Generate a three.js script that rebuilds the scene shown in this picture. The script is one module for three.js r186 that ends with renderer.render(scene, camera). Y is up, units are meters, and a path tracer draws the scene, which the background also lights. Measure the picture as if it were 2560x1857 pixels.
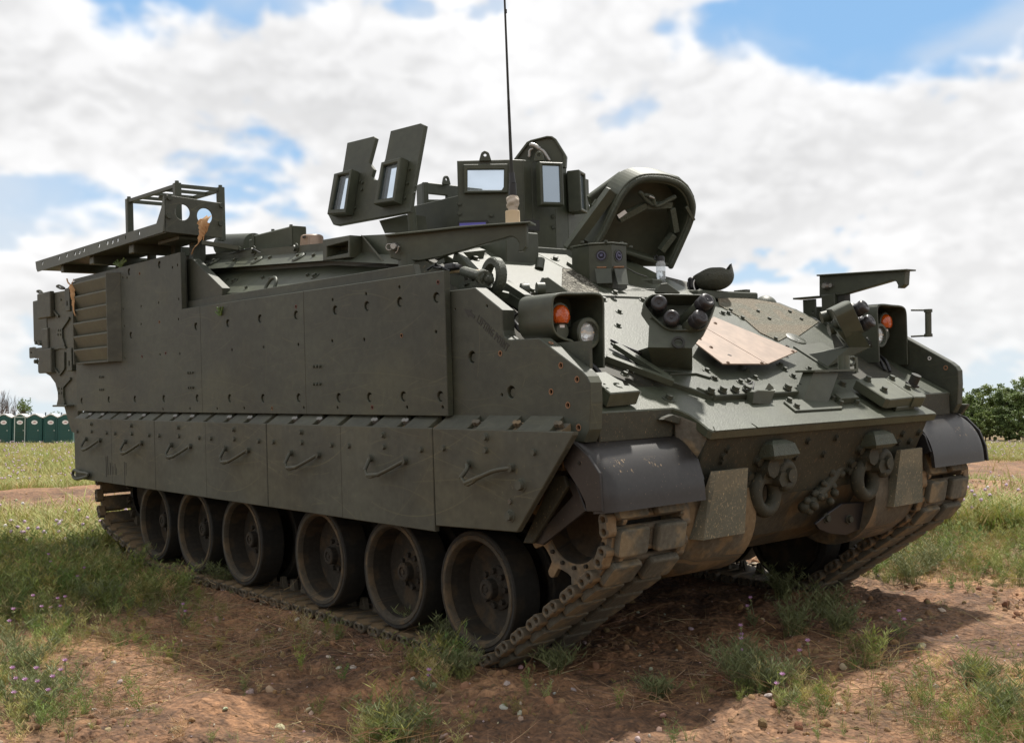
import * as THREE from 'three';
import { mergeGeometries, mergeVertices, toCreasedNormals } from 'three/addons/utils/BufferGeometryUtils.js';
import { ConvexGeometry } from 'three/addons/geometries/ConvexGeometry.js';
import { FontLoader } from 'three/addons/loaders/FontLoader.js';
import { TextGeometry } from 'three/addons/geometries/TextGeometry.js';
import { ImprovedNoise } from 'three/addons/math/ImprovedNoise.js';
import { RoundedBoxGeometry } from 'three/addons/geometries/RoundedBoxGeometry.js';

// ---------------------------------------------------------------- camera
const W = 2560, H = 1857, CX = 1280, CY = 928.5;
const VP1 = [-1052, 1011], VP2 = [4600, 855];           // vanishing points of the vehicle's rear and far-side directions
const F = Math.sqrt(-((VP1[0] - CX) * (VP2[0] - CX) + (VP1[1] - CY) * (VP2[1] - CY)));
const HORIZON = 1060, EYE = 1.5;
const pitch = Math.atan((HORIZON - CY) / F);
const scene = new THREE.Scene();
const camera = new THREE.PerspectiveCamera(2 * Math.atan(H / 2 / F) * 180 / Math.PI, W / H, 0.05, 6000);
camera.position.set(0, EYE, 0);
camera.rotation.set(pitch, 0, 0);
camera.updateMatrixWorld(true);
const v3 = (x, y, z) => new THREE.Vector3(x, y, z);
const camDir = (px, py) => v3(px - CX, -(py - CY), -F).normalize();
// vehicle axes seen from the camera: x forward, y up, z to its right side
const ax = camDir(...VP1).negate(), az = camDir(...VP2).negate(), ay = v3().crossVectors(az, ax);
const Rcv = new THREE.Matrix4().makeBasis(ax, ay, az);
const Rvc = Rcv.clone().transpose();
const CV = v3(4.69466, 1.49418, 5.14399);               // the camera in the vehicle's frame, metres
const toCam = Rcv.clone().multiply(new THREE.Matrix4().makeTranslation(-CV.x, -CV.y, -CV.z));
const vehicleMatrix = camera.matrixWorld.clone().multiply(toCam);
const worldDir = (px, py) => camDir(px, py).transformDirection(camera.matrixWorld);
const ray = (p) => camDir(...p).transformDirection(Rvc);

// ---------------------------------------------------------------- seeded noise
function rng(seed) { let s = seed >>> 0; return () => { s = (s + 0x6D2B79F5) >>> 0; let t = s; t = Math.imul(t ^ (t >>> 15), t | 1); t ^= t + Math.imul(t ^ (t >>> 7), t | 61); return ((t ^ (t >>> 14)) >>> 0) / 4294967296; }; }
const R = rng(7);
const rr = (a, b, r = R) => a + (b - a) * r();
const sstep = (a, b, x) => { const t = Math.min(1, Math.max(0, (x - a) / (b - a))); return t * t * (3 - 2 * t); };
const lerp = (a, b, t) => a + (b - a) * t;
const hash3 = (x, y, z) => { let h = Math.imul(x, 374761393) ^ Math.imul(y, 668265263) ^ Math.imul(z, 2147483647 - 59); h = Math.imul(h ^ (h >>> 13), 1274126177); h ^= h >>> 16; return (h >>> 0) / 4294967296; };
function vnoise(x, y, z = 0, per = 0) {
  const xi = Math.floor(x), yi = Math.floor(y), zi = Math.floor(z), xf = x - xi, yf = y - yi, zf = z - zi;
  const u = xf * xf * (3 - 2 * xf), v = yf * yf * (3 - 2 * yf), w = zf * zf * (3 - 2 * zf);
  const m = (a) => per ? ((a % per) + per) % per : a;
  const x0 = m(xi), x1 = m(xi + 1), y0 = m(yi), y1 = m(yi + 1);
  const a = (k) => lerp(lerp(hash3(x0, y0, k), hash3(x1, y0, k), u), lerp(hash3(x0, y1, k), hash3(x1, y1, k), u), v);
  return zf === 0 ? a(zi) : lerp(a(zi), a(zi + 1), w);
}
function fbm(x, y, z, oct, per = 0) { let s = 0, a = 0.5, t = 0; for (let i = 0; i < oct; i++) { s += a * vnoise(x, y, z + (z === Math.floor(z) ? i * 17 : 0), per); t += a; a *= 0.5; x *= 2; y *= 2; if (z !== Math.floor(z)) z *= 2; per *= 2; } return s / t; }

// ---------------------------------------------------------------- sky: air and clouds
{
  const pn = new ImprovedNoise(), pfbm = (a, b, c, o) => { let s = 0, k = .5, t = 0; for (let i = 0; i < o; i++) { s += k * pn.noise(a, b, c); t += k; k *= .5; a = a * 2.03 + 3.7; b = b * 2.03 + 1.9; c = c * 2.03 + 5.3; } return .5 + .62 * s / t; };
  const w = 2048, h = 1024, data = new Float32Array(w * h * 4);
  const zen = [0.09, 0.20, 0.46], mid = [0.23, 0.41, 0.65], hor = [0.54, 0.64, 0.70];
  // clear gaps between the clouds, as directions: azimuth right of the view, elevation, half sizes, strength
  const D = 180 / Math.PI;
  const gaps = [[230, 490, 7, 1.7, .34], [60, 530, 5.5, 2.4, .55], [2260, 50, 7.0, 1.9, .85], [1960, 20, 4.5, 1.9, .62], [2330, 170, 4.5, 1.2, .40], [700, -20, 9, 1.3, .62], [330, 70, 3.0, 1.2, .22], [120, 850, 5, 2.2, .30], [2420, 960, 8, 2.6, .34], [60, 1010, 6, 2, .22], [2150, 900, 5, 1.6, .15]].map(([px, py, a, e, s]) => {
    const d = worldDir(px, py); return [Math.atan2(d.x, -d.z) * D, Math.asin(d.y) * D, a, e, s];
  });
  for (let j = 0; j < h; j++) for (let i = 0; i < w; i++) {
    const el = ((j + 0.5) / h - 0.5) * Math.PI, th = ((i + 0.5) / w - 0.5) * 2 * Math.PI;
    const x = Math.cos(el) * Math.cos(th), y = Math.sin(el), z = Math.cos(el) * Math.sin(th);
    const azd = Math.atan2(x, -z) * D, eld = el * D;
    const k = (j * w + i) * 4;
    const up = Math.max(0, y);
    const t1 = sstep(0, 0.30, up), t2 = sstep(0.25, 0.9, up);
    let c = [0, 1, 2].map(q => lerp(lerp(hor[q], mid[q], t1), zen[q], t2));
    // cumulus: billowy noise on a sphere, flattened towards the horizon, under a thin high veil
    const sy = y * (2.7 - 1.2 * Math.min(1, up * 1.5));
    const wx = pfbm(x * 3 + 3.1, sy * 3 + 0.7, z * 3 + 5.3, 3) - .5;
    const puff = (ox, oy, oz) => { let s = 0, a2 = .5, f2 = 5.2, t = 0; for (let o = 0; o < 6; o++) { const v = pn.noise((x + ox) * f2 + wx * 1.8 + 11.3 + o * 5.1, (sy + oy) * f2 + wx + 4.2, (z + oz) * f2 + 7.1); s += a2 * (o < 2 ? .5 + v * .75 : 1 - Math.abs(v) * 2.2); t += a2; a2 *= .47; f2 *= 2.13; } return s / t; };
    const n = puff(0, 0, 0), nl = puff(-.006, .018, -.012);
    let cov = .415 + n * 1.05;
    for (const [ga, ge, sa, se, st] of gaps) { let da = azd - ga; if (da > 180) da -= 360; if (da < -180) da += 360; const q = (da / sa) ** 2 + ((eld - ge) / se) ** 2; if (q < 9) cov -= st * .62 * Math.exp(-q * .75); }
    const soft = lerp(.035, .12, sstep(.42, .6, pfbm(x * 2.1 + 31, sy * 2.1 + 2, z * 2.1 + 12.5, 2)));
    const m = sstep(.655 - soft, .655 + soft, cov);
    const veil = sstep(.38, .68, pfbm(x * 4.3 + 41, y * 9 + wx * 2 + 6, z * 4.3 + 22.5, 6)) * .62;
    const side = Math.max(-1, Math.min(1, (n - nl) * 9)), thick = sstep(.70, 1.05, cov);
    const grey = pfbm(x * 5 + 61, sy * 5 + 7, z * 5 + 2.2, 4); const lum = lerp(.73, .64, thick) + .07 * side + (grey - .5) * .20 + (n - .55) * .12;
    const cl = [lum, lum * .99, lum * .985];
    c = c.map((q, a2) => lerp(lerp(q, [.60, .62, .645][a2], veil * (1 - m)), cl[a2], m * .97));
    const haze = sstep(0.13, 0, Math.abs(y)) * .45;
    c = c.map((q, a) => lerp(q, [.56, .60, .62][a], haze));
    if (y < 0) c = c.map((q, a) => lerp(q, [.34, .32, .28][a], sstep(0.02, 0.2, -y)));
    data[k] = c[0]; data[k + 1] = c[1]; data[k + 2] = c[2]; data[k + 3] = 1;
  }
  const tex = new THREE.DataTexture(data, w, h, THREE.RGBAFormat, THREE.FloatType);
  tex.mapping = THREE.EquirectangularReflectionMapping; tex.magFilter = THREE.LinearFilter; tex.minFilter = THREE.LinearFilter; tex.needsUpdate = true;
  scene.background = tex; scene.environment = tex;
}
// ---------------------------------------------------------------- sun: high, behind the vehicle's far side (from its shadow's edges)
const sun = new THREE.DirectionalLight(new THREE.Color(1.0, 0.95, 0.87), 5.0);
{
  const d = v3(-0.27, 1, -0.52).transformDirection(vehicleMatrix);
  const aim = v3(-1.5, 0.8, 0).applyMatrix4(vehicleMatrix);
  sun.position.copy(aim).addScaledVector(d, 60); sun.target.position.copy(aim);
  sun.castShadow = true; sun.shadow.mapSize.set(4096, 4096); sun.shadow.radius = 5;
  Object.assign(sun.shadow.camera, { left: -14, right: 14, top: 14, bottom: -14, near: 1, far: 140 });
  scene.add(sun, sun.target);
}
const renderer = new THREE.WebGLRenderer({ antialias: true });
renderer.toneMapping = THREE.LinearToneMapping;
renderer.toneMappingExposure = 1.36;
renderer.shadowMap.enabled = true;

// ---------------------------------------------------------------- pixel -> point in the vehicle's frame
const hitP = (p, P0, n) => { const r = ray(p); const t = P0.clone().sub(CV).dot(n) / r.dot(n); return CV.clone().addScaledVector(r, t); };
const hx = (p, x) => hitP(p, v3(x, 0, 0), v3(1, 0, 0)), hy = (p, y) => hitP(p, v3(0, y, 0), v3(0, 1, 0)), hz = (p, z) => hitP(p, v3(0, 0, z), v3(0, 0, 1));
const zm = (x0, y0, s) => (x, y) => [x0 + s * x, y0 + s * y];
const S = 800 / 2268, zA = zm(50, 420, S), zB = zm(750, 250, S), zC = zm(1100, 600, S), zD = zm(1750, 600, S), zE = zm(1650, 950, S), zF = zm(1000, 1050, 800 / 2025), zG = zm(150, 980, 1000 / 2268), zH = zm(1300, 400, 600 / 2268), zI = zm(0, 0, 2560 / 2268), zK = zm(50, 680, 420 / 1645), zL = zm(780, 500, 400 / 2193), zN = zm(1100, 580, 400 / 2193), zO = zm(350, 440, 400 / 2193);

// ---------------------------------------------------------------- geometry helpers (all in metres, vehicle frame)
function clean(g) { g = g.index ? g.toNonIndexed() : g; for (const k of Object.keys(g.attributes)) if (!['position', 'normal', 'uv'].includes(k)) g.deleteAttribute(k); if (!g.attributes.normal) g.computeVertexNormals(); if (!g.attributes.uv) g.setAttribute('uv', new THREE.BufferAttribute(new Float32Array(g.attributes.position.count * 2), 2)); return g; }
function merge(gs) { gs = gs.filter(Boolean).map(clean); return gs.length === 1 ? gs[0] : mergeGeometries(gs); }
function boxUV(g, du = 0, dv = 0) {   // uv in metres from the face's main direction
  const p = g.attributes.position, n = g.attributes.normal, uv = new Float32Array(p.count * 2);
  for (let i = 0; i < p.count; i++) {
    const a = Math.abs(n.getX(i)), b = Math.abs(n.getY(i)), c = Math.abs(n.getZ(i));
    let u, v; if (c >= a && c >= b) { u = p.getX(i); v = p.getY(i); } else if (a >= b) { u = p.getZ(i); v = p.getY(i); } else { u = p.getX(i); v = p.getZ(i); }
    uv[2 * i] = u + du; uv[2 * i + 1] = v + dv;
  }
  g.setAttribute('uv', new THREE.BufferAttribute(uv, 2)); return g;
}
const basis = (o, u, v, n) => new THREE.Matrix4().makeBasis(u, v, n).setPosition(o);
function extr(pts, depth, o = {}) {   // polygon [[a,b],...] extruded along +n by depth, edges chamfered
  const b = Math.min(o.bevel ?? 0.004, depth * 0.3), sh = new THREE.Shape(pts.map(p => new THREE.Vector2(p[0], p[1])));
  for (const hole of o.holes || []) sh.holes.push(new THREE.Path(hole.map(p => new THREE.Vector2(p[0], p[1]))));
  const g = new THREE.ExtrudeGeometry(sh, { depth: depth - 2 * b, bevelEnabled: b > 0, bevelThickness: b, bevelSize: b, bevelOffset: -b, bevelSegments: o.seg ?? 1, curveSegments: 8 });
  g.translate(0, 0, b); return clean(g);
}
const circ = (a, b, r, n = 18, cw = false) => Array.from({ length: n }, (_, i) => { const t = (cw ? -1 : 1) * i / n * Math.PI * 2; return [a + r * Math.cos(t), b + r * Math.sin(t)]; });
const X = v3(1, 0, 0), Y = v3(0, 1, 0), Z = v3(0, 0, 1), NX = v3(-1, 0, 0), NZ = v3(0, 0, -1);
function prismZ(pts, z0, z1, o) { return extr(pts, z1 - z0, o).applyMatrix4(basis(v3(0, 0, z0), X, Y, Z)); }                       // pts [x,y]
function prismX(pts, x0, x1, o) { return extr(pts.map(([z, y]) => [-z, y]), x1 - x0, o).applyMatrix4(basis(v3(x0, 0, 0), NZ, Y, X)); }   // pts [z,y]
function prismY(pts, y0, y1, o) { return extr(pts.map(([x, z]) => [x, -z]), y1 - y0, o).applyMatrix4(basis(v3(0, y0, 0), X, NZ, Y)); }   // pts [x,z]
function frameOf(n, o, uHint) { n = n.clone().normalize(); const u = (uHint || (Math.abs(n.y) > .9 ? X : Y)).clone(); u.addScaledVector(n, -u.dot(n)).normalize(); const v = v3().crossVectors(n, u); return { o, u, v, n, m: basis(o, u, v, n), to2: (p) => { const d = p.clone().sub(o); return [d.dot(u), d.dot(v)]; }, at: (a, b, c = 0) => o.clone().addScaledVector(u, a).addScaledVector(v, b).addScaledVector(n, c) }; }
function prism3(pts, n, t, o) { const f = frameOf(n, pts[0]); const g = extr(pts.map(f.to2), Math.abs(t), o); if (t < 0) g.translate(0, 0, t); return g.applyMatrix4(f.m); }   // 3D polygon, thickness along n (t<0: below)
function box(x0, x1, y0, y1, z0, z1, b = 0.004) { return prismZ([[x0, y0], [x1, y0], [x1, y1], [x0, y1]], z0, z1, { bevel: b }); }
function rbox(w, h, d, r, seg = 2) { return clean(new RoundedBoxGeometry(w, h, d, seg, r)); }
function cyl(p, q, r0, r1 = r0, n = 20, open = false) { const d = q.clone().sub(p), L = d.length(); const g = clean(new THREE.CylinderGeometry(r1, r0, L, n, 1, open)); g.translate(0, L / 2, 0); g.applyMatrix4(new THREE.Matrix4().makeRotationFromQuaternion(new THREE.Quaternion().setFromUnitVectors(Y, d.normalize())).setPosition(p)); return g; }
function lathe(prof, p, dir, n = 28) { const g = clean(new THREE.LatheGeometry(prof.map(q => new THREE.Vector2(q[0], q[1])), n)); const gg = toCreased(g); gg.applyMatrix4(new THREE.Matrix4().makeRotationFromQuaternion(new THREE.Quaternion().setFromUnitVectors(Y, dir.clone().normalize())).setPosition(p)); return gg; }   // prof [radius, along]
function toCreased(g, a = 0.6) { return clean(toCreasedNormals(mergeVertices((() => { const q = g.clone(); q.deleteAttribute('normal'); q.deleteAttribute('uv'); return q; })(), 1e-5), a)); }
function tube(pts, r, n = 8, seg = 0, closed = false) { const c = new THREE.CatmullRomCurve3(pts, closed, 'centripetal'); const g = new THREE.TubeGeometry(c, seg || pts.length * 6, r, n, closed); const out = [g]; if (!closed) for (const [a, b] of [[0, 1], [pts.length - 1, pts.length - 2]]) { const s = new THREE.SphereGeometry(r, n, 6); s.translate(pts[a].x, pts[a].y, pts[a].z); out.push(s); } return merge(out); }
function bar(p, q, w, h, up = Y) { const d = q.clone().sub(p), L = d.length(); d.normalize(); let u = up.clone(); u.addScaledVector(d, -u.dot(d)).normalize(); const s = v3().crossVectors(d, u); const g = extr([[-w / 2, -h / 2], [w / 2, -h / 2], [w / 2, h / 2], [-w / 2, h / 2]], L, { bevel: Math.min(w, h) * .12 }); return g.applyMatrix4(basis(p, s.negate(), u, d)); }
function hull(pts) { return clean(toCreasedNormals(new ConvexGeometry(pts), 0.3)); }
function rounded(pts, rad, seg = 4) {   // fillet the corners of a polygon; rad a number or one for each
  const out = [], N = pts.length;
  for (let i = 0; i < N; i++) {
    const p = pts[i], a = pts[(i + N - 1) % N], b = pts[(i + 1) % N], r = Array.isArray(rad) ? rad[i] : rad;
    if (!r) { out.push(p); continue; }
    const la = Math.hypot(a[0] - p[0], a[1] - p[1]), lb = Math.hypot(b[0] - p[0], b[1] - p[1]), ra = Math.min(r, la * .48), rb = Math.min(r, lb * .48);
    const A = [p[0] + (a[0] - p[0]) * ra / la, p[1] + (a[1] - p[1]) * ra / la], B = [p[0] + (b[0] - p[0]) * rb / lb, p[1] + (b[1] - p[1]) * rb / lb];
    for (let k = 0; k <= seg; k++) { const t = k / seg; out.push([(1 - t) ** 2 * A[0] + 2 * t * (1 - t) * p[0] + t * t * B[0], (1 - t) ** 2 * A[1] + 2 * t * (1 - t) * p[1] + t * t * B[1]]); }
  }
  return out;
}
function strip(path, th, closed = false) {   // a polyline given thickness: the polygon of a bent sheet
  const L = [], Rr = [], N = path.length;
  for (let i = 0; i < N; i++) {
    const a = path[closed ? (i + N - 1) % N : Math.max(0, i - 1)], b = path[closed ? (i + 1) % N : Math.min(N - 1, i + 1)]; const dx = b[0] - a[0], dy = b[1] - a[1], l = Math.hypot(dx, dy) || 1;
    L.push([path[i][0] - dy / l * th / 2, path[i][1] + dx / l * th / 2]); Rr.push([path[i][0] + dy / l * th / 2, path[i][1] - dx / l * th / 2]);
  }
  return L.concat(Rr.reverse());
}
function smoothPath(pts, seg = 4) { const c = new THREE.CatmullRomCurve3(pts.map(p => v3(p[0], p[1], 0)), false, 'centripetal'); return c.getPoints(pts.length * seg).map(p => [p.x, p.y]); }
const mirrorZ = (g) => { g = g.clone(); const p = g.attributes.position, n = g.attributes.normal, u = g.attributes.uv; for (let i = 0; i < p.count; i++) { p.setZ(i, -p.getZ(i)); n.setZ(i, -n.getZ(i)); } const sw = (at, i, j) => { for (let k = 0; k < at.itemSize; k++) { const t = at.array[i * at.itemSize + k]; at.array[i * at.itemSize + k] = at.array[j * at.itemSize + k]; at.array[j * at.itemSize + k] = t; } }; for (let i = 0; i < p.count; i += 3) { sw(p, i + 1, i + 2); sw(n, i + 1, i + 2); if (u) sw(u, i + 1, i + 2); } return g; };

// ---------------------------------------------------------------- procedural textures (grain, dust, splashes, scratches)
function makeTex(n, fn, srgb, metres, after) {
  const d = new Uint8Array(n * n * 4), f = new Float32Array(n * n * 3);
  for (let j = 0; j < n; j++) for (let i = 0; i < n; i++) { const c = fn(i / n, j / n, i, j), k = (j * n + i) * 3; if (Array.isArray(c)) { f[k] = c[0]; f[k + 1] = c[1]; f[k + 2] = c[2]; } else f[k] = f[k + 1] = f[k + 2] = c; }
  const put = (x, y, c, a) => { const i = ((Math.floor(x) % n) + n) % n, j = ((Math.floor(y) % n) + n) % n, k = (j * n + i) * 3; for (let q = 0; q < 3; q++) f[k + q] = lerp(f[k + q], c[q], a); };
  if (after) after(put, n);
  for (let k = 0; k < n * n; k++) { for (let q = 0; q < 3; q++) d[k * 4 + q] = Math.max(0, Math.min(255, f[k * 3 + q] * 255)); d[k * 4 + 3] = 255; }
  const t = new THREE.DataTexture(d, n, n, THREE.RGBAFormat); t.wrapS = t.wrapT = THREE.RepeatWrapping; t.magFilter = THREE.LinearFilter; t.minFilter = THREE.LinearMipmapLinearFilter; t.generateMipmaps = true;
  if (srgb) t.colorSpace = THREE.SRGBColorSpace; t.repeat.set(1 / metres, 1 / metres); t.needsUpdate = true; return t;
}
const tileN = (u, v, per, oct, seed) => fbm(u * per, v * per, seed, oct, per);
function splats(put, n, r, count, c, rmin, rmax, aspect = 1.6, alpha = .85) { for (let k = 0; k < count; k++) { const x = r() * n, y = r() * n, s = rmin + (rmax - rmin) * r() ** 3, as = 1 + (aspect - 1) * r(), a = alpha * (0.45 + .55 * r()), t = (r() - .5) * .9, cs = Math.cos(t), sn = Math.sin(t), dim = .75 + .35 * r(); for (let dy = -s * as - 1; dy <= s * as + 1; dy++) for (let dx = -s * as - 1; dx <= s * as + 1; dx++) { const p = dx * cs + dy * sn, q = (-dx * sn + dy * cs) / as, e = Math.hypot(p, q); if (e < s) put(x + dx, y + dy, c.map(w => w * dim), a * sstep(s, s * .4, e)); } } }
function scratches(put, n, r, count, c, lmin, lmax, alpha) { for (let k = 0; k < count; k++) { let x = r() * n, y = r() * n, t = (r() - .5) * .7 + (r() < .12 ? 1.2 : 0), b = (r() - .5) * .006; const L = lmin + (lmax - lmin) * r() ** 2, a = alpha * (.3 + .7 * r()); for (let i = 0; i < L; i++) { const al = a * (.5 + .5 * Math.sin(i / L * Math.PI)); put(x, y, c, al); put(x, y + 1, c, al * .8); if (k % 2 === 0) { put(x, y + 2, c, al * .7); put(x, y - 1, c, al * .4); } x += Math.cos(t); y += Math.sin(t); t += b; } } }
function drips(put, n, r, count, c, alpha) { for (let k = 0; k < count; k++) { let x = r() * n; const y = r() * n, L = 30 + 170 * r() ** 2, w = 1 + 3 * r(), a = alpha * (.4 + .6 * r()); for (let i = 0; i < L; i++) { for (let q = -w; q <= w; q++) put(x + q, y - i, c, a * (1 - Math.abs(q) / (w + 1)) * (1 - i / L)); x += (r() - .5) * .5; } } }
const dustC = [.93, .87, .76];
const tPaint = makeTex(1024, (u, v) => { const a = tileN(u, v, 4, 5, 3), b = tileN(u, v, 60, 3, 9); const l = .76 + .34 * (a - .5) + .14 * (b - .5); const w = sstep(.5, .75, tileN(u, v, 7, 4, 21)) * .05; return [l + w, l + w * .7, l + w * .1]; }, true, 2.0, (put, n) => { const r = rng(31); splats(put, n, r, 900, dustC, .6, 2.4, 1.6, .45); scratches(put, n, r, 60, dustC, 20, 140, .35); drips(put, n, r, 70, dustC, .10); splats(put, n, r, 60, [.55, .54, .50], 2, 9, 1.6, .25); });
const tSkirt = makeTex(1024, (u, v) => { const a = tileN(u, v, 3, 5, 5), b = tileN(u, v, 70, 3, 12), s = tileN(u * 1, v * 3, 12, 4, 44); const l = .56 + .28 * (a - .5) + .11 * (b - .5) + .11 * (s - .5); const w = sstep(.45, .75, tileN(u, v, 5, 4, 28)) * .05; return [l + w, l + w * .62, l - w * .1]; }, true, 2.2, (put, n) => { const r = rng(77); splats(put, n, r, 1300, dustC, .8, 2.8, 1.9, .5); drips(put, n, r, 150, dustC, .09); drips(put, n, r, 80, [.40, .40, .37], .16); splats(put, n, r, 70, [.42, .42, .39], 2, 10, 1.8, .25); scratches(put, n, r, 190, dustC, 30, 260, .45); scratches(put, n, r, 20, dustC, 250, 600, .55); splats(put, n, r, 40, [.9, .82, .68], 1.5, 5, 2.2, .35); });
const tMud = makeTex(1024, (u, v) => { const a = tileN(u, v, 4, 5, 6), b = tileN(u, v, 50, 3, 14), br = sstep(.47, .62, tileN(u, v, 3, 4, 51)); const l = .185 + .06 * (a - .5) + .05 * (b - .5); return [l + .025 * br, l + .018 * br, l - .045 + .008 * br]; }, true, 1.1, (put, n) => { const r = rng(5); splats(put, n, r, 3200, [.56, .47, .33], 1.0, 4.0, 2.4, .62); splats(put, n, r, 200, [.40, .31, .22], 3, 14, 1.5, .45); });
const tFender = makeTex(1024, (u, v) => { const a = tileN(u, v, 4, 5, 16), b = tileN(u, v, 80, 3, 19); const l = .128 + .05 * (a - .5) + .04 * (b - .5); return [l + .012, l + .003, l - .003]; }, true, 1.0, (put, n) => { const r = rng(15); splats(put, n, r, 900, [.66, .56, .42], .8, 3.4, 2.0, .6); for (let k = 0; k < 9; k++) { const cx = r() * n, cy = r() * n; for (let i = 0; i < 60; i++) { const x = cx + (r() + r() - 1) * 70, y = cy + (r() + r() - 1) * 70; splats((px, py, c, al) => put(px - 0 + 0, py, c, al), n, (() => { let q = 0; return () => [x / n, y / n, r(), r(), r(), r(), r()][Math.min(6, q++)]; })(), 1, [.70, .59, .44], 1.5, 8, 2, .7); } } });
const tPlate = makeTex(512, (u, v) => { const a = tileN(u, v, 4, 5, 26), b = tileN(u, v, 60, 3, 29), br = sstep(.42, .6, tileN(u, v, 3, 4, 91)); const l = .35 + .06 * (a - .5) + .06 * (b - .5); return [l + .05 * br, l + .035 * br, l - .05 + .02 * br]; }, true, .5, (put, n) => { const r = rng(25); splats(put, n, r, 1300, [.78, .69, .53], 1.0, 4.2, 3.6, .75); scratches(put, n, r, 90, [.76, .67, .52], 8, 50, .6); });
const tEarthy = makeTex(1024, (u, v) => { const a = tileN(u, v, 5, 5, 8), b = tileN(u, v, 60, 4, 18), c = sstep(.42, .62, tileN(u, v, 9, 4, 38)); const l = .36 + .12 * (a - .5) + .12 * (b - .5); return [l + .13 * c, l - .015 + .085 * c, l - .055 + .03 * c]; }, true, 1.0, (put, n) => { const r = rng(45); splats(put, n, r, 900, [.50, .40, .30], .8, 5, 1.6, .45); });
const tGrain = makeTex(512, (u, v) => .5 + .5 * (tileN(u, v, 90, 2, 4) - .5) + .3 * (tileN(u, v, 24, 3, 33) - .5), false, .30);
const tGrit = makeTex(512, (u, v) => { const a = tileN(u, v, 64, 2, 54), b = tileN(u, v, 28, 3, 71); return sstep(.42, .68, a * .6 + b * .4); }, false, .36);
const tGritC = makeTex(512, (u, v) => { const a = tileN(u, v, 64, 2, 54), b = tileN(u, v, 28, 3, 71), c = tileN(u, v, 4, 4, 64), g = sstep(.42, .68, a * .6 + b * .4), br = sstep(.42, .6, c); const l = .32 + .10 * g; return [l + .035 * br + .015, l + .01 * br + .005, l - .055]; }, true, .36);
const tCoarse = makeTex(512, (u, v) => { const a = tileN(u, v * 1.0, 44, 2, 57), b = tileN(u, v, 22, 2, 73); return sstep(.40, .60, a * .6 + b * .4); }, false, .40);
const tCoarseC = makeTex(512, (u, v) => { const a = tileN(u, v, 44, 2, 57), b = tileN(u, v, 22, 2, 73), g = sstep(.40, .60, a * .6 + b * .4); const l = .20 + .27 * g; return [l + .02, l + .005, l - .04]; }, true, .40);
const tFine = makeTex(512, (u, v) => .5 + .9 * (tileN(u, v, 100, 2, 154) - .5) + .4 * (tileN(u, v, 40, 2, 171) - .5), false, .42);
const mat = (o) => new THREE.MeshStandardMaterial(o);
const lin = (r, g, b) => new THREE.Color().setRGB(r, g, b);
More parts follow.
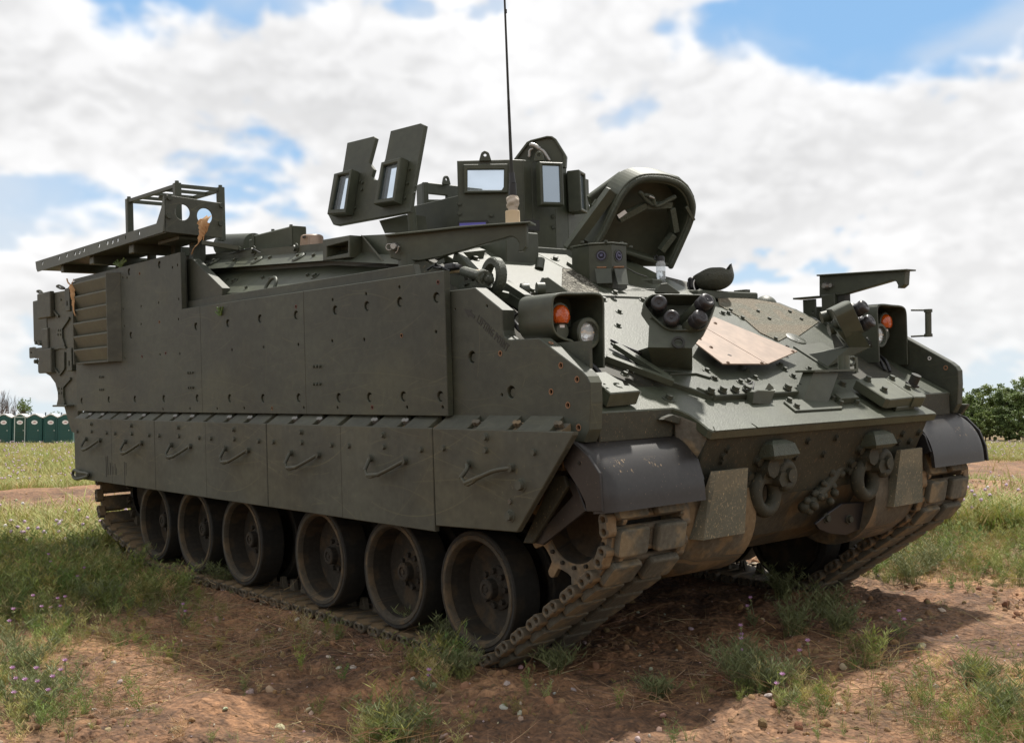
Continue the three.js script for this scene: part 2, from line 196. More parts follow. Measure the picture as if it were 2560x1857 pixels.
const M = {
  paint: mat({ color: lin(.090, .103, .069), map: tPaint, bumpMap: tGrain, bumpScale: .0006, roughness: .50 }),
  skirt: mat({ color: lin(.192, .203, .150), map: tSkirt, bumpMap: tGrain, bumpScale: .0005, roughness: .62 }),
  armor: mat({ color: lin(.130, .148, .103), map: tSkirt, bumpMap: tGrain, bumpScale: .0005, roughness: .58 }),
  cast: mat({ color: lin(.100, .116, .082), map: tPaint, bumpMap: tGrit, bumpScale: .0016, roughness: .6 }),
  glacis: mat({ color: lin(.090, .103, .069), map: tPaint, bumpMap: tFine, bumpScale: .0007, roughness: .44 }),
  grit: mat({ map: tGritC, bumpMap: tGrit, bumpScale: .004, roughness: .8 }),
  coarse: mat({ map: tCoarseC, bumpMap: tCoarse, bumpScale: .007, roughness: .85 }),
  mud: mat({ map: tMud, bumpMap: tGrain, bumpScale: .0012, roughness: .72 }),
  fender: mat({ map: tFender, roughness: .40 }),
  plate: mat({ map: tPlate, roughness: .65 }),
  dirty: mat({ map: tEarthy, bumpMap: tGrain, bumpScale: .002, roughness: .82 }),
  shoe: mat({ map: tEarthy, color: lin(1.0, .92, .84), bumpMap: tGrain, bumpScale: .002, roughness: .7, metalness: .15 }),
  pad: mat({ map: tEarthy, color: lin(.88, .90, .88), bumpMap: tGrain, bumpScale: .002, roughness: .85 }),
  tyre: mat({ map: tEarthy, color: lin(.15, .155, .165), bumpMap: tGrain, bumpScale: .001, roughness: .8 }),
  rim: mat({ map: tEarthy, color: lin(.50, .46, .41), roughness: .8 }),
  disc: mat({ map: tEarthy, color: lin(.25, .225, .20), bumpMap: tGrain, bumpScale: .002, roughness: .85 }),
  barrel: mat({ map: tEarthy, color: lin(.22, .20, .18), roughness: .9 }),
  belly: mat({ map: tEarthy, color: lin(.50, .49, .43), bumpMap: tGrain, bumpScale: .002, roughness: .85 }),
  drive: mat({ map: tEarthy, color: lin(.80, .74, .66), bumpMap: tGrain, bumpScale: .002, roughness: .85 }),
  silver: mat({ color: lin(.88, .88, .86), roughness: .10, metalness: 1 }),
  zinc: mat({ color: lin(.20, .20, .19), roughness: .55, metalness: .4 }),
  steel: mat({ color: lin(.34, .33, .31), roughness: .38, metalness: .85 }),
  black: mat({ color: lin(.012, .012, .013), roughness: .45 }),
  rubber: mat({ color: lin(.022, .020, .022), roughness: .40 }),
  dark: mat({ color: lin(.02, .021, .017), roughness: .7 }),
  tan: mat({ color: lin(.52, .375, .28), map: tPaint, roughness: .5 }),
  tanBase: mat({ color: lin(.60, .46, .29), roughness: .6 }),
  cloth: mat({ color: lin(.46, .40, .33), roughness: .95 }),
  leaf: mat({ color: lin(.42, .25, .12), roughness: .9, side: THREE.DoubleSide }),
  green: mat({ color: lin(.07, .12, .025), roughness: .6, side: THREE.DoubleSide }),
  print: mat({ color: lin(.030, .031, .027), roughness: .7 }),
  rust: mat({ color: lin(.24, .13, .07), roughness: .8 }),
  red: mat({ color: lin(.16, .05, .04), roughness: .6 }),
  white: mat({ color: lin(.75, .74, .72), roughness: .5 }),
  glass: new THREE.MeshPhysicalMaterial({ color: lin(.80, .86, .92), roughness: .03, metalness: 0, transmission: 1, thickness: 0, ior: 1.52 }),
  blueglass: mat({ color: lin(.10, .09, .42), roughness: .25 }),
  purple: mat({ color: lin(.075, .07, .13), roughness: .08 }),
  mirrorglass: mat({ color: lin(.34, .40, .46), roughness: .05, metalness: .75 }),
  clear: new THREE.MeshPhysicalMaterial({ color: lin(.90, .93, .95), roughness: .08, transmission: .72, thickness: 0, ior: 1.45 }),
  water: new THREE.MeshPhysicalMaterial({ color: lin(.93, .96, .98), roughness: .02, transmission: 1, thickness: .05, ior: 1.33 }),
  amber: new THREE.MeshPhysicalMaterial({ color: lin(.92, .15, .008), roughness: .10, clearcoat: 1, clearcoatRoughness: .03, transmission: .45, thickness: 0 }),
  lens: new THREE.MeshPhysicalMaterial({ color: lin(.86, .85, .78), roughness: .18, metalness: .35, clearcoat: 1 }),
  pink: mat({ color: lin(.75, .20, .26), roughness: .6 }),
};

// ---------------------------------------------------------------- the vehicle: one thing, its parts, their sub-parts
const V = new THREE.Group(); V.name = 'armored_vehicle';
V.matrix.copy(vehicleMatrix); V.matrix.decompose(V.position, V.quaternion, V.scale);
V.userData = { label: 'olive green tracked armored vehicle parked on churned dirt', category: 'armored vehicle' };
scene.add(V);
function part(name, geo, m, parent = V, label) {
  const g = boxUV(merge(Array.isArray(geo) ? geo : [geo]));
  const o = new THREE.Mesh(g, m); o.name = name; o.castShadow = o.receiveShadow = true; if (label) o.userData.label = label; parent.add(o); return o;
}
function group(name, parent = V, label) { const o = new THREE.Group(); o.name = name; if (label) o.userData.label = label; parent.add(o); return o; }
// bolts: hexagon head on a washer, shared geometries
const boltCache = {};
function boltGeo(r, h, w) { const k = [r, h, w].join(); if (!boltCache[k]) { const gs = []; const hd = new THREE.CylinderGeometry(r * .93, r, h, 6); hd.translate(0, h / 2 + (w ? .004 : 0), 0); gs.push(clean(hd)); if (w) { const ws = new THREE.CylinderGeometry(w * .96, w, .005, 18); ws.translate(0, .002, 0); gs.push(clean(ws)); } boltCache[k] = boxUV(mergeGeometries(gs)); } return boltCache[k]; }
function bolt(parent, p, n, r = .012, h = .012, w = .02, m = M.paint, name = 'bolt') { const o = new THREE.Mesh(boltGeo(r, h, w), m); o.name = name; o.position.copy(p); o.quaternion.setFromUnitVectors(Y, n.clone().normalize()).multiply(new THREE.Quaternion().setFromAxisAngle(Y, hash3(Math.round(p.x * 999), Math.round(p.y * 999), 3) * 1.05)); o.castShadow = o.receiveShadow = true; parent.add(o); return o; }
const xy = (v) => [v.x, v.y];

// ================================================================ side armour, near side
const ZA = 1.70, ZS = 1.76, ZF = 1.66;
// plugs (large) and open bolt holes (small) in the upper armour, read off the photograph
const plugPx = [[975, 878], [893, 878], [818, 880], [750, 881], [661, 881], [582, 882], [508, 882], [436, 882], [362, 883], [298, 884], [240, 885], [180, 888], [966, 659], [885, 669], [812, 678], [742, 687], [655, 698], [575, 706], [504, 716], [433, 723]].map(p => zI(...p)).concat([zA(783, 1185), zA(985, 685), zA(770, 735)]);
const holePx = [zI(970, 625), zI(884, 636), zI(810, 651), zI(736, 664), zI(655, 679), zI(573, 697), zI(965, 735), zI(889, 743), zI(806, 752), zI(735, 755), zI(660, 763), zI(583, 769), zI(513, 775), zI(443, 778), zI(366, 782), zA(980, 955), zA(855, 980), zA(728, 1000), zA(855, 1107), zA(985, 1090), zA(735, 1120), zA(1122, 930), zA(1120, 1072), zA(1270, 1045), zA(740, 1348), zA(862, 1335), zA(990, 1322), zA(1130, 1316), zA(978, 720), zA(1077, 705), zA(1113, 688), zA(845, 748), zA(725, 778), zA(755, 778), zI(980, 902), zI(901, 902), zI(824, 902), zI(747, 903), zI(672, 903), zI(602, 904), zI(540, 904), zI(480, 905), zI(420, 905), zI(360, 906), zI(300, 907)];
{
  const plugs = plugPx.map(p => xy(hz(p, ZA))), holes = holePx.map(p => xy(hz(p, ZA)));
  const front = .06, rearX = -5.55;
  const main = [[rearX, 1.31], [front, 1.31], [front, 2.065], [-3.22, 2.08], [-3.22, 2.505], [rearX, 2.50]];
  const cutA = -1.405, cutB = -3.6;   // vertical joints between the plates
  const seg = (x0, x1) => { const a = []; const top = (x) => x < -3.22 ? 2.505 : lerp(2.08, 2.065, (x + 3.22) / 3.28); a.push([x0, 1.31], [x1, 1.31], [x1, top(x1)]); if (x0 < -3.22 && x1 > -3.22) a.push([-3.22, 2.08], [-3.22, 2.505]); a.push([x0, top(x0)]); return a; };
  const grp = group('side_armor');
  for (const [x0, x1] of [[rearX, -2.905], [-2.905, cutA], [cutA, front]]) {
    const inn = (q) => q[0] > x0 + .03 && q[0] < x1 - .03;
    const pp = plugs.filter(inn), hh = holes.filter(inn).filter(q => pp.every(p => Math.hypot(p[0] - q[0], p[1] - q[1]) > .045) && q[1] > 1.33);
    const g = prismZ(seg(x0 + (x0 === rearX ? 0 : .0012), x1 - (x1 === front ? 0 : .0012)), ZA - .038, ZA, { bevel: .003, holes: pp.map(p => circ(p[0], p[1], .027, 18, true)).concat(hh.map(p => circ(p[0], p[1], .0095, 8, true))) });
    part('armor_panel', g, M.armor, grp);
    for (const p of pp) part('plug', cyl(v3(p[0] + .002, p[1] - .002, ZA - .04), v3(p[0] + .002, p[1] - .002, ZA - .008), .0195, .0195, 16), M.armor, grp);
    hh.forEach((p, i) => { if (i % 5 === 0) part('insert_ring', lathe([[.0095, 0], [.0125, 0], [.0125, .0015], [.0095, .0015]], v3(p[0], p[1], ZA), Z, 12), i % 2 ? M.rust : M.red, grp); });
  }
  // backing plate behind the holes, and the higher inner plate with its lit end
  part('backing_plate', prismZ([[rearX + .02, 1.32], [.03, 1.32], [.03, 2.05], [-3.24, 2.06], [-3.24, 2.49], [rearX + .02, 2.48]], ZA - .055, ZA - .0405, { bevel: 0 }), M.armor, grp);
  part('inner_plate', prismZ([[-3.3, 1.9], [-.22, 1.9], [-.30, 2.135], [-2.66, 2.14], [-3.3, 2.14]], 1.60, 1.642, { bevel: .003 }), M.armor, grp);
  // the sloped web behind the rear plate's front edge
  const w0 = hz(zA(1215, 640), 1.62), w1 = hz(zA(1430, 850), 1.62), w2 = hz(zA(1425, 905), 1.62);
  part('armor_web', prismZ([[-3.9, 2.0], [w2.x, 2.0], [w1.x, w1.y], [w0.x, w0.y], [-3.9, w0.y + .015]], 1.555, 1.62, { bevel: .004 }), M.armor, grp);
  // groups of three small studs
  for (const q of [zA(575, 1480), zA(577, 1570), zA(1207, 1450), zA(1210, 1555), zA(2105, 1405), zA(2105, 1530)]) for (const k of [-1, 0, 1]) { const c = hz(q, ZA); bolt(grp, v3(c.x + k * .038, c.y, ZA), Z, .0095, .011, 0, M.armor, 'stud'); }
}
// ================================================================ louvre at the rear end of the side
{
  const o = group('louver_grille');
  const z0 = ZA + .001, z1 = ZA + .075;
  const tl = hz(zK(512, 85), z1), tr = hz(zK(850, 50), z1), bl = hz(zK(520, 885), z1), br = hz(zK(865, 885), z1), fr = hz(zK(945, 60), ZA), fb = hz(zK(965, 890), ZA);
  const x0 = (tl.x + bl.x) / 2, x1 = (tr.x + br.x) / 2, yb = bl.y, yt = (tl.y + tr.y) / 2;
  const n = 6;
  for (let k = 0; k < n; k++) { const a = yb + (yt - yb) * k / n, b = yb + (yt - yb) * (k + 1) / n; part('louver_slat', prismX([[z1 + .004, b - .006], [z1 + .004, b - .016], [z0 + .036, a - .020], [z0 + .024, a - .020], [z0 + .024, a - .006], [z1 - .006, b - .002]], x0 + .01, x1, { bevel: .0015 }), M.paint, o); }
  part('louver_frame', [prismY([[x1, z0], [x1 + .10, z0], [x1 + .012, z1 + .012], [x1, z1 + .012]], yb - .02, yt + .015, { bevel: .003 }), box(x0 - .012, x0 + .008, yb - .02, yt + .01, z0, z1 + .004, .002), box(x0, x1 + .02, yb - .02, yb - .004, z0, z1 - .01, .002), box(x0, x1 + .02, yt, yt + .012, z0, z1 - .02, .002)], M.skirt, o, 'brown dusty frame of the slatted grille');
  part('louver_back', box(x0, x1, yb, yt, z0 - .0005, z0 + .003, 0), M.paint, o);
}
// ================================================================ side skirt: seven hinged panels with rope handles
{
  const pw = 5.469 / 6, o = group('side_skirt');
  const hpts = [[1730, 378], [1738, 400], [1742, 440], [1768, 478], [1822, 466], [1868, 436], [1925, 392]].map(p => hz(zG(...p), 1.80)).map(p => [p.x + pw / 2, p.y]);
  const zoff = [0, .02, .045, .05, .05, .03, 0];
  for (let k = 0; k < 7; k++) {
    const x0 = -5.469 + k * pw, x1 = k < 6 ? x0 + pw : 1.07, cx = x0 + pw / 2;
    const poly = k < 6 ? [[x0 + .002, .713 + (k === 0 ? .0 : 0)], [x1 - .002, .713], [x1 - .002, 1.25], [x0 + .002, 1.25]] : [[.008, .745], [.66, .768], [1.068, 1.236], [1.07, 1.25], [.002, 1.25]];
    const dz = [0, .001, 0, .002, -.001, .001, 0][k];
    const p = part('skirt_panel', prismZ(poly, ZS - .035 + dz, ZS + dz, { bevel: .004 }), M.skirt, o);
    const b = (dx, y, r = .016, w = 0) => bolt(o, v3(cx + dx, y, ZS + dz), Z, r, .014, w, M.skirt);
    if (k < 6) { b(0, 1.205, .015, .02); b(.003, 1.14); b(-.36, 1.135); b(.355, 1.135); }
    else { bolt(o, hz(zF(545, 107), ZS), Z, .017, .014, .022, M.skirt); for (const q of [[277, 177], [545, 190], [850, 203]]) bolt(o, hz(zF(...q), ZS), Z, .016, .014, 0, M.skirt); bolt(o, hz(zF(770, 410), ZS), Z, .027, .022, .034, M.skirt); bolt(o, hz(zF(700, 605), ZS), Z, .024, .02, .032, M.skirt); bolt(o, hz(zF(697, 515), ZS), Z, .014, .008, 0, M.dirty); }
    // rope handle: two pegs, a sleeve and the rope between
    const hp = k < 6 ? hpts.map(([a, y], i) => v3(cx + a, y, ZS + .012 + zoff[i])) : [[405, 280], [425, 310], [412, 360], [455, 405], [540, 355], [610, 320], [680, 305]].map((q, i) => { const h = hz(zF(...q), ZS + .03); return v3(h.x, h.y, ZS + .012 + zoff[i]); });
    part('handle', [tube(hp.slice(0, 3), .011, 8), tube(hp.slice(2, 5), .0085, 8), tube(hp.slice(4), .011, 8), tube([hp[3].clone().lerp(hp[2], .2), hp[4]], .0125, 8), cyl(v3(hp[0].x, hp[0].y, ZS - .002), v3(hp[0].x, hp[0].y, ZS + .022), .019, .019, 14), cyl(v3(hp[6].x, hp[6].y, ZS - .002), v3(hp[6].x, hp[6].y, ZS + .022), .019, .019, 14)], M.skirt, o);
    // the sloped hinge ledge above the panel: bed, wedges, bolts in the gaps
    const L = x1 - x0 - (k === 6 ? .12 : 0), nb = 3, z2 = ZS - .006, z3 = ZA - .045, lp = (t) => [lerp(z2, z3, t), lerp(1.252, 1.318, t)];
    part('hinge_bed', prismX([[z2 - .012, 1.215], [z3, 1.215], [z3, 1.285], [z2 - .012, 1.235]], x0 + .002, x0 + L - .002, { bevel: 0 }), M.dirty, o);
    for (let q = 0; q < nb; q++) {
      const a = x0 + L * (q / nb) + (q === 0 ? .012 : .035), e = x0 + L * ((q + 1) / nb) - (q === nb - 1 ? .05 : .035);
      part('hinge_wedge', prismX([lp(0), [z2, 1.2], [z3, 1.2], lp(1)], a, e, { bevel: .003 }), M.skirt, o);
      const m = x0 + L * ((q + 1) / nb) - (q === nb - 1 ? .025 : 0);
      for (const d of q === nb - 1 && k < 6 ? [] : [-.014, .014]) part('hinge_bolt', cyl(v3(m + d - .004, 1.27, z3 + .05), v3(m + d + .004, 1.288, z3 + .068), .0125, .0125, 10), k === 6 ? M.dirty : M.zinc, o);
    }
  }
  // two worn strokes of stencilling on the second panel
  const st = [[258, 365, 258, 480], [267, 362, 264, 470], [282, 400, 281, 470], [298, 420, 296, 468], [310, 405, 309, 470], [318, 430, 316, 470], [363, 395, 361, 525], [372, 400, 367, 470]];
  part('stencil_mark', st.map(([a, b, c, d]) => { const p = hz(zG(a, b), ZS), q = hz(zG(c, d), ZS); return box(p.x - .004, p.x + .005, q.y, p.y, ZS + .0005, ZS + .0025, 0); }), M.print, o, 'faint dark stencil strokes');
  // shackle hanging at the rear lower corner
  const s = [[70, 470], [75, 445], [110, 455], [150, 462], [160, 470], [110, 490], [80, 488]].map(q => hz(zG(...q), ZS + .03));
  part('shackle', tube(s, .014, 8, 40, true), M.skirt, o);
}
// far side: the same armour seen edge-on or not at all, kept plain
{
  const o = group('side_armor');
  part('armor_panel', mirrorZ(prismZ([[-5.55, 1.31], [-.05, 1.31], [-.25, 1.80], [-1.05, 2.06], [-3.22, 2.08], [-3.22, 2.5], [-5.55, 2.5]], ZA - .055, ZA, { bevel: .003 })), M.armor, o);
  const s = group('side_skirt');
  for (let k = 0; k < 7; k++) { const pw = 5.469 / 6, x0 = -5.469 + k * pw, x1 = k < 6 ? x0 + pw : 1.07; part('skirt_panel', mirrorZ(prismZ(k < 6 ? [[x0 + .002, .713], [x1 - .002, .713], [x1 - .002, 1.25], [x0 + .002, 1.25]] : [[.008, .745], [.66, .768], [1.068, 1.236], [1.07, 1.25], [.002, 1.25]], ZS - .035, ZS, { bevel: .004 })), M.skirt, s); part('hinge_wedge', mirrorZ(prismX([[ZS - .006, 1.252], [ZS - .006, 1.2], [ZA - .045, 1.2], [ZA - .045, 1.318]], x0 + .01, x1 - .06, { bevel: .003 })), M.skirt, s); }
}
// ================================================================ front fins (the plates with LIFTING POINT)
{
  const q = (p) => xy(hz(p, ZF));
  const notch = [q(zC(440, 495)), q(zC(444, 640)), q(zC(455, 680)), q(zC(480, 702)), q(zC(515, 707))];
  const poly = [[-.02, 1.2], [.83, 1.2], q(zC(1025, 1435)), [1.072, 1.255], [1.082, 1.38], q(zC(1062, 1010)), q(zC(1040, 965)), q(zC(1003, 925)), q(zC(700, 695)), ...notch.slice().reverse(), q(zC(245, 337)), [-.02, 1.962]];
  // bottom edge order fix: walk counter-clockwise
  const holes = [[427, 803, .011], [857, 888, .012], [972, 987, .012], [788, 1075, .012], [907, 1170, .012], [983, 1328, .013], [331, 468, .006], [105, 490, .005], [437, 1098, .007]];
  const plug = [[227, 830], [505, 1078]];
  const g = prismZ(poly, ZF - .08, ZF, { bevel: .004, holes: holes.map(([a, b, r]) => circ(...q(zC(a, b)), r, 12, true)).concat(plug.map(([a, b]) => circ(...q(zC(a, b)), .03, 18, true))) });
  const fin = part('side_fin', g, M.armor);
  for (const [a, b, r] of holes) if (r > .01) part('insert_ring', lathe([[r, -.01], [r + .0035, 0], [r + .0035, .0015], [r - .001, .0015], [r - .001, -.01]], v3(...q(zC(a, b)), ZF), Z, 14), M.rust, fin);
  for (const [a, b] of plug) { const c = q(zC(a, b)); part('plug', cyl(v3(c[0] + .003, c[1] - .003, ZF - .07), v3(c[0] + .003, c[1] - .003, ZF - .012), .022, .022, 16), M.armor, fin); }
  part('fin_backing', box(.0, 1.0, 1.26, 1.66, ZF - .10, ZF - .082, 0), M.armor, fin);
  const pr = q(zC(787, 730)); part('insert_ring', lathe([[.006, 0], [.013, 0], [.013, .002], [.006, .002]], hz(zC(787, 730), ZF - .03), v3(.5, .86, 0), 14), M.rust, fin);
  // far fin
  const far = part('side_fin', mirrorZ(prismZ([[-.02, 1.2], [.83, 1.2], q(zC(1025, 1435)), [1.072, 1.255], [1.082, 1.38], q(zC(1062, 1010)), q(zC(1040, 965)), q(zC(1003, 925)), q(zC(700, 695)), [.3, 1.93], [-.02, 1.95]], ZF - .06, ZF, { bevel: .004 })), M.armor);
  for (const [a, b, r, m] of [[1630, 838, .013, M.white], [1745, 905, .016, M.rust]]) part('insert_ring', lathe([[r * .55, 0], [r, 0], [r, .002], [r * .55, .002]], hz(zD(a, b), -(ZF - .062)), Z, 14), m, far);
}
// LIFTING POINT and its arrow, painted on the near fin
{
  const a = hz(zC(255, 575), ZF), b = hz(zC(470, 790), ZF);
  const ang = Math.atan2(b.y - a.y, b.x - a.x), L = Math.hypot(b.x - a.x, b.y - a.y);
  const font = await new FontLoader().loadAsync('fonts/droid/droid_sans_bold.typeface.json');
  const t = new TextGeometry('LIFTING POINT', { font, size: .040, depth: .001, curveSegments: 3 }); t.computeBoundingBox();
  const w = t.boundingBox.max.x - t.boundingBox.min.x; t.scale(L / w, 1, 1); t.rotateZ(ang); t.translate(a.x, a.y, ZF + .0006);
  const fin = V.children.find(c => c.name === 'side_fin');
  part('lettering', t, M.print, fin, 'LIFTING POINT stencilled in black');
  const tip = xy(hz(zC(172, 487), ZF)), p = (x, y) => xy(hz(zC(x, y), ZF));
  part('arrow_mark', prismZ([tip, p(200, 545), p(212, 535), p(240, 557), p(248, 538), p(218, 508), p(228, 496)].reverse(), ZF + .0006, ZF + .0016, { bevel: 0 }), M.print, fin, 'black painted arrow');
}

// ================================================================ hull
const G0 = v3(0, 1.97, 0), GN = v3(.594, 1, 0).normalize(), L0 = v3(1.25, 1.22, 0), LN = v3(.52, 1, 0).normalize(), R0 = v3(.02, 1.97, 0), RN = v3(.464, 1, 0).normalize();
const onG = (p, up = 0) => hitP(p, G0.clone().addScaledVector(GN, up), GN), onL = (p, up = 0) => hitP(p, L0.clone().addScaledVector(LN, up), LN), onR = (p, up = 0) => hitP(p, R0.clone().addScaledVector(RN, up), RN);
function loftX(secs) {   // closed sections [x, [[z,y],...]] joined along x, flat faces
  const pos = [], tri = (a, b, c) => pos.push(...a, ...b, ...c); const P = secs.map(([x, pts]) => pts.map(([z, y]) => [x, y, z]));
  for (let s = 0; s + 1 < P.length; s++) for (let i = 0; i < P[s].length; i++) { const j = (i + 1) % P[s].length, a = P[s][i], b = P[s][j], c = P[s + 1][j], d = P[s + 1][i]; tri(a, b, c); tri(a, c, d); }
  for (const [s, flip] of [[0, true], [P.length - 1, false]]) { const f = THREE.ShapeUtils.triangulateShape(secs[s][1].map(p => new THREE.Vector2(p[0], p[1])), []); for (const [a, b, c] of f) flip ? tri(P[s][a], P[s][c], P[s][b]) : tri(P[s][a], P[s][b], P[s][c]); }
  const g = new THREE.BufferGeometry(); g.setAttribute('position', new THREE.Float32BufferAttribute(pos, 3)); g.computeVertexNormals(); return clean(g);
}
const hullPart = group('hull');
part('lower_hull', prismZ([[1.21, 1.195], [1.04, .84], [.95, .80], [-5.4, .80], [-5.5, .9], [-5.5, 1.3], [.9, 1.3]], -1.0, 1.0, { bevel: .006 }), M.mud, hullPart, 'mud spattered lower hull front'); part('belly', prismZ([[1.038, .838], [.86, .60], [.68, .50], [-5.25, .45], [-5.45, .8]].reverse().reverse(), -.995, .995, { bevel: .006 }), M.belly, hullPart, 'brown dusty belly of the hull');
{
  const dy = (x) => -(x + 1.67) * .062;
  const sec = (x, drop = 0) => { const d = dy(x) - drop; const far0 = drop ? -.45 : -9; const half = [[1.585, 1.3], [1.585, 1.98], [1.585, 2.10 + d], [1.35, 2.272 + d], [1.35, 2.297 + d], [1.44, 2.297 + d], [1.33, 2.374 + d], [1.33, 2.425 + d]]; return [x, half.concat(half.slice().reverse().map(([z, y]) => [y > 1.99 ? Math.max(-z, far0 - (y < 2.2 ? .06 : 0)) : -z, y]))]; };
  part('upper_hull', loftX([sec(-5.52), sec(-3), sec(-1.6), sec(-.70, .055)]), M.paint, hullPart);
  // roof slope from the ridge up to the roof and the sides of the bow
  part('bow_hull', loftX([[-.70, [[1.585, 1.3], [1.585, 2.02], [1.36, 2.25], [-.45, 2.25], [-.52, 1.95], [-1.585, 1.3]]], [.02, [[1.575, 1.3], [1.575, 1.80], [1.38, 1.925], [-1.38, 1.925], [-1.575, 1.80], [-1.575, 1.3]]], [1.02, [[1.575, 1.2], [1.575, 1.305], [1.38, 1.325], [-1.38, 1.325], [-1.575, 1.305], [-1.575, 1.2]]]]), M.mud, hullPart);
  const rz = (a, b, y0 = 0) => prismZ([[.02, 1.97], [-.70, 2.304], [-.70, 2.25], [.02, 1.925]].map(([x, y]) => [x, y]).reverse(), a, b, { bevel: .004 });
  const roofA = part('roof_plate', rz(-.46, .395), M.glacis, hullPart), roofB = part('roof_plate', rz(.40, 1.235), M.glacis, hullPart);
  for (const q of [zC(815, 140), zB(1240, 1130), zB(1810, 1125)]) bolt(roofB, onR(q), RN, .018, .016, .03);
  // big washers and bolts along the upper side strip
  const UN = v3(0, .11, .077).normalize(), LNs = v3(0, .235, .172).normalize();
  const onU = (p) => hitP(p, v3(-1.67, 2.3355, 1.385), UN.clone().add(v3(.05, 0, 0)).normalize());
  const strip = group('roof_side_fittings', V);
  for (const q of [zA(1380, 665), zA(1680, 655), zA(1975, 632)]) { const c = onU(q); part('washer', lathe([[0, .012], [.045, .012], [.055, .004], [.055, 0]], c, UN, 24), M.paint, strip); bolt(strip, c.clone().addScaledVector(UN, .012), UN, .014, .014, 0); }
  for (const q of [zA(1522, 655), zA(1772, 638), zA(2082, 622)]) bolt(strip, onU(q), UN, .015, .016, 0);
  const onLow = (p) => hitP(p, v3(-1.67, 2.186, 1.4675), LNs.clone().add(v3(.05, 0, 0)).normalize());
  for (const [a, b, w] of [[1470, 795, 0], [1517, 803, .034], [1722, 780, 0], [1782, 788, .034], [2040, 762, 0], [2090, 768, .034], [1605, 850, 0]]) bolt(strip, onLow(zA(a, b)), LNs, w ? .018 : .013, .016, w);
  { const c = onLow(zA(1800, 845)); part('lift_ring', tube(Array.from({ length: 12 }, (_, i) => { const t = i / 12 * Math.PI * 2; return c.clone().add(v3(.065 * Math.cos(t), .065 * Math.sin(t), .03 - .03 * Math.sin(t))); }), .012, 8, 48, true), M.paint, strip); }
  for (const q of [zA(1655, 585), zA(1955, 568)]) { const c = hz(q, 1.332); bolt(strip, c, Z, .022, .02, .036); }
  part('edge_cable', tube([zA(1480, 610), zA(1640, 572), zA(1700, 600)].map(q => hz(q, 1.35)), .004, 6), M.black, strip);
}
// lip plate with its stepped front edge
{
  const near = [[1140, 1221], [1640, 1191], [1690, 1203], [1760, 1236], [1830, 1288], [1890, 1335]].map(p => onL(zC(...p)));
  const xs = near.map(p => [p.x, p.z]); const pts = [[1.04, 1.575], [1.04, 1.06], [1.06, 1.035], [1.105, 1.015], [1.17, 1.018], [1.23, 1.03], [1.252, 1.02]];
  const poly = pts.concat(pts.slice().reverse().map(([x, z]) => [x, -z]), [[.04, -1.575], [.04, 1.575]]);
  const y = (x) => 1.22 + .52 * (1.25 - x);
  const lip = part('bow_lip', prism3(poly.map(([x, z]) => v3(x, y(x), z)), LN, -.05, { bevel: .006 }), M.glacis, hullPart);
  part('lip_front_face', prismX([[1.565, 1.19], [1.565, 1.325], [1.07, 1.325], [1.07, 1.19]], .99, 1.037, { bevel: .004 }), M.mud, hullPart); part('lip_front_face', mirrorZ(prismX([[1.565, 1.19], [1.565, 1.325], [1.07, 1.325], [1.07, 1.19]], .99, 1.037, { bevel: .004 })), M.mud, hullPart);
  for (const q of [zC(1620, 1130), zD(1105, 1160)]) bolt(lip, onL(q), LN, .02, .022, .036);
  // thin seam bar where the lip is welded in two lengths
  part('lip_edge_strip', prism3([[1.256, 1.01], [1.256, .70], [1.215, .70], [1.215, .98]].map(([x, z]) => v3(x, y(x), z)).reverse(), LN, .004, { bevel: .001 }), M.glacis, lip);
  part('lip_edge_strip', prism3([[1.256, .685], [1.256, -1.0], [1.215, -.97], [1.215, .685]].map(([x, z]) => v3(x, y(x), z)).reverse(), LN, .004, { bevel: .001 }), M.glacis, lip);
}
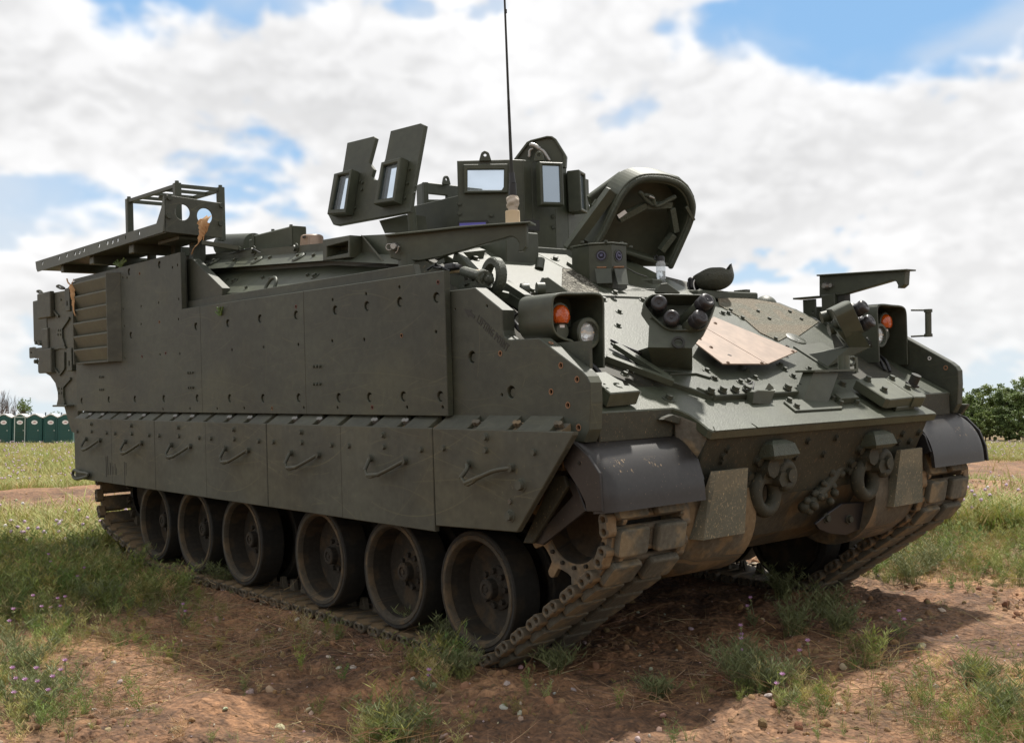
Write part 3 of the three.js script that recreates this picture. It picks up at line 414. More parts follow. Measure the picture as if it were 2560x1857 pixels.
// raised cover on the glacis
let cover;
{
  const y = (x) => 1.97 - .594 * x;
  const poly = [[.02, 1.25], [.45, 1.28], [.64, 1.12], [.95, .76], [1.0, .72], [1.0, -.24], [.96, -.27], [.9, -.42], [.62, -.95], [.35, -1.30], [.20, -1.36], [.0, -1.22], [-.02, -.9], [.02, -.6]];
  cover = part('glacis_cover', prism3(poly.map(([x, z]) => v3(x, y(x), z)), GN, -.055, { bevel: .005 }), M.glacis, V);
  // bolted bar along its foot
  part('cover_bar', prism3([[.935, .76], [1.012, .70], [1.012, -.25], [.935, -.25]].map(([x, z]) => v3(x, y(x) + .012, z)), GN, -.062, { bevel: .005 }), M.paint, cover);
  for (const q of [[360, 80], [445, 75], [533, 70], [617, 68], [905, 58], [1003, 53], [1290, 35]]) bolt(cover, onG(zE(...q), .018), GN, .022, .02, .027);
  for (const q of [zC(1270, 512), zC(1262, 610), zC(1435, 430), zC(1350, 930), zC(1310, 955), zC(1565, 995), zC(1890, 930), zC(1945, 985), zC(1160, 425), zD(410, 512), zD(635, 515), zD(160, 522), zD(200, 522), zD(215, 503), zD(300, 557), zD(490, 565), zD(717, 568), zD(535, 705), zD(570, 890), zD(600, 920), zD(660, 968), zD(390, 980), zD(100, 985), zD(335, 930), zD(775, 915), zD(285, 1008), zD(345, 1005)]) bolt(cover, onG(q), GN, .014, .014, .024);
  // non-skid grit panel on the far half
  part('grit_panel', prism3([zD(128, 412), zD(330, 408), zD(552, 446), zD(850, 575), zD(700, 680), zD(640, 672), zD(560, 715), zD(430, 655), zD(330, 568), zD(140, 462)].map(q => onG(q, .006)), GN, -.005, { bevel: .001 }), M.grit, cover, 'brown gritty non-skid panel');
  part('cover_cap', lathe([[0, .008], [.062, .008], [.07, .005], [.072, 0]], onG(zD(680, 700)), GN, 28), M.glacis, cover);
  // folding identification panel in two halves, standing off the cover
  const pn = [[-43, 730], [95, 550], [690, 795], [480, 885], [160, 885]].map(q => onG(zD(...q), .055));
  const sA = onG(zD(58, 640 - 40), .055), s0 = onG(zD(20, 622), .055), s1 = onG(zD(470, 885), .055);
  const pa = part('identification_panel', prism3([pn[0], pn[4], s1, s0].reverse(), GN, .008, { bevel: .0015 }), M.tan, V, 'lower half of the flat tan panel'); part('identification_panel', prism3([s0.clone().add(v3(-.006, .004, -.004)), s1.clone().add(v3(-.006, .004, -.004)), pn[3], pn[2], pn[1]].reverse(), GN, .008, { bevel: .0015 }), M.tan, V, 'upper half of the flat tan panel');
  for (const q of [zD(130, 800), zD(300, 870), zD(600, 800), zD(150, 640)]) { const c = onG(q, .0); part('standoff', cyl(c, c.clone().addScaledVector(GN, .052), .012, .012, 10), M.dark, pa); }
  for (const q of [zD(0, 700), zD(110, 590), zD(660, 790), zD(200, 870), zD(440, 872), zD(80, 760)]) bolt(pa, onG(q, .063), GN, .008, .005, .012, M.tan);
  part('panel_scuff', prism3([[195, 812], [205, 808], [228, 818], [222, 822]].map(q => onG(zD(...q), .0638)), GN, .0006, { bevel: 0 }), M.dark, pa);
}

// ================================================================ running gear
{
  const SPR = [.81, .80], IDL = [-5.06, .57], wheelX = [.075, -.70, -1.54, -2.63, -3.42, -4.19], wheelY = (x) => .385 + (x < 0 ? -x * .0055 : 0), WR = .318;
  const T0 = 1.065, T1 = 1.605, TC = (T0 + T1) / 2;
  // ---- road wheel: tyre, rim, dished disc and hub, twice (outer and inner)
  const tyreP = [[.275, -.0], [.312, 0], [.318, .008], [.318, .165], [.312, .173], [.275, .173]], rimP = [[.268, .004], [.288, -.006], [.296, -.006], [.297, .18], [.282, .178], [.262, .150], [.246, .05], [.24, .03]], discP = [[.25, .075], [.20, .070], [.12, .062], [.11, .058], [0, .058]];
  const at = (prof) => prof.map(([r, a]) => [r, a]);
  const geo = {};
  for (const side of [1, -1]) for (let k = 0; k < 6; k++) {
    const cx = wheelX[k], cy = wheelY(cx), grp = group('road_wheel');
    const zO = 1.56, f = (g) => side > 0 ? g : mirrorZ(g);
    const L = (prof, z) => f(lathe(prof, v3(cx, cy, z), Z, 44));
    part('tyre', [L(tyreP, zO - .175), L(tyreP, 1.12)], M.tyre, grp);
    part('rim', [L([[.246, .0], [.252, .10], [.260, .150], [.297, .150], [.297, .0]], zO - .175), L([[.25, 0], [.27, .17], [.297, .17], [.297, 0]], 1.12)], M.barrel, grp); part('rim_edge', L([[.258, .145], [.264, .168], [.272, .177], [.292, .177], [.297, .168], [.297, .146]], zO - .175), M.rim, grp);
    part('wheel_disc', [L([[.268, .030], [.21, .022], [.17, .012], [.13, .020], [.115, .022], [0, .022]], zO - .175), L([[.27, .08], [0, .08]], 1.12)], M.disc, grp);
    part('hub', [L([[.118, .012], [.118, .034], [.104, .042], [.078, .046], [.066, .06], [.056, .068], [.054, .105], [.048, .112], [.030, .114], [.028, .106], [.014, .106], [.012, .112], [0, .112]], zO - .175)], M.disc, grp);
    if (side > 0) for (let b = 0; b < 8; b++) { const t = b / 8 * Math.PI * 2 + k; bolt(grp, v3(cx + .092 * Math.cos(t), cy + .092 * Math.sin(t), zO - .175 + .040), Z, .0165, .024, 0, M.disc); }
    part('suspension_arm', f(bar(v3(cx, cy, 1.05), v3(cx - .28, cy + .22, 1.03), .07, .11)), M.disc, grp);
  }
  // ---- sprocket: toothed rings inside and outside, drum between, final drive housing
  for (const side of [1, -1]) {
    const f = (g) => side > 0 ? g : mirrorZ(g), grp = group('drive_sprocket');
    const teeth = 11, ring = [];
    for (let i = 0; i < teeth; i++) { const a = (i + .22) / teeth * Math.PI * 2; for (const [da, r] of [[-.20, .252], [-.105, .262], [-.075, .318], [-.03, .330], [.03, .330], [.075, .318], [.105, .262], [.20, .252]]) ring.push([SPR[0] + r * Math.cos(a + da), SPR[1] + r * Math.sin(a + da)]); }
    for (const z of [1.53, 1.14]) part('sprocket_ring', f(prismZ(ring, z - .03, z, { bevel: .003, holes: [circ(...SPR, .195, 40, true)] })), M.shoe, grp);
    part('sprocket_drum', f(lathe([[.19, -.40], [.20, -.39], [.20, .0], [.196, .0], [.175, -.10], [.12, -.14], [0, -.14]], v3(...SPR, 1.525), Z, 40)), M.disc, grp);
    for (let b = 0; b < 16; b++) { const t = b / 16 * Math.PI * 2; const p = v3(SPR[0] + .212 * Math.cos(t), SPR[1] + .212 * Math.sin(t), 1.53 * side); if (side > 0) bolt(grp, p, Z, .011, .014, 0, M.disc); }
    part('final_drive_housing', f(lathe([[.0, 0], [.20, 0], [.265, -.0], [.30, -.02], [.315, -.10], [.33, -.14], [.335, -.52], [0, -.52]], v3(SPR[0] - .02, SPR[1] - .01, 1.07), Z, 44)), M.drive, grp, 'brown dusty round final drive housing');
    for (let b = 0; b < 14; b++) { const t = b / 14 * Math.PI * 2 + .1; bolt(grp, v3(SPR[0] - .02 + .292 * Math.cos(t), SPR[1] - .01 + .292 * Math.sin(t), side * 1.058), v3(0, 0, side), .014, .024, .017, M.dirty); }
    const idl = group('idler_wheel');
    part('tyre', f(lathe([[.2, 0], [.262, 0], [.27, .01], [.27, .09], [.262, .10], [.2, .10]], v3(...IDL, 1.22), Z, 36)), M.tyre, idl); part('tyre', f(lathe([[.2, 0], [.27, 0], [.27, .09], [.2, .09]], v3(...IDL, 1.10), Z, 36)), M.tyre, idl);
    part('wheel_disc', f(lathe([[.21, .08], [.1, .06], [.1, .12], [0, .12]], v3(...IDL, 1.20), Z, 30)), M.barrel, idl);
  }
  // ---- track path: the line of the pins, counter-clockwise seen from the near side
  const tk = .036, circles = [[...SPR, .285], [IDL[0], IDL[1], .27 + tk]];
  const path = [];
  const arc = (c, r, a0, a1, n = 24) => { for (let i = 0; i <= n; i++) { const a = lerp(a0, a1, i / n); path.push([c[0] + r * Math.cos(a), c[1] + r * Math.sin(a)]); } };
  const w1 = [wheelX[0], wheelY(wheelX[0])], w6 = [wheelX[5], wheelY(wheelX[5])], rw = WR + tk;
  const tang = (c1, r1, c2, r2) => { const dx = c2[0] - c1[0], dy = c2[1] - c1[1], d = Math.hypot(dx, dy), a = Math.atan2(dy, dx), b = Math.acos((r1 - r2) / d); return a - b; };   // outer tangent on the right of c1->c2
  const A = tang(w1, rw, SPR, .285), Bq = tang(IDL, circles[1][2], w6, rw);
  arc(w1, rw, -Math.PI / 2, A, 8);                                  // front road wheel
  arc(SPR, .285, A, Math.PI / 2 + .02, 28);                         // round the sprocket
  for (let i = 1; i < 20; i++) { const t = i / 20, x = lerp(SPR[0], IDL[0], t); path.push([x, lerp(SPR[1] + .285, IDL[1] + circles[1][2], t) - .05 * Math.sin(t * Math.PI * 4) ** 2 * (t > .05 ? 1 : 0)]); }
  arc(IDL, circles[1][2], Math.PI / 2, 2 * Math.PI + Bq, 24);
  arc(w6, rw, Bq, -Math.PI / 2, 6);
  for (const k of [4, 3, 2, 1]) path.push([wheelX[k], wheelY(wheelX[k]) - rw + .002]);
  // resample at the pitch
  const cum = [0]; for (let i = 1; i <= path.length; i++) { const p = path[i - 1], q = path[i % path.length]; cum.push(cum[i - 1] + Math.hypot(q[0] - p[0], q[1] - p[1])); }
  const total = cum[path.length], count = Math.round(total / .152), pitch = total / count;
  const pt = (s) => { s = ((s % total) + total) % total; let i = 0; while (cum[i + 1] < s) i++; const t = (s - cum[i]) / (cum[i + 1] - cum[i]), p = path[i], q = path[(i + 1) % path.length]; return [lerp(p[0], q[0], t), lerp(p[1], q[1], t)]; };
  // ---- one shoe, local axes: x along the track, y away from the wheels, z across
  const rb = (w, h, d, x, y, z, r = .006) => rbox(w, h, d, r).translate(x, y, z);
  const Wd = T1 - T0;
  const shoeG = boxUV(merge([rb(.118, .034, .225, 0, 0, .128), rb(.118, .034, .225, 0, 0, -.128), rb(.06, .03, .05, 0, 0, 0), cyl(v3(-.048, 0, -Wd / 2 + .03), v3(-.048, 0, Wd / 2 - .03), .019, .019, 12), cyl(v3(.048, 0, -Wd / 2 + .03), v3(.048, 0, Wd / 2 - .03), .019, .019, 12), cyl(v3(-.048, 0, -Wd / 2 + .012), v3(-.048, 0, Wd / 2 - .012), .0125, .0125, 10), cyl(v3(.048, 0, -Wd / 2 + .012), v3(.048, 0, Wd / 2 - .012), .0125, .0125, 10),
    prismZ([[-.035, -.015], [.035, -.015], [.018, -.085], [.008, -.09], [.006, -.045], [-.006, -.045], [-.008, -.09], [-.018, -.085]].reverse(), -.018, .018, { bevel: .003 })]));
  const padShape = rounded([[-.067, -.098], [.067, -.098], [.067, .098], [-.067, .098]], .024, 3);
  const padG1 = boxUV(prismY(padShape.map(([a, b]) => [a, b + .128]), .015, .058, { bevel: .011, seg: 2 })), padG2 = boxUV(prismY(padShape.map(([a, b]) => [a, b - .128]), .015, .058, { bevel: .011, seg: 2 }));
  const endShape = []; for (let i = 0; i <= 10; i++) { const t = -Math.PI * .62 + i / 10 * Math.PI * 1.24; endShape.push([.028 + .031 * Math.cos(t), .031 * Math.sin(t)]); } for (let i = 0; i <= 10; i++) { const t = Math.PI * .38 + i / 10 * Math.PI * 1.24; endShape.push([-.028 + .031 * Math.cos(t), .031 * Math.sin(t)]); }
  const conn = (sg) => prismZ(endShape, sg > 0 ? Wd / 2 - .05 : -Wd / 2 - .012, sg > 0 ? Wd / 2 + .012 : -Wd / 2 + .05, { bevel: .005, holes: [circ(-.028, 0, .0145, 10, true), circ(.028, 0, .0145, 10, true)] });
  const connO = boxUV(conn(-1)), connI = boxUV(conn(1));
  const plain = boxUV(merge([shoeG, padG1, padG2]));
  for (const side of [1, -1]) {
    const grp = group('track', V, side > 0 ? 'brown dusty track under the armored skirt' : 'brown dusty track on the far side');
    for (let i = 0; i < count; i++) {
      const s = i * pitch + .06, p = pt(s), a = pt(s - .06), b = pt(s + .06); let tx = b[0] - a[0], ty = b[1] - a[1]; const l = Math.hypot(tx, ty); tx /= l; ty /= l;
      const m = new THREE.Matrix4().makeBasis(v3(tx, ty, 0), v3(ty, -tx, 0), v3(0, 0, -1)).setPosition(p[0], p[1], side * TC);
      const seen = !(p[1] > .82 && p[0] < .75 && p[0] > IDL[0] - .1);   // the run under the skirt shows nothing of its pads
      for (const [n, g, mt] of seen ? [['track_shoe', shoeG, M.shoe], ['track_pad', padG1, M.pad], ['track_pad', padG2, M.pad]] : [['track_shoe', plain, M.shoe]]) { const o = new THREE.Mesh(g, mt); o.name = n; o.applyMatrix4(m); grp.add(o); }
      // the connector straddles this shoe and the one before, turned to the middle of the joint
      const p0 = pt(s - pitch / 2), a0 = pt(s - pitch / 2 - .03), b0 = pt(s - pitch / 2 + .03); let ux = b0[0] - a0[0], uy = b0[1] - a0[1]; const ul = Math.hypot(ux, uy); ux /= ul; uy /= ul;
      const mc = new THREE.Matrix4().makeBasis(v3(ux, uy, 0), v3(uy, -ux, 0), v3(0, 0, -1)).setPosition(p0[0], p0[1], side * TC);
      for (const g of seen ? [connO, connI] : [side > 0 ? connO : connI]) { const o = new THREE.Mesh(g, M.shoe); o.name = 'end_connector'; o.applyMatrix4(mc); grp.add(o); }
    }
  }
}

// ================================================================ front fenders (black rubber mudguards)
for (const side of [1, -1]) {
  const f = (g) => side > 0 ? g : mirrorZ(g);
  const prof = smoothPath([[.80, 1.222], [.96, 1.214], [1.08, 1.168], [1.165, 1.085], [1.205, .99], [1.217, .893]], 5);
  // a thick moulded sheet, rolled inwards at its outer end
  const sheet = (() => { const nz = 22, r = .075, zO = 1.70, zI = 1.045, pos = [], idx = [], np = prof.length; const nrm = prof.map((p, i) => { const q0 = prof[Math.max(0, i - 1)], q1 = prof[Math.min(np - 1, i + 1)], dx = q1[0] - q0[0], dy = q1[1] - q0[1], l = Math.hypot(dx, dy); return [-dy / l, dx / l]; });   // inward normal is minus this
    for (const off of [0, .022]) for (let k = 0; k <= nz; k++) { const t = k / nz, z = zI + (zO - zI) * (1 - (1 - t) ** 1.8), e = Math.max(0, z - (zO - r)), d = r - Math.sqrt(Math.max(0, r * r - e * e)) + off; for (let i = 0; i < np; i++) pos.push(prof[i][0] + nrm[i][0] * d * (nrm[i][0] < 0 ? 1 : -1), prof[i][1] - Math.abs(nrm[i][1]) * d, z - (off && k === nz ? .002 : 0)); }
    const id = (o, k, i) => (o * (nz + 1) + k) * np + i; for (let k = 0; k < nz; k++) for (let i = 0; i + 1 < np; i++) { idx.push(id(0, k, i), id(0, k + 1, i), id(0, k, i + 1), id(0, k, i + 1), id(0, k + 1, i), id(0, k + 1, i + 1)); idx.push(id(1, k, i), id(1, k, i + 1), id(1, k + 1, i), id(1, k, i + 1), id(1, k + 1, i + 1), id(1, k + 1, i)); }
    for (let k = 0; k < nz; k++) idx.push(id(0, k, np - 1), id(0, k + 1, np - 1), id(1, k, np - 1), id(1, k, np - 1), id(0, k + 1, np - 1), id(1, k + 1, np - 1)); for (let i = 0; i + 1 < np; i++) for (const k of [0, nz]) idx.push(id(0, k, i), id(0, k, i + 1), id(1, k, i), id(1, k, i), id(0, k, i + 1), id(1, k, i + 1));
    const g = new THREE.BufferGeometry(); g.setAttribute('position', new THREE.Float32BufferAttribute(pos, 3)); g.setIndex(idx); return toCreased(clean(g), .8); })();
  const o = part('mudguard', f(sheet), M.fender, V, side > 0 ? 'black rubber mudguard splashed with dry mud' : undefined);
  part('mudguard_top', f(box(.80, .925, 1.229, 1.241, 1.06, 1.60, .003)), M.paint, o);
  if (side > 0) {
    const q = [[1092, 132], [1190, 222], [1262, 335], [1282, 580], [1182, 580], [1172, 520], [1128, 430], [1032, 280]].map(p => xy(hz(zF(...p), 1.70)));
    part('mudguard_side', prismZ(q.reverse(), 1.685, 1.702, { bevel: .003 }), M.fender, o);
    const h = hz(zF(1130, 272), 1.705); part('hole', lathe([[.004, 0], [.009, 0], [.009, .002], [.004, .002]], h, Z, 10), M.dark, o);
  } else part('mudguard_side', f(prismZ([[.86, 1.222], [.96, 1.214], [1.08, 1.168], [1.165, 1.085], [1.205, .99], [1.217, .893], [1.1, .893], [1.0, 1.1]].reverse(), 1.685, 1.702, { bevel: .003 })), M.fender, o);
  part('mudguard_inner', f(prismZ([[1.20, .99], [1.165, 1.085], [1.08, 1.16], [.96, 1.20], [.80, 1.20], [.95, 1.08], [1.10, .95]], 1.03, 1.044, { bevel: .003 })), M.black, o);
}
// guard plates in front of the first road wheel
{
  const gp = (pts, z0, z1, m, n) => part(n, prismZ(pts.map(p => xy(hz(zF(...p), z1))).reverse(), z0, z1, { bevel: .004 }), m);
  gp([[1042, 348], [1112, 400], [1178, 575], [905, 790], [830, 775], [1090, 480]].slice(0, 6), 1.60, 1.618, M.fender, 'sprocket_guard');
  gp([[975, 345], [1036, 350], [1060, 420], [838, 782], [776, 778]], 1.615, 1.64, M.mud, 'sprocket_guard');
}
// ================================================================ headlight clusters
for (const side of [1, -1]) {
  const f = (g) => side > 0 ? g : mirrorZ(g), XO = .75, grp = group('headlight_cluster');
  const pz = (x, y, xx = XO) => { const h = hx(zC(x, y), xx); return [h.z, h.y]; };
  const path = smoothPath([[975, 835], [972, 775], [945, 722], [880, 698], [826, 662], [802, 600], [800, 520], [800, 440], [812, 402], [850, 382], [980, 379], [1110, 380], [1146, 394], [1160, 430], [1163, 600], [1166, 905]].map(p => pz(...p)), 3);
  if (side < 0) { const zo = path[6 * 3][0], bot = path[path.length - 1][1] - .02; path.splice(0, path.findIndex(p => p[1] > 1.80), [zo, bot], [zo, lerp(bot, 1.8, .5)]); }   // the far guard has two straight walls
  part('lamp_guard', toCreased(f(prismX(strip(path, .013), .50, XO, { bevel: .003 })), .6), M.paint, grp);
  const inner = path.slice(0, -1).map(([z, y]) => [lerp(z, 1.42, .03), lerp(y, 1.7, .03)]);
  part('lamp_back', f(prismX(inner.concat([[path[path.length - 1][0] + .01, path[0][1]]]).reverse(), .50, .515, { bevel: 0 })), M.paint, grp);
  // amber marker
  const [az0, ay0] = pz(873, 535, .69);
  const dome = new THREE.SphereGeometry(.055, 48, 40, 0, Math.PI * 2, 0, Math.PI / 2); dome.scale(1, .62, 1); dome.rotateZ(-Math.PI / 2); const dp = dome.attributes.position; for (let i = 0; i < dp.count; i++) if (dp.getY(i) < -.036) dp.setY(i, -.036); for (let i = 0; i < dp.count; i++) { const k = 1 + .035 * Math.sin(dp.getY(i) * 900) * (dp.getX(i) > .006 ? 1 : 0); dp.setX(i, dp.getX(i) * k); dp.setZ(i, dp.getZ(i) * (1 + (k - 1) * .5)); } dome.computeVertexNormals(); dome.translate(.672, ay0, az0);
  part('amber_lamp', f(clean(dome)), M.amber, grp, 'amber marker lamp');
  const ring = circ(0, 0, .067, 28).map(([a, b]) => [az0 + a, ay0 + Math.max(b, -.041)]);
  part('lamp_bezel', [f(prismX(ring, .62, .672, { bevel: .004 })), f(lathe([[0, .055], [.04, .055], [.047, .045], [.048, 0]], v3(.62, ay0 - .075, az0 - .008), X, 24))], M.paint, grp);
  part('lamp_label', f(box(.6755, .677, ay0 - .058, ay0 - .044, az0 - .02, az0 + .012, 0)), M.white, grp);
  // service headlight
  const [hz0, hy0] = pz(1037, 662, .70);
  part('headlight_bowl', f(lathe([[0, 0], [.05, .01], [.068, .05], [.078, .085], [.079, .112], [.074, .118], [.06, .118], [.055, .105], [.052, .092]], v3(.605, hy0, hz0), X, 32)), M.paint, grp);
  part('reflector', f(lathe([[.0, .0], [.014, .002], [.030, .011], [.044, .026], [.0545, .047]], v3(.655, hy0, hz0), X, 36)), M.silver, grp);
  const gl = []; for (let i = 0; i <= 10; i++) { const t = i / 10; gl.push([.0545 * Math.sin(t * Math.PI / 2), .060 - .014 * (1 - Math.cos(t * Math.PI / 2))]); }
  part('headlight_lens', f(lathe(gl, v3(.655, hy0, hz0), X, 36)), M.clear, grp, 'clear round headlight lens'); part('bulb', f(lathe([[0, .03], [.006, .028], [.008, .018], [.008, .0]], v3(.655, hy0, hz0), X, 12)), M.lens, grp);
  part('lens_bar', f(box(.7085, .7115, hy0 + .002, hy0 + .008, hz0 - .045, hz0 + .045, .001)), M.tanBase, grp);
  part('lamp_cable', [f(tube([v3(.60, hy0, hz0 + .02), v3(.64, hy0 - .10, hz0 + .02), v3(.72, hy0 - .16, hz0 - .02), v3(.77, hy0 - .22, hz0 - .045)], .011, 8)), f(tube([v3(.60, hy0, hz0), v3(.66, hy0 - .11, hz0 + .04), v3(.75, hy0 - .17, hz0), v3(.79, hy0 - .23, hz0 - .02)], .011, 8))], M.black, grp);
  if (side > 0) part('lamp_wiring', [tube([hz(zN(1000, 1190), 1.56), hz(zN(1060, 1120), 1.55), hz(zN(1180, 1110), 1.53)], .007), tube([hz(zN(1000, 1220), 1.56), hz(zN(1080, 1300), 1.55), hz(zN(1210, 1340), 1.53)], .013), tube([hz(zN(1010, 1250), 1.56), hz(zN(1110, 1360), 1.55), hz(zN(1230, 1400), 1.53)], .011)], M.black, grp);
}
// ================================================================ smoke grenade launchers
for (const side of [1, -1]) {
  const f = (g) => side > 0 ? g : mirrorZ(g), grp = group('smoke_launcher');
  const a = v3(.70, .42, .58).normalize(), P0 = v3(.74, 1.79, .74).addScaledVector(a, .12);
  const on = (x, y, d = 0) => hitP(zC(x, y), P0.clone().addScaledVector(a, d), a);
  const fr = frameOf(a, P0, Y), pts = [[1436, 450], [1470, 402], [1510, 380], [1700, 380], [1910, 386], [1950, 405], [1962, 450], [1935, 520], [1885, 620], [1850, 640], [1640, 642], [1585, 618], [1500, 540]].map(p => fr.to2(on(...p)));
  const cx = pts.reduce((s, p) => s + p[0], 0) / pts.length, cy = pts.reduce((s, p) => s + p[1], 0) / pts.length, ccw = THREE.ShapeUtils.area(pts.map(p => new THREE.Vector2(...p))) > 0 ? pts : pts.slice().reverse();
  const outer = rounded(ccw, .012, 2), inn = outer.map(([p, q]) => { const d = Math.hypot(p - cx, q - cy); return [cx + (p - cx) * (1 - .011 / d), cy + (q - cy) * (1 - .011 / d)]; });
  part('launcher_frame', f(extr(outer, .115, { bevel: .003, holes: [inn.slice().reverse()] }).translate(0, 0, -.115).applyMatrix4(fr.m)), M.paint, grp);
  part('launcher_back', f(extr(inn.map(([p, q]) => [cx + (p - cx) * .995, cy + (q - cy) * .995]), .008, { bevel: 0 }).translate(0, 0, -.113).applyMatrix4(fr.m)), M.paint, grp);
  const aL = v3(.62, .22, .72).normalize(), aR = v3(.86, .48, .10).normalize();
  for (const [x, y, d, axs] of [[1553, 447, .03, aL], [1642, 552, .03, aL], [1890, 432, .06, aR], [1845, 548, .06, aR]]) {
    const c = on(x, y, d);
    part('tube', f(cyl(c.clone().addScaledVector(axs, -.20), c.clone().addScaledVector(axs, -.03), .036, .036, 24)), M.paint, grp);
    part('tube_cap', f(lathe([[.038, -.055], [.0405, -.05], [.0405, -.018], [.0385, -.015], [.0385, -.011], [.0425, -.008], [.0425, .002], [.0405, .010], [.034, .017], [.026, .019], [.016, .014], [.009, .012], [.005, .016], [0, .0165]], c, axs, 28)), M.rubber, grp);
  }
  // neck and foot on the glacis
  const bl = onG(zC(1512, 900)), br = onG(zC(1790, 928)), k = GN.clone().multiplyScalar(.02), bk = v3(-.14, .083, 0);
  const mid = [on(1485, 560, -.02), on(1885, 640, -.02), on(1485, 560, -.14), on(1885, 640, -.14), on(1640, 660, -.02), on(1830, 665, -.02)];
  const waist = [on(1475, 760, .0), on(1790, 765, .0), on(1475, 760, -.11), on(1790, 765, -.11)];
  part('launcher_body', f(hull(mid.concat(waist))), M.paint, grp);
  part('launcher_neck', f(hull(waist.concat([bl, br, bl.clone().add(bk), br.clone().add(bk)]))), M.paint, grp);
  part('launcher_foot', f(prism3([bl.clone().add(v3(.03, -.018, .09)), br.clone().add(v3(.03, -.018, -.02)), br.clone().add(v3(-.22, .13, -.02)), bl.clone().add(v3(-.22, .13, .09))].reverse(), GN, .010, { bevel: .002 })), M.paint, grp);
  { const c = on(1690, 728, .012); part('launcher_socket', f(lathe([[.022, 0], [.034, 0], [.034, .008], [.022, .008], [.02, 0]], c, a, 24)), M.dark, grp); }
}
// ================================================================ bow fittings
{
  // padded block beside the near lamp, with two kidney slots and a notch
  const top = [[1097, 936], [1172, 931], [1262, 985], [1300, 1003], [1312, 1028], [1340, 1030], [1330, 1012], [1424, 1068], [1212, 1085], [1120, 1012]].map(p => onL(zC(...p), .085)), f = frameOf(LN, top[0]);
  const c2 = top.map(f.to2), kid = (px, py) => { const [a, b] = f.to2(onL(zC(px, py), .085)), o = []; for (let i = 0; i <= 8; i++) { const t = i / 8 * 3.6 - .6; o.push([a + .026 * Math.cos(t), b + .026 * Math.sin(t)]); } for (let i = 8; i >= 0; i--) { const t = i / 8 * 3.6 - .6; o.push([a + .019 * Math.cos(t), b + .019 * Math.sin(t)]); } return o; };
  const A2 = THREE.ShapeUtils.area(c2.map(p => new THREE.Vector2(...p))) > 0 ? c2 : c2.slice().reverse();
  part('bow_block', extr(A2, .075, { bevel: .005, holes: [kid(1172, 1034), kid(1270, 1030)].map(h => THREE.ShapeUtils.area(h.map(p => new THREE.Vector2(...p))) < 0 ? h : h.reverse()) }).translate(0, 0, -.075).applyMatrix4(f.m), M.paint);
  // two bolted armour blocks on the far side, with a step below
  const far1 = part('bow_block', prism3([[1112, 990], [1160, 976], [1312, 976], [1522, 1112], [1352, 1130], [1322, 1122]].map(p => onL(zD(...p), .085)).reverse(), LN, -.06, { bevel: .005 }), M.paint);
  part('bow_block', prism3([[1318, 976], [1402, 970], [1608, 1100], [1600, 1112], [1526, 1112]].map(p => onL(zD(...p), .09)).reverse(), LN, -.07, { bevel: .005 }), M.paint);
  part('bow_step', prism3([[1362, 1158], [1500, 1152], [1528, 1172], [1398, 1186]].map(p => onL(zD(...p), .028)).reverse(), LN, -.028, { bevel: .004 }), M.paint, far1);
  part('bow_step', prism3([[955, 1085], [1085, 1075], [1132, 1112], [1000, 1122]].map(p => onL(zD(...p), .04)).reverse(), LN, -.04, { bevel: .004 }), M.paint, far1);
  for (const q of [zD(1190, 990), zD(1360, 985), zD(1305, 1065), zD(1470, 1050)]) bolt(far1, onL(q, .09), LN, .019, .018, .024);
  { const c = onL(zD(1505, 1030), .09); part('filler_neck', [cyl(c, c.clone().addScaledVector(LN, .07), .028, .03, 16), cyl(c, c.clone().addScaledVector(LN, .012), .042, .042, 6)], M.dark, far1); }
  // fork-shaped cleat at the foot of the cover
  const cl = onL(zD(455, 1165), 0);
  part('cleat', [prism3([[385, 1075], [412, 1062], [525, 1066], [540, 1058], [503, 1160], [500, 1172], [380, 1160]].map(p => hx(zD(...p), cl.x)).reverse(), X, -.05, { bevel: .004 }), hull([[462, 1060], [490, 1012], [522, 1042], [526, 1060]].flatMap(p => [hx(zD(...p), cl.x - .03), hx(zD(...p), cl.x - .05)]))], M.paint);
  part('cleat_wire', tube([zD(310, 1030), zD(345, 1020), zD(380, 1005), zD(372, 1050), zD(330, 1060)].map(q => onG(q, .03)), .004, 6), M.black);
  // tool bars lying on the near half of the cover
  const b1 = (q0, q1, w, h, up) => part('tool_bar', bar(onG(zC(...q0), up), onG(zC(...q1), up), w, h, GN), M.paint);
  b1([1175, 832], [1655, 1012], .035, .03, .03); b1([1245, 745], [1625, 985], .045, .025, .03);
  part('strap', tube([zC(1218, 712), zC(1300, 752), zC(1420, 800), zC(1505, 822)].map(q => onG(q, .035)), .009, 8), M.black);
  part('buckle', [cyl(onG(zC(1500, 810), .03), onG(zC(1508, 850), .03), .012, .012, 10)], M.steel);
  part('flat_lug', prism3([[1632, 938], [1820, 930], [1885, 932], [1928, 960], [1918, 972], [1870, 958], [1820, 943], [1635, 948]].map(p => onG(zC(...p), .012)).reverse(), GN, -.012, { bevel: .002 }), M.paint);
  // socket bracket standing on the lip
  const base = [[597, 1142], [640, 1130], [925, 1120], [1016, 1182], [1008, 1190], [680, 1209]].map(p => onL(zD(...p), .012)).reverse();
  const br = part('socket_bracket', prism3(base, LN, -.012, { bevel: .003 }), M.paint);
  const pl = onL(zD(735, 1148)), prr = onL(zD(905, 1168)), xb = (pl.x + prr.x) / 2 - .02;
  const tl = hx(zD(808, 932), xb), tr = hx(zD(985, 938), xb), bkv = v3(-.07, 0, 0);
  part('bracket_post', hull([pl, prr, tl, tr, pl.clone().add(v3(-.06, .031, 0)), prr.clone().add(v3(-.06, .031, 0)), tl.clone().add(bkv), tr.clone().add(bkv)]), M.paint, br);
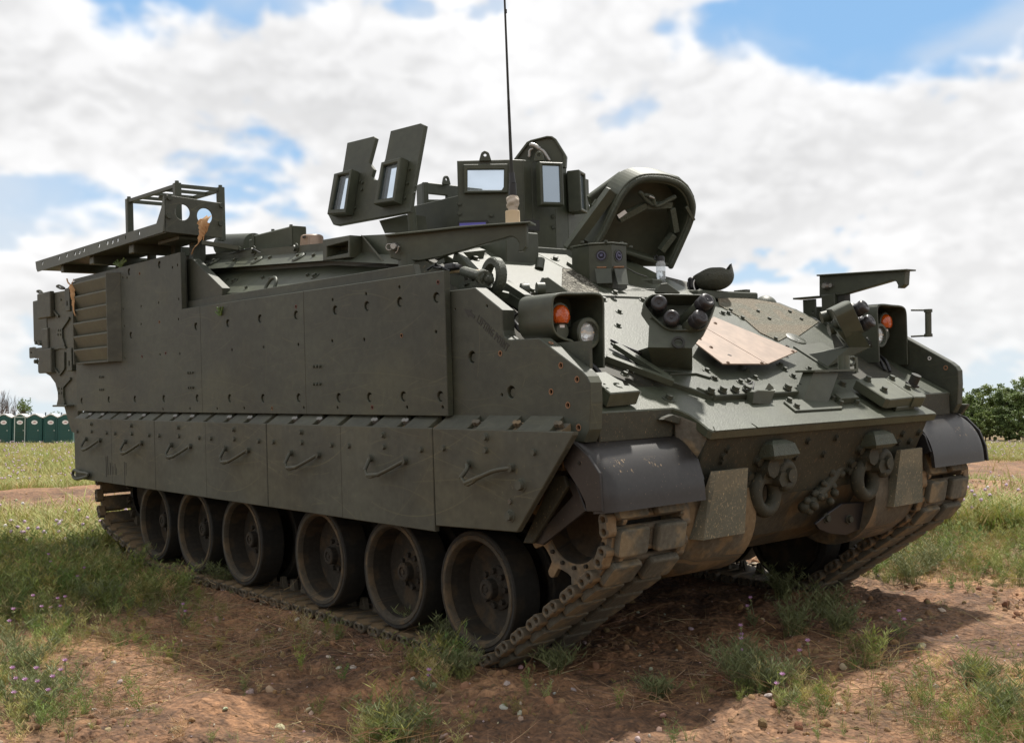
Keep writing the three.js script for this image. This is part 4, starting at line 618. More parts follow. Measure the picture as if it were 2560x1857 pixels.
  const s0 = hx(zD(805, 926), xb + .02), s1 = hx(zD(1112, 936), xb + .02);
  part('bracket_shelf', box(xb - .10, xb + .03, s0.y - .008, s0.y + .004, s1.z, s0.z, .002), M.paint, br);
  const cc = hx(zD(1022, 920), xb - .03), ct = hx(zD(1022, 818), xb - .03);
  part('bracket_cup', [cyl(v3(cc.x, s0.y, cc.z), ct, .034, .034, 20)], M.paint, br);
  part('bracket_clip', [tube([zD(1062, 832), zD(1092, 832), zD(1098, 860), zD(1080, 885), zD(1062, 880)].map(q => hx(q, xb - .02)), .008, 6), bar(hx(zD(1105, 830), xb - .02), hx(zD(1112, 940), xb - .02), .014, .02)], M.paint, br);
  for (const q of [zD(632, 1142), zD(685, 1183), zD(945, 1128), zD(995, 1160)]) bolt(br, onL(q, .012), LN, .016, .016, .02);
}
// ================================================================ lower bow: tow eyes, splash plates, chain
for (const side of [1, -1]) {
  const grp = group('tow_eye'), cz = .46 * side, s = 1;
  const q = (y, z, x) => v3(x, y, cz + z);
  part('tow_lug', [hull([q(1.125, .09, 1.24), q(1.125, -.095, 1.24), q(1.07, .105, 1.26), q(1.07, -.11, 1.26), q(1.145, .05, 1.21), q(1.145, -.06, 1.21), q(1.13, .08, 1.10), q(1.13, -.085, 1.10), q(1.05, .085, 1.10), q(1.05, -.09, 1.10), q(1.05, .08, 1.24), q(1.05, -.08, 1.24)])], M.cast, grp);
  part('tow_stem', [hull([q(1.06, .05, 1.20), q(1.06, -.06, 1.20), q(.92, .075, 1.15), q(.92, -.085, 1.15), q(1.06, .04, 1.05), q(1.06, -.05, 1.05), q(.90, .06, 1.0), q(.90, -.06, 1.0)])], M.mud, grp);
  const rg = new THREE.TorusGeometry(.080, .033, 16, 36); rg.rotateY(Math.PI / 2); rg.scale(1.2, 1.12, 1); part('tow_ring', clean(rg).translate(1.12, .868, cz + .01), M.mud, grp);
  const t2 = []; for (let i = 0; i <= 10; i++) { const t = lerp(2.6, -1.9, i / 10); t2.push(v3(1.165, .955 + .055 * Math.sin(t), cz - .105 + .052 * -Math.cos(t))); }
  part('shackle_bow', tube(t2, .032, 12, 40), M.mud, grp);
  part('shackle_pin', [cyl(v3(1.10, .955, cz - .105), v3(1.215, .955, cz - .105), .034, .034, 18), cyl(v3(1.06, .94, cz - .05), v3(1.20, .94, cz - .05), .042, .042, 6), cyl(v3(1.05, 1.0, cz + .02), v3(1.19, 1.0, cz + .02), .05, .05, 8)], M.mud, grp);
  for (const [y, z] of [[1.045, .09], [1.045, -.085], [.97, .125], [.93, .125]]) bolt(grp, v3(1.21 - .479 * (1.195 - y), y, cz + z), v3(.9, -.43, 0), .026, .024, .032, M.mud);
  // slanting square splash plate
  const w = part('splash_plate', hull([[.70, .845, 1.14], [.70, 1.03, 1.20]].flatMap(([, y, x]) => []).concat([v3(1.20, 1.02, side * .70), v3(1.20, 1.02, side * .935), v3(1.155, .69, side * .685), v3(1.155, .69, side * 1.0), v3(1.175, 1.02, side * .70), v3(1.175, 1.02, side * .955), v3(1.08, .69, side * .685), v3(1.08, .69, side * 1.02)])), M.plate, V, side > 0 ? 'square plate streaked with dried mud' : undefined);
}
{
  const dk = group('bow_chain');
  const pts = [zE(1395, 470), zE(1345, 560), zE(1285, 640), zE(1225, 730), zE(1165, 800), zE(1100, 870), zE(1055, 905)].map(q => hx(q, 1.09)); const cv = new THREE.CatmullRomCurve3(pts);
  part('chain_bar', tube(pts.map(p => p.clone().add(v3(-.03, 0, 0))), .034, 10), M.mud, dk);
  for (let i = 0; i < 13; i++) { const p = cv.getPoint(i / 12); const g = new THREE.IcosahedronGeometry(.023, 2), q = g.attributes.position; for (let k = 0; k < q.count; k++) { const w = .8 + .45 * vnoise(q.getX(k) * 40 + i * 3, q.getY(k) * 40, q.getZ(k) * 40 + .5); q.setXYZ(k, q.getX(k) * w * .8, q.getY(k) * w, q.getZ(k) * w); } g.computeVertexNormals(); const s2 = i % 2 ? .024 : -.020; g.translate(p.x - .012, p.y + s2, p.z + s2); part('chain_link', clean(g), M.mud, dk); }
  for (const [a, b, r] of [[1140, 830, .022], [1240, 800, .024], [1210, 860, .022], [1090, 890, .024]]) part('chain_shackle', clean(new THREE.IcosahedronGeometry(r, 2).translate(...hx(zE(a, b), 1.10).toArray())), M.mud, dk);
  part('bow_skid_plate', prism3([[1095, 1018], [1180, 930], [1260, 862], [1640, 848], [1612, 905], [1520, 1000], [1450, 1055], [1340, 1108], [1220, 1095], [1130, 1060]].map(p => hx(zE(...p), 1.02)).reverse(), v3(1, -.25, 0), -.02, { bevel: .004 }), M.black);
  for (const [a, b] of [[1180, 978], [1340, 985], [1465, 850]]) bolt(dk, hx(zE(a, b), 1.03), X, .022, .016, .03, M.mud);
  for (const [a, b] of [[480, 490], [440, 570], [445, 535], [1050, 430], [1250, 408], [1615, 380], [1610, 440], [1720, 380], [1690, 440], [1770, 430], [1835, 370], [960, 545], [1160, 525]]) { const h = hitP(zE(a, b), v3(1.21, 1.195, 0), v3(.355, -.17, 0).normalize()); bolt(hullPart, h, v3(.9, -.43, 0), .018, .014, .022, M.mud); }
  // mud-caked corner behind the near mudguard and its bracket
  part('corner_gusset', hull([v3(1.20, 1.19, 1.0), v3(1.04, 1.19, 1.05), v3(1.04, 1.30, 1.05), v3(1.20, 1.235, 1.0), v3(1.10, 1.0, .99), v3(1.0, 1.0, 1.03)]), M.dirty); part('corner_gusset', mirrorZ(hull([v3(1.20, 1.19, 1.0), v3(1.04, 1.19, 1.05), v3(1.04, 1.30, 1.05), v3(1.20, 1.235, 1.0), v3(1.10, 1.0, .99), v3(1.0, 1.0, 1.03)])), M.dirty);
  part('corner_bracket', prism3([[1655, 1235], [1712, 1262], [1695, 1305], [1580, 1272], [1600, 1255]].map(p => hx(zC(...p), 1.075)).reverse(), X, -.04, { bevel: .003 }), M.mud);
}

// ================================================================ cupola with vision blocks
{
  const cup = group('cupola'), YT = 3.05, YB = 2.36;
  const T = (x, y, h = YT) => { const p = hy(zB(x, y), h); return [p.x, p.z]; };
  const wall = (a, b, y0, y1, hole, name = 'cupola_wall') => {   // an upright plate between two plan points, with an optional window hole [px quad]
    const n = v3(-(b[1] - a[1]), 0, b[0] - a[0]).normalize(); const o = v3(a[0], 0, a[1]); if (n.dot(CV.clone().sub(o)) < 0) n.negate(); const u = v3(b[0] - a[0], 0, b[1] - a[1]), L = u.length(); u.normalize(); const nn = v3().crossVectors(u, Y), s = nn.dot(n) > 0 ? 1 : -1;
    const to = (q) => { const h = hitP(zB(...q), o, n).sub(o); return [h.dot(u), h.y]; };
    const g = extr([[0, y0], [L, y0], [L, y1], [0, y1]], .035, { bevel: .004, holes: hole ? [hole.map(to)].map(h => THREE.ShapeUtils.area(h.map(p => new THREE.Vector2(...p))) < 0 ? h : h.reverse()) : [] });
    if (s > 0) g.translate(0, 0, -.035); const m = basis(o, u, Y, nn); return { geo: g.applyMatrix4(m), n, o };
  };
  const t0 = T(1112, 430), t1 = T(1500, 420), t2 = T(1580, 423), t3 = T(1640, 430), t4 = T(1800, 446), t5 = T(1890, 466), t6 = [t5[0] - .12, t5[1] - .34], t7 = [t6[0] - .35, t6[1] - .28];
  const tm = T(805, 425);
  const w1 = [[1187, 492], [1445, 490], [1443, 615], [1430, 637], [1187, 637]];
  const A = wall(t0, t1, YB, YT, w1); part('cupola_wall', A.geo, M.paint, cup);
  part('cupola_wall', wall(t1, t2, YB, YT).geo, M.paint, cup); part('cupola_wall', wall(t2, t3, YB, YT).geo, M.paint, cup); part('cupola_wall', wall(t3, t4, YB, YT).geo, M.paint, cup); part('cupola_wall', wall(t4, t5, YB, YT).geo, M.paint, cup); part('cupola_wall', wall(t5, t6, YB, YT - .05).geo, M.paint, cup); part('cupola_wall', wall(t6, t7, YB, 2.8).geo, M.paint, cup);
  // lower walls towards the rear, near and far
  const lz = t0[1] - .02, back = [t0[0] - .66, lz], lowTop = hz(zB(1000, 704), lz).y;
  part('cupola_wall', wall(back, [t0[0] - .005, lz], YB, lowTop).geo, M.paint, cup);
  const XW = -2.25, f1 = hx(zB(880, 582), XW), f2 = hx(zB(1118, 606), XW), fT = (f1.y + f2.y) / 2, fa = [XW, f1.z], fb = [XW, f2.z - .25];
  part('cupola_wall', wall(fa, fb, YB, fT, [[912, 662], [1045, 676], [1045, 705], [912, 704]]).geo, M.paint, cup);
  const fl0 = hx(zB(822, 580), XW - .15); part('cupola_wall', wall([XW - .15, fl0.z], [XW - .003, f1.z - .002], YB, fT).geo, M.paint, cup);
  part('cupola_base', prismY([back, t0, t1, t2, t3, t4, t5, t6, t7, fb, fa].map(p => [lerp(p[0], -1.9, -.04), lerp(p[1], -.1, -.04)]).reverse(), 2.28, YB + .015, { bevel: .01 }), M.paint, cup);
  // landscape window: frame and pane
  const ring = (pts, hole, n, o, up, depth, m, name, parent) => { const P = pts.map(q => hitP(zB(...q), o.clone().addScaledVector(n, up), n)), f = frameOf(n, P[0]), c = P.map(f.to2), h = hole.map(q => f.to2(hitP(zB(...q), o.clone().addScaledVector(n, up), n))); const cc = THREE.ShapeUtils.area(c.map(p => new THREE.Vector2(...p))) > 0 ? c : c.slice().reverse(), hh = THREE.ShapeUtils.area(h.map(p => new THREE.Vector2(...p))) < 0 ? h : h.slice().reverse(); return part(name, extr(cc, depth, { bevel: .005, holes: [hh] }).translate(0, 0, -depth).applyMatrix4(f.m), m, parent); };
  const pane = (pts, n, o, up, m, parent) => part('pane', prism3((() => { const P = pts.map(q => hitP(zB(...q), o.clone().addScaledVector(n, up), n)); const f = frameOf(n, P[0]); return THREE.ShapeUtils.area(P.map(p => new THREE.Vector2(...f.to2(p)))) > 0 ? P : P.reverse(); })(), n, .008, { bevel: 0 }), m, parent);
  ring([[1158, 455], [1472, 450], [1472, 655], [1162, 660]], w1, A.n, A.o, .035, .035, M.paint, 'window_frame', cup);
  pane(w1, A.n, A.o, .0, M.glass, cup);
  for (const q of [[1130, 735], [1130, 805], [1355, 815]]) bolt(cup, hitP(zB(...q), A.o, A.n), A.n, .014, .014, .02);
  for (const q of [[1795, 825], [1797, 900]]) { const h = hitP(zB(...q), v3(t3[0], 0, t3[1]), v3(t4[1] - t3[1], 0, -(t4[0] - t3[0])).normalize()); bolt(cup, h, A.n, .016, .014, 0); }
  // eyelets on the rim
  const eye = (px, py, o, n, w) => { const c = hitP(zB(px, py), o, n), f = frameOf(n, c, Y); part('eyelet', extr(rounded([[-.03, -w], [-.03, w], [.03, w * .6], [.045, 0], [.03, -w * .6]].map(([a, b]) => [a, b]), .012, 3).reverse(), .02, { bevel: .003, holes: [circ(.012, 0, .011, 12, true)] }).applyMatrix4(f.m), M.paint, cup); };
  eye(1312, 405, A.o, A.n, .045); eye(1030, 575, v3(XW + .02, 0, 0), X, .04); 
  // blocks at the front: boxes turned away step by step
  const block = (ctr, dir, w, h, d, glassM) => { const f = frameOf(dir, ctr, v3(0, 1, 0)); /* u up, v side */ const g = extr([[-h / 2, -w / 2], [h / 2, -w / 2], [h / 2, w / 2], [-h / 2, w / 2]], d, { bevel: .006, holes: [[[-h / 2 + .022, -w / 2 + .022], [-h / 2 + .022, w / 2 - .022], [h / 2 - .022, w / 2 - .022], [h / 2 - .022, -w / 2 + .022]]] }); const o = part('vision_block', g.applyMatrix4(f.m), M.paint, cup); part('pane', extr([[-h / 2 + .018, -w / 2 + .018], [h / 2 - .018, -w / 2 + .018], [h / 2 - .018, w / 2 - .018], [-h / 2 + .018, w / 2 - .018]], .012, { bevel: 0 }).translate(0, 0, d - .03).applyMatrix4(f.m), glassM, cup); return o; };
  const at = (px, py, P, n) => hitP(zB(px, py), P, n);
  const c2 = at(1770, 610, v3(t3[0], 0, t3[1]), v3(.72, 0, .69).normalize()); block(c2.clone().add(v3(-.0, 0, .02)), v3(.93, .02, .36).normalize(), .175, .305, .09, M.mirrorglass);
  const c3 = at(1938, 655, v3(t5[0], 0, t5[1]), v3(.8, 0, .6).normalize()); block(c3.clone().add(v3(-.03, 0, .0)), v3(.86, .02, -.50).normalize(), .16, .30, .10, M.mirrorglass);
  // blue periscope face and dark slot at the foot of the wall
  const bp = (p, up) => hitP(zB(...p), A.o.clone().addScaledVector(A.n, up), A.n);
  part('periscope', prism3([[1118, 856], [1330, 850], [1330, 930], [1118, 935]].map(p => bp(p, .03)).reverse(), A.n, -.03, { bevel: .004 }), M.black, cup);
  part('pane', prism3([[1130, 873], [1316, 866], [1316, 920], [1130, 926]].map(p => bp(p, .033)).reverse(), A.n, .003, { bevel: 0 }), M.blueglass, cup, 'violet blue periscope pane');
  part('periscope', prism3([[1590, 850], [1698, 852], [1698, 928], [1600, 920]].map(p => bp(p, .0)).reverse(), A.n, .008, { bevel: .001 }), M.black, cup);
  // loader box at the near foot
  part('stowage_box', [hull([[560, 855], [745, 812], [890, 822], [905, 935], [600, 945]].flatMap(p => [hitP(zB(...p), v3(t0[0] - .35, 0, .62), A.n), hitP(zB(...p), v3(t0[0] - .42, 0, .5), A.n)]))], M.paint, cup);
  // upright hatch lid behind
  const hn = v3(.62, -.05, .78).normalize(), ho = v3(t3[0] - .28, 0, t3[1] - .10), hp = (q, up = 0) => hitP(zB(...q), ho.clone().addScaledVector(hn, up), hn);
  const lidPx = [[1520, 420], [1610, 300], [1640, 285], [1755, 256], [1790, 258], [1815, 275], [1880, 380], [1890, 400], [1885, 480], [1520, 480]];
  const lid = part('hatch_lid', prism3(lidPx.map(q => hp(q)).reverse(), hn, -.05, { bevel: .006 }), M.paint, V, 'small angular hatch lid standing open');
  { const f = frameOf(hn, hp([1700, 380])); const c = lidPx.map(q => f.to2(hp(q))), m = c.reduce((s, p) => [s[0] + p[0] / c.length, s[1] + p[1] / c.length], [0, 0]), inn = c.map(([a, b]) => [lerp(a, m[0], .13), lerp(b, m[1], .13)]); const ccw = THREE.ShapeUtils.area(c.map(p => new THREE.Vector2(...p))) > 0; part('lid_rim', extr(ccw ? c : c.slice().reverse(), .022, { bevel: .003, holes: [ccw ? inn.slice().reverse() : inn] }).applyMatrix4(f.m), M.paint, lid); }
  part('lid_handle', [tube([[1640, 318], [1665, 325], [1695, 345]].map(q => hp(q, .05)), .018, 10), tube([[1625, 400], [1630, 360], [1650, 345]].map(q => hp(q, .04)), .012, 8), tube([[1690, 350], [1720, 360], [1765, 425]].map(q => hp(q, .05)), .014, 10)], M.steel, lid);
  eye(1697, 405, ho.clone().addScaledVector(hn, .12), hn, .04);
  // folded-out side shield with two vision blocks
  const bl = v3(-2.37, 2.655, .89), br = v3(-1.59, 2.655, .75), u = br.clone().sub(bl).normalize(), side = v3().crossVectors(u, Y).normalize(); const tilt = v3(0, 1, 0).multiplyScalar(.985).addScaledVector(side, -.17), sn = v3().crossVectors(u, tilt).normalize();
  const sp = (q, up = 0) => hitP(zB(...q), bl.clone().addScaledVector(sn, up), sn), fs = frameOf(sn, bl, u);
  const glassL = [[262, 535], [342, 520], [306, 768], [214, 776]], glassR = [[586, 465], [686, 440], [650, 688], [547, 706]];
  const out = [[232, 882], [190, 800], [300, 500], [332, 302], [518, 256], [535, 268], [488, 445], [520, 490], [505, 540], [520, 562], [548, 566], [600, 420], [640, 218], [853, 163], [884, 178], [800, 640], [780, 792], [262, 888]].map(q => fs.to2(sp(q)));
  const shut = (h) => THREE.ShapeUtils.area(h.map(p => new THREE.Vector2(...p))) < 0 ? h : h.slice().reverse(), open = (h) => THREE.ShapeUtils.area(h.map(p => new THREE.Vector2(...p))) > 0 ? h : h.slice().reverse();
  const sh = part('shield_panel', extr(open(out), .035, { bevel: .004, holes: [glassL, glassR].map(g => shut(g.map(q => fs.to2(sp([q[0] + 40, q[1] + 12])))) ) }).translate(0, 0, -.035).applyMatrix4(fs.m), M.paint, V, 'notched shield panel folded out beside the cupola');
  for (const [fq2, gq] of [[[[237, 521], [362, 488], [316, 800], [188, 808]], glassL], [[[572, 440], [712, 404], [664, 716], [518, 738]], glassR]]) {
    const up = .085; ring2(fq2, gq, up);
    function ring2(q, g, upp) { const c = open(q.map(p => fs.to2(sp(p, upp)))), h = shut(g.map(p => fs.to2(sp(p, upp)))); part('vision_block', extr(c, upp, { bevel: .006, holes: [h] }).translate(0, 0, 0).applyMatrix4(fs.m), M.paint, sh); part('pane', extr(open(g.map(p => fs.to2(sp(p, upp)))), .01, { bevel: 0 }).translate(0, 0, upp - .03).applyMatrix4(fs.m), M.glass, sh); }
  }
  for (const q of [[445, 585], [440, 635], [430, 575], [780, 490], [765, 590], [748, 695], [395, 765], [818, 612], [812, 660]]) bolt(sh, sp(q), sn, .011, .012, 0);
  part('shield_hinge', [cyl(v3(br.x - .05, 2.45, br.z - .06), v3(br.x - .03, 2.70, br.z - .03), .03, .03, 12), bar(v3(br.x - .04, 2.5, br.z - .05), v3(t0[0] - .2, 2.5, t0[1] + .1), .06, .06)], M.paint, sh);
}
// ================================================================ whip antenna
{
  const an = group('antenna', V, 'tall whip antenna on a tan base wrapped in rag');
  const AZ = .48, b = hz(zB(1508, 868), AZ), p = (px, py) => hz(zB(px, py), AZ);
  part('antenna_base', [lathe([[0, -.30], [.05, -.30], [.05, -.02], [.0475, -.015], [.0475, .072], [.044, .076], [0, .076]], b, Y, 24)], M.tanBase, an);
  const rag = new THREE.SphereGeometry(.05, 40, 24); { const q = rag.attributes.position; for (let i = 0; i < q.count; i++) { const x = q.getX(i), y = q.getY(i), z = q.getZ(i), n = fbm(x * 60 + 5, y * 34 + 3, z * 60 + 1.5, 3) - .5; const k = 1 + n * .55 + .10 * Math.sin(y * 160 + Math.atan2(z, x) * 2); q.setXYZ(i, x * k * .80, y * 1.15 * (1 + .25 * n), z * k * .80); } rag.computeVertexNormals(); }
  const rc = p(1508, 725); part('rag_wrap', [clean(rag).translate(rc.x, rc.y, rc.z), cyl(v3(rc.x, b.y + .06, rc.z), v3(rc.x, rc.y, rc.z), .03, .033, 12)], M.cloth, an, 'dirty cream rag');
  const s0 = p(1507, 655), s1 = p(1507, 590), s2 = p(1500, 515), s3 = p(1478, 0), s4 = hz([1263, 0], AZ), dir = s3.clone().sub(s2).normalize();
  part('antenna_socket', [cyl(s0, s1, .026, .024, 14), cyl(s1, s2, .021, .018, 14), cyl(s0.clone().add(v3(0, -.02, 0)), s0, .026, .026, 14)], M.black, an);
  const top = s4.clone().addScaledVector(dir, .95);
  part('antenna_rod', [cyl(s2, s3, .0115, .0090, 10), cyl(s3.clone(), top, .0082, .0045, 10), cyl(hz([1264, 28], AZ).add(v3(0, -.012, 0)), hz([1264, 28], AZ).add(v3(0, .012, 0)), .009, .009, 10)], M.dark, an);
}
// ================================================================ near swing arm and its bracket
{
  const a0 = v3(-.65, 0, 1.42), dir = v3(.83, 0, -.555).normalize(), n = v3(-dir.z, 0, dir.x).normalize(); if (n.dot(CV) < 0) n.negate();
  const on = (q, up = 0) => hitP(zB(...q), a0.clone().addScaledVector(n, up), n);
  const px = [[600, 962], [740, 945], [880, 932], [1130, 905], [1400, 882], [1605, 870], [1606, 1010], [1604, 1040], [1580, 1070], [1545, 1072], [1552, 1015], [1535, 985], [1510, 970], [1485, 968], [1440, 982], [1130, 1072], [1000, 1110], [850, 1138], [700, 1136], [640, 1120]];
  const arm = part('swing_arm', prism3(px.map(q => on(q)), n, -.045, { bevel: .005 }), M.paint);
  part('arm_flange', prism3([[600, 950], [880, 921], [1130, 892], [1400, 873], [1632, 858], [1634, 872], [1400, 886], [1130, 908], [880, 936], [600, 964]].map(q => on(q, .04)), n, -.125, { bevel: .003 }), M.paint, arm);
  const f = frameOf(n, on([680, 1040])); part('arm_pin', [lathe([[0, .05], [.016, .05], [.022, .042], [.026, .02], [.026, 0]], on([682, 1042], .0), n, 18), tube(Array.from({ length: 10 }, (_, i) => { const t = i / 10 * 6.28; return on([632, 1042], .03).add(v3(.02 * Math.cos(t) * dir.x, .018 * Math.sin(t), .02 * Math.cos(t) * dir.z)); }), .004, 6, 30, true), tube([on([700, 1040], .05), on([690, 1075], .04), on([680, 1082], .03)], .006, 6)], M.steel, arm);
  // bracket: square socket, gusset and foot
  const zb = 1.44, bq = (q, z = zb) => hz(zB(...q), z);
  const o0 = bq([157, 990]), o1 = bq([350, 957]), o2 = bq([350, 1115]), o3 = bq([160, 1140]);
  const br = part('arm_bracket', [prismZ([o0, o3, o2, o1].map(xy), zb - .22, zb, { bevel: .004, holes: [[[o0.x + .05, o0.y - .05], [o1.x - .02, o1.y - .035], [o2.x - .02, o2.y + .03], [o3.x + .05, o3.y + .02]]] })], M.paint);
  part('bracket_inside', prismZ([o0, o3, o2, o1].map(xy), zb - .235, zb - .222, { bevel: 0 }), M.paint, br);
  part('bracket_gusset', [prismZ([bq([352, 958]), bq([352, 1100]), bq([430, 1120]), bq([440, 1150]), bq([260, 1175]), bq([265, 1248]), bq([660, 1200]), bq([760, 1180]), bq([720, 1000]), bq([640, 955]), bq([430, 955])].map(xy), zb - .12, zb - .09, { bevel: .003 }), hull([[430, 955], [445, 960], [612, 1160], [600, 1170]].flatMap(q => [bq(q, zb - .02), bq(q, zb - .13)]))], M.paint, br);
  const pz = bq([760, 1130], 1.40); part('pivot_post', [cyl(v3(pz.x, 2.02, 1.38), v3(pz.x, pz.y + .03, 1.38), .07, .07, 22)], M.paint, br);
  part('bracket_beam', [hull([[430, 960], [640, 950], [700, 1130], [610, 1170]].flatMap(q => [bq(q, 1.36), bq(q, 1.30)]))], M.paint, br);
}
// far swing arm, its posts and the lamp side guard
{
  const z = -1.42, p = (x, y, zz = z) => hz(zD(x, y), zz);
  const arm = part('swing_arm', prismZ([[865, 252], [865, 398], [900, 405], [1045, 385], [1340, 300], [1385, 286], [1410, 296], [1422, 320], [1420, 342], [1440, 342], [1470, 316], [1476, 225], [1476, 215]].map(q => xy(p(...q))), z - .03, z + .03, { bevel: .004 }), M.paint);
  part('arm_flange', prismZ([[863, 247], [1500, 207], [1500, 218], [863, 258]].map(q => xy(p(...q))).reverse(), z - .06, z + .06, { bevel: .003 }), M.paint, arm);
  part('arm_pin', [lathe([[0, .04], [.016, .04], [.026, .02], [.026, 0]], p(902, 326, z + .03), Z, 16), lathe([[0, .02], [.014, .02], [.014, 0]], p(937, 322, z + .03), Z, 12)], M.steel, arm);
  const q0 = p(890, 400), q1 = p(985, 400), qb = p(940, 620);
  part('pivot_post', box(q0.x, q1.x, 1.72, q0.y + .01, z - .06, z + .05, .006), M.paint, arm); part('pivot_post', box(q1.x, p(1040, 400).x, 1.75, q0.y + .005, z - .05, z + .02, .004), M.dark, arm);
  const s0 = p(690, 415), s1 = p(862, 412), s2 = p(742, 425), s3 = p(832, 560);
  const ch = part('post_channel', [box(s0.x, s1.x, s0.y - .008, s0.y + .004, z - .05, z + .05, .002)], M.paint);
  part('channel_web', extr([[0, 0], [s3.x - s2.x, 0], [s3.x - s2.x, .29], [0, .29]], .02, { bevel: .002, holes: [[.018, .09], [.018, .20]].map(([a, b]) => circ(s3.x - s2.x - a, b, .007, 10, true)) }).applyMatrix4(basis(v3(s2.x, s2.y - .29, z), X, Y, Z)), M.paint, ch);
  const g = group('lamp_side_guard'), zz = -1.50, r0 = p(1500, 497, zz), r1 = p(1612, 497, zz), r2 = p(1620, 490, zz), r3 = p(1622, 686, zz), r4 = p(1500, 683, zz);
  part('guard_rod', cyl(r0, r1, .006, .006, 8), M.paint, g); part('guard_rod', cyl(r4, v3(r1.x, r4.y, zz), .006, .006, 8), M.paint, g); part('guard_post', [cyl(r2, r3, .02, .02, 12), cyl(r2, r2.clone().add(v3(0, -.02, 0)), .026, .026, 12), cyl(r3, r3.clone().add(v3(0, .02, 0)), .026, .026, 12)], M.paint, g);
}
// ================================================================ fittings on the roof slope and around the driver
{
  // box behind the arm's hook
  const f0 = onR(zB(1478, 1152)), f1 = onR(zB(1682, 1150)), xf = (f0.x + f1.x) / 2, top = hx(zB(1600, 935), xf);
  part('roof_box', prismX(rounded([[f0.z, f0.y], [f0.z, top.y], [f1.z, top.y], [f1.z, f0.y]].reverse(), [.012, .05, .012, .03].reverse(), 4), xf - .34, xf, { bevel: .006 }), M.paint);
  { const c = onR(zB(1695, 1200)), d = hx(zB(1705, 1130), c.x - .02); part('vent_stub', [cyl(c, d, .028, .028, 16), cyl(d, d.clone().add(v3(-.002, .012, 0)), .015, .012, 10)], M.paint); }
  part('coarse_patch', prism3([[1860, 1190], [1960, 1198], [2112, 1330], [2122, 1365], [1855, 1358]].map(q => onR(zB(...q), .006)).reverse(), RN, -.005, { bevel: .001 }), M.coarse, V, 'coarse non-skid patch');
  // raised rails beside the lifting eye
  const rail = (q0, q1, w, h, up) => part('roof_rail', bar(onR(zB(...q0), up), onR(zB(...q1), up), w, h, RN), M.paint);
  rail([1115, 1100], [1300, 1300], .05, .05, .02); rail([1440, 1310], [1610, 1420], .05, .06, .03); rail([1440, 1370], [1600, 1470], .035, .05, .0); rail([1115, 1100], [1290, 1082], .045, .05, .02); rail([1300, 1340], [1480, 1385], .03, .03, .02);
  // hinge lugs on the ridge
  const lug = (pts, x) => { const P = pts.map(q => hx(zC(...q), x)); part('hinge_lug', prism3(P.reverse(), v3(1, 0, .25).normalize(), -.03, { bevel: .004 }), M.paint); };
  lug([[722, 300], [735, 265], [762, 262], [885, 365], [880, 378], [735, 378]], .02); lug([[1560, 370], [1575, 330], [1590, 305], [1625, 300], [1705, 372], [1700, 380]], .0);
  for (const [a, b] of [[600, 352], [712, 345]]) { const c = hx(zC(a, b), .03); part('hinge_roll', cyl(c.clone().add(v3(-.01, 0, .02)), c.clone().add(v3(.01, 0, -.02)), .036, .036, 20), M.paint); }
  for (const [a, b] of [[500, 360], [650, 362], [1240, 378], [1700, 1]].slice(0, 3)) bolt(hullPart, hx(zC(a, b), .03), GN, .016, .014, .022);
  // lifting eye with its shackle
  const ec = hz(zB(1372, 1250), 1.44), eye = part('lifting_eye', lathe([[.066, -.026], [.096, -.026], [.102, -.018], [.102, .018], [.096, .026], [.066, .026], [.062, .018], [.062, -.018], [.066, -.026]], ec, v3(-.15, .05, .99), 36), M.cast);
  part('eye_shackle', [tube([zB(1165, 1215), zB(1230, 1235), zB(1300, 1255), zB(1340, 1270)].map(q => hz(q, 1.50)), .028, 12), cyl(hz(zB(1285, 1250), 1.50), hz(zB(1330, 1270), 1.50), .042, .042, 8), cyl(hz(zB(1310, 1262), 1.52), hz(zB(1312, 1262), 1.40), .04, .04, 16)], M.cast, eye);
  part('eye_base', [hull([[1130, 1300], [1250, 1280], [1360, 1330], [1120, 1340]].flatMap(q => [hz(zB(...q), 1.52), hz(zB(...q), 1.42)])), cyl(hz(zB(1200, 1285), 1.5), hz(zB(1205, 1310), 1.5), .035, .035, 6)], M.cast, eye);
  // small fittings and a cable along the near roof edge
  const e1 = part('edge_fitting', hull([[870, 1195], [1020, 1120], [1025, 1150], [900, 1215]].flatMap(q => [hz(zB(...q), 1.38), hz(zB(...q), 1.30)])), M.paint);
  part('edge_cable', [tube([zB(905, 1200), zB(960, 1170), zB(1010, 1185), zB(1060, 1210)].map(q => hz(q, 1.44)), .007), tube([zB(950, 1185), zB(965, 1150), zB(955, 1180), zB(990, 1190)].map(q => hz(q, 1.45)), .006)], M.black, e1);
  { const c = hz(zB(1075, 1183), 1.42); part('cable_plug', [rbox(.09, .04, .05, .012).translate(c.x, c.y, c.z), cyl(v3(c.x + .04, c.y - .005, c.z), v3(c.x + .085, c.y - .008, c.z), .016, .014, 12)], M.black, e1); }
  part('hose', tube([zB(1060, 1215), zB(1140, 1205), zB(1220, 1215), zB(1290, 1225)].map(q => hz(q, 1.40)), .014, 8), M.tanBase, e1);
  part('edge_plate', [hull([[1065, 1250], [1160, 1240], [1170, 1335], [1070, 1340]].flatMap(q => [hz(zB(...q), 1.40), hz(zB(...q), 1.36)]))], M.paint, e1);
  // camera box in front of the driver
  const YT = 2.30, P = (x, y) => hy(zH(x, y), YT), c2 = P(865, 793), rt = v3(.64, 0, -.77), tc = v3(.77, 0, .64);
  const walk = (from, px, d) => { const r = ray(zH(px, 793)), den = d.x * r.z - d.z * r.x, q = CV.clone().sub(from), t = (q.x * r.z - q.z * r.x) / den; return from.clone().addScaledVector(d, t); };   // along d from a corner until it stands at this pixel column
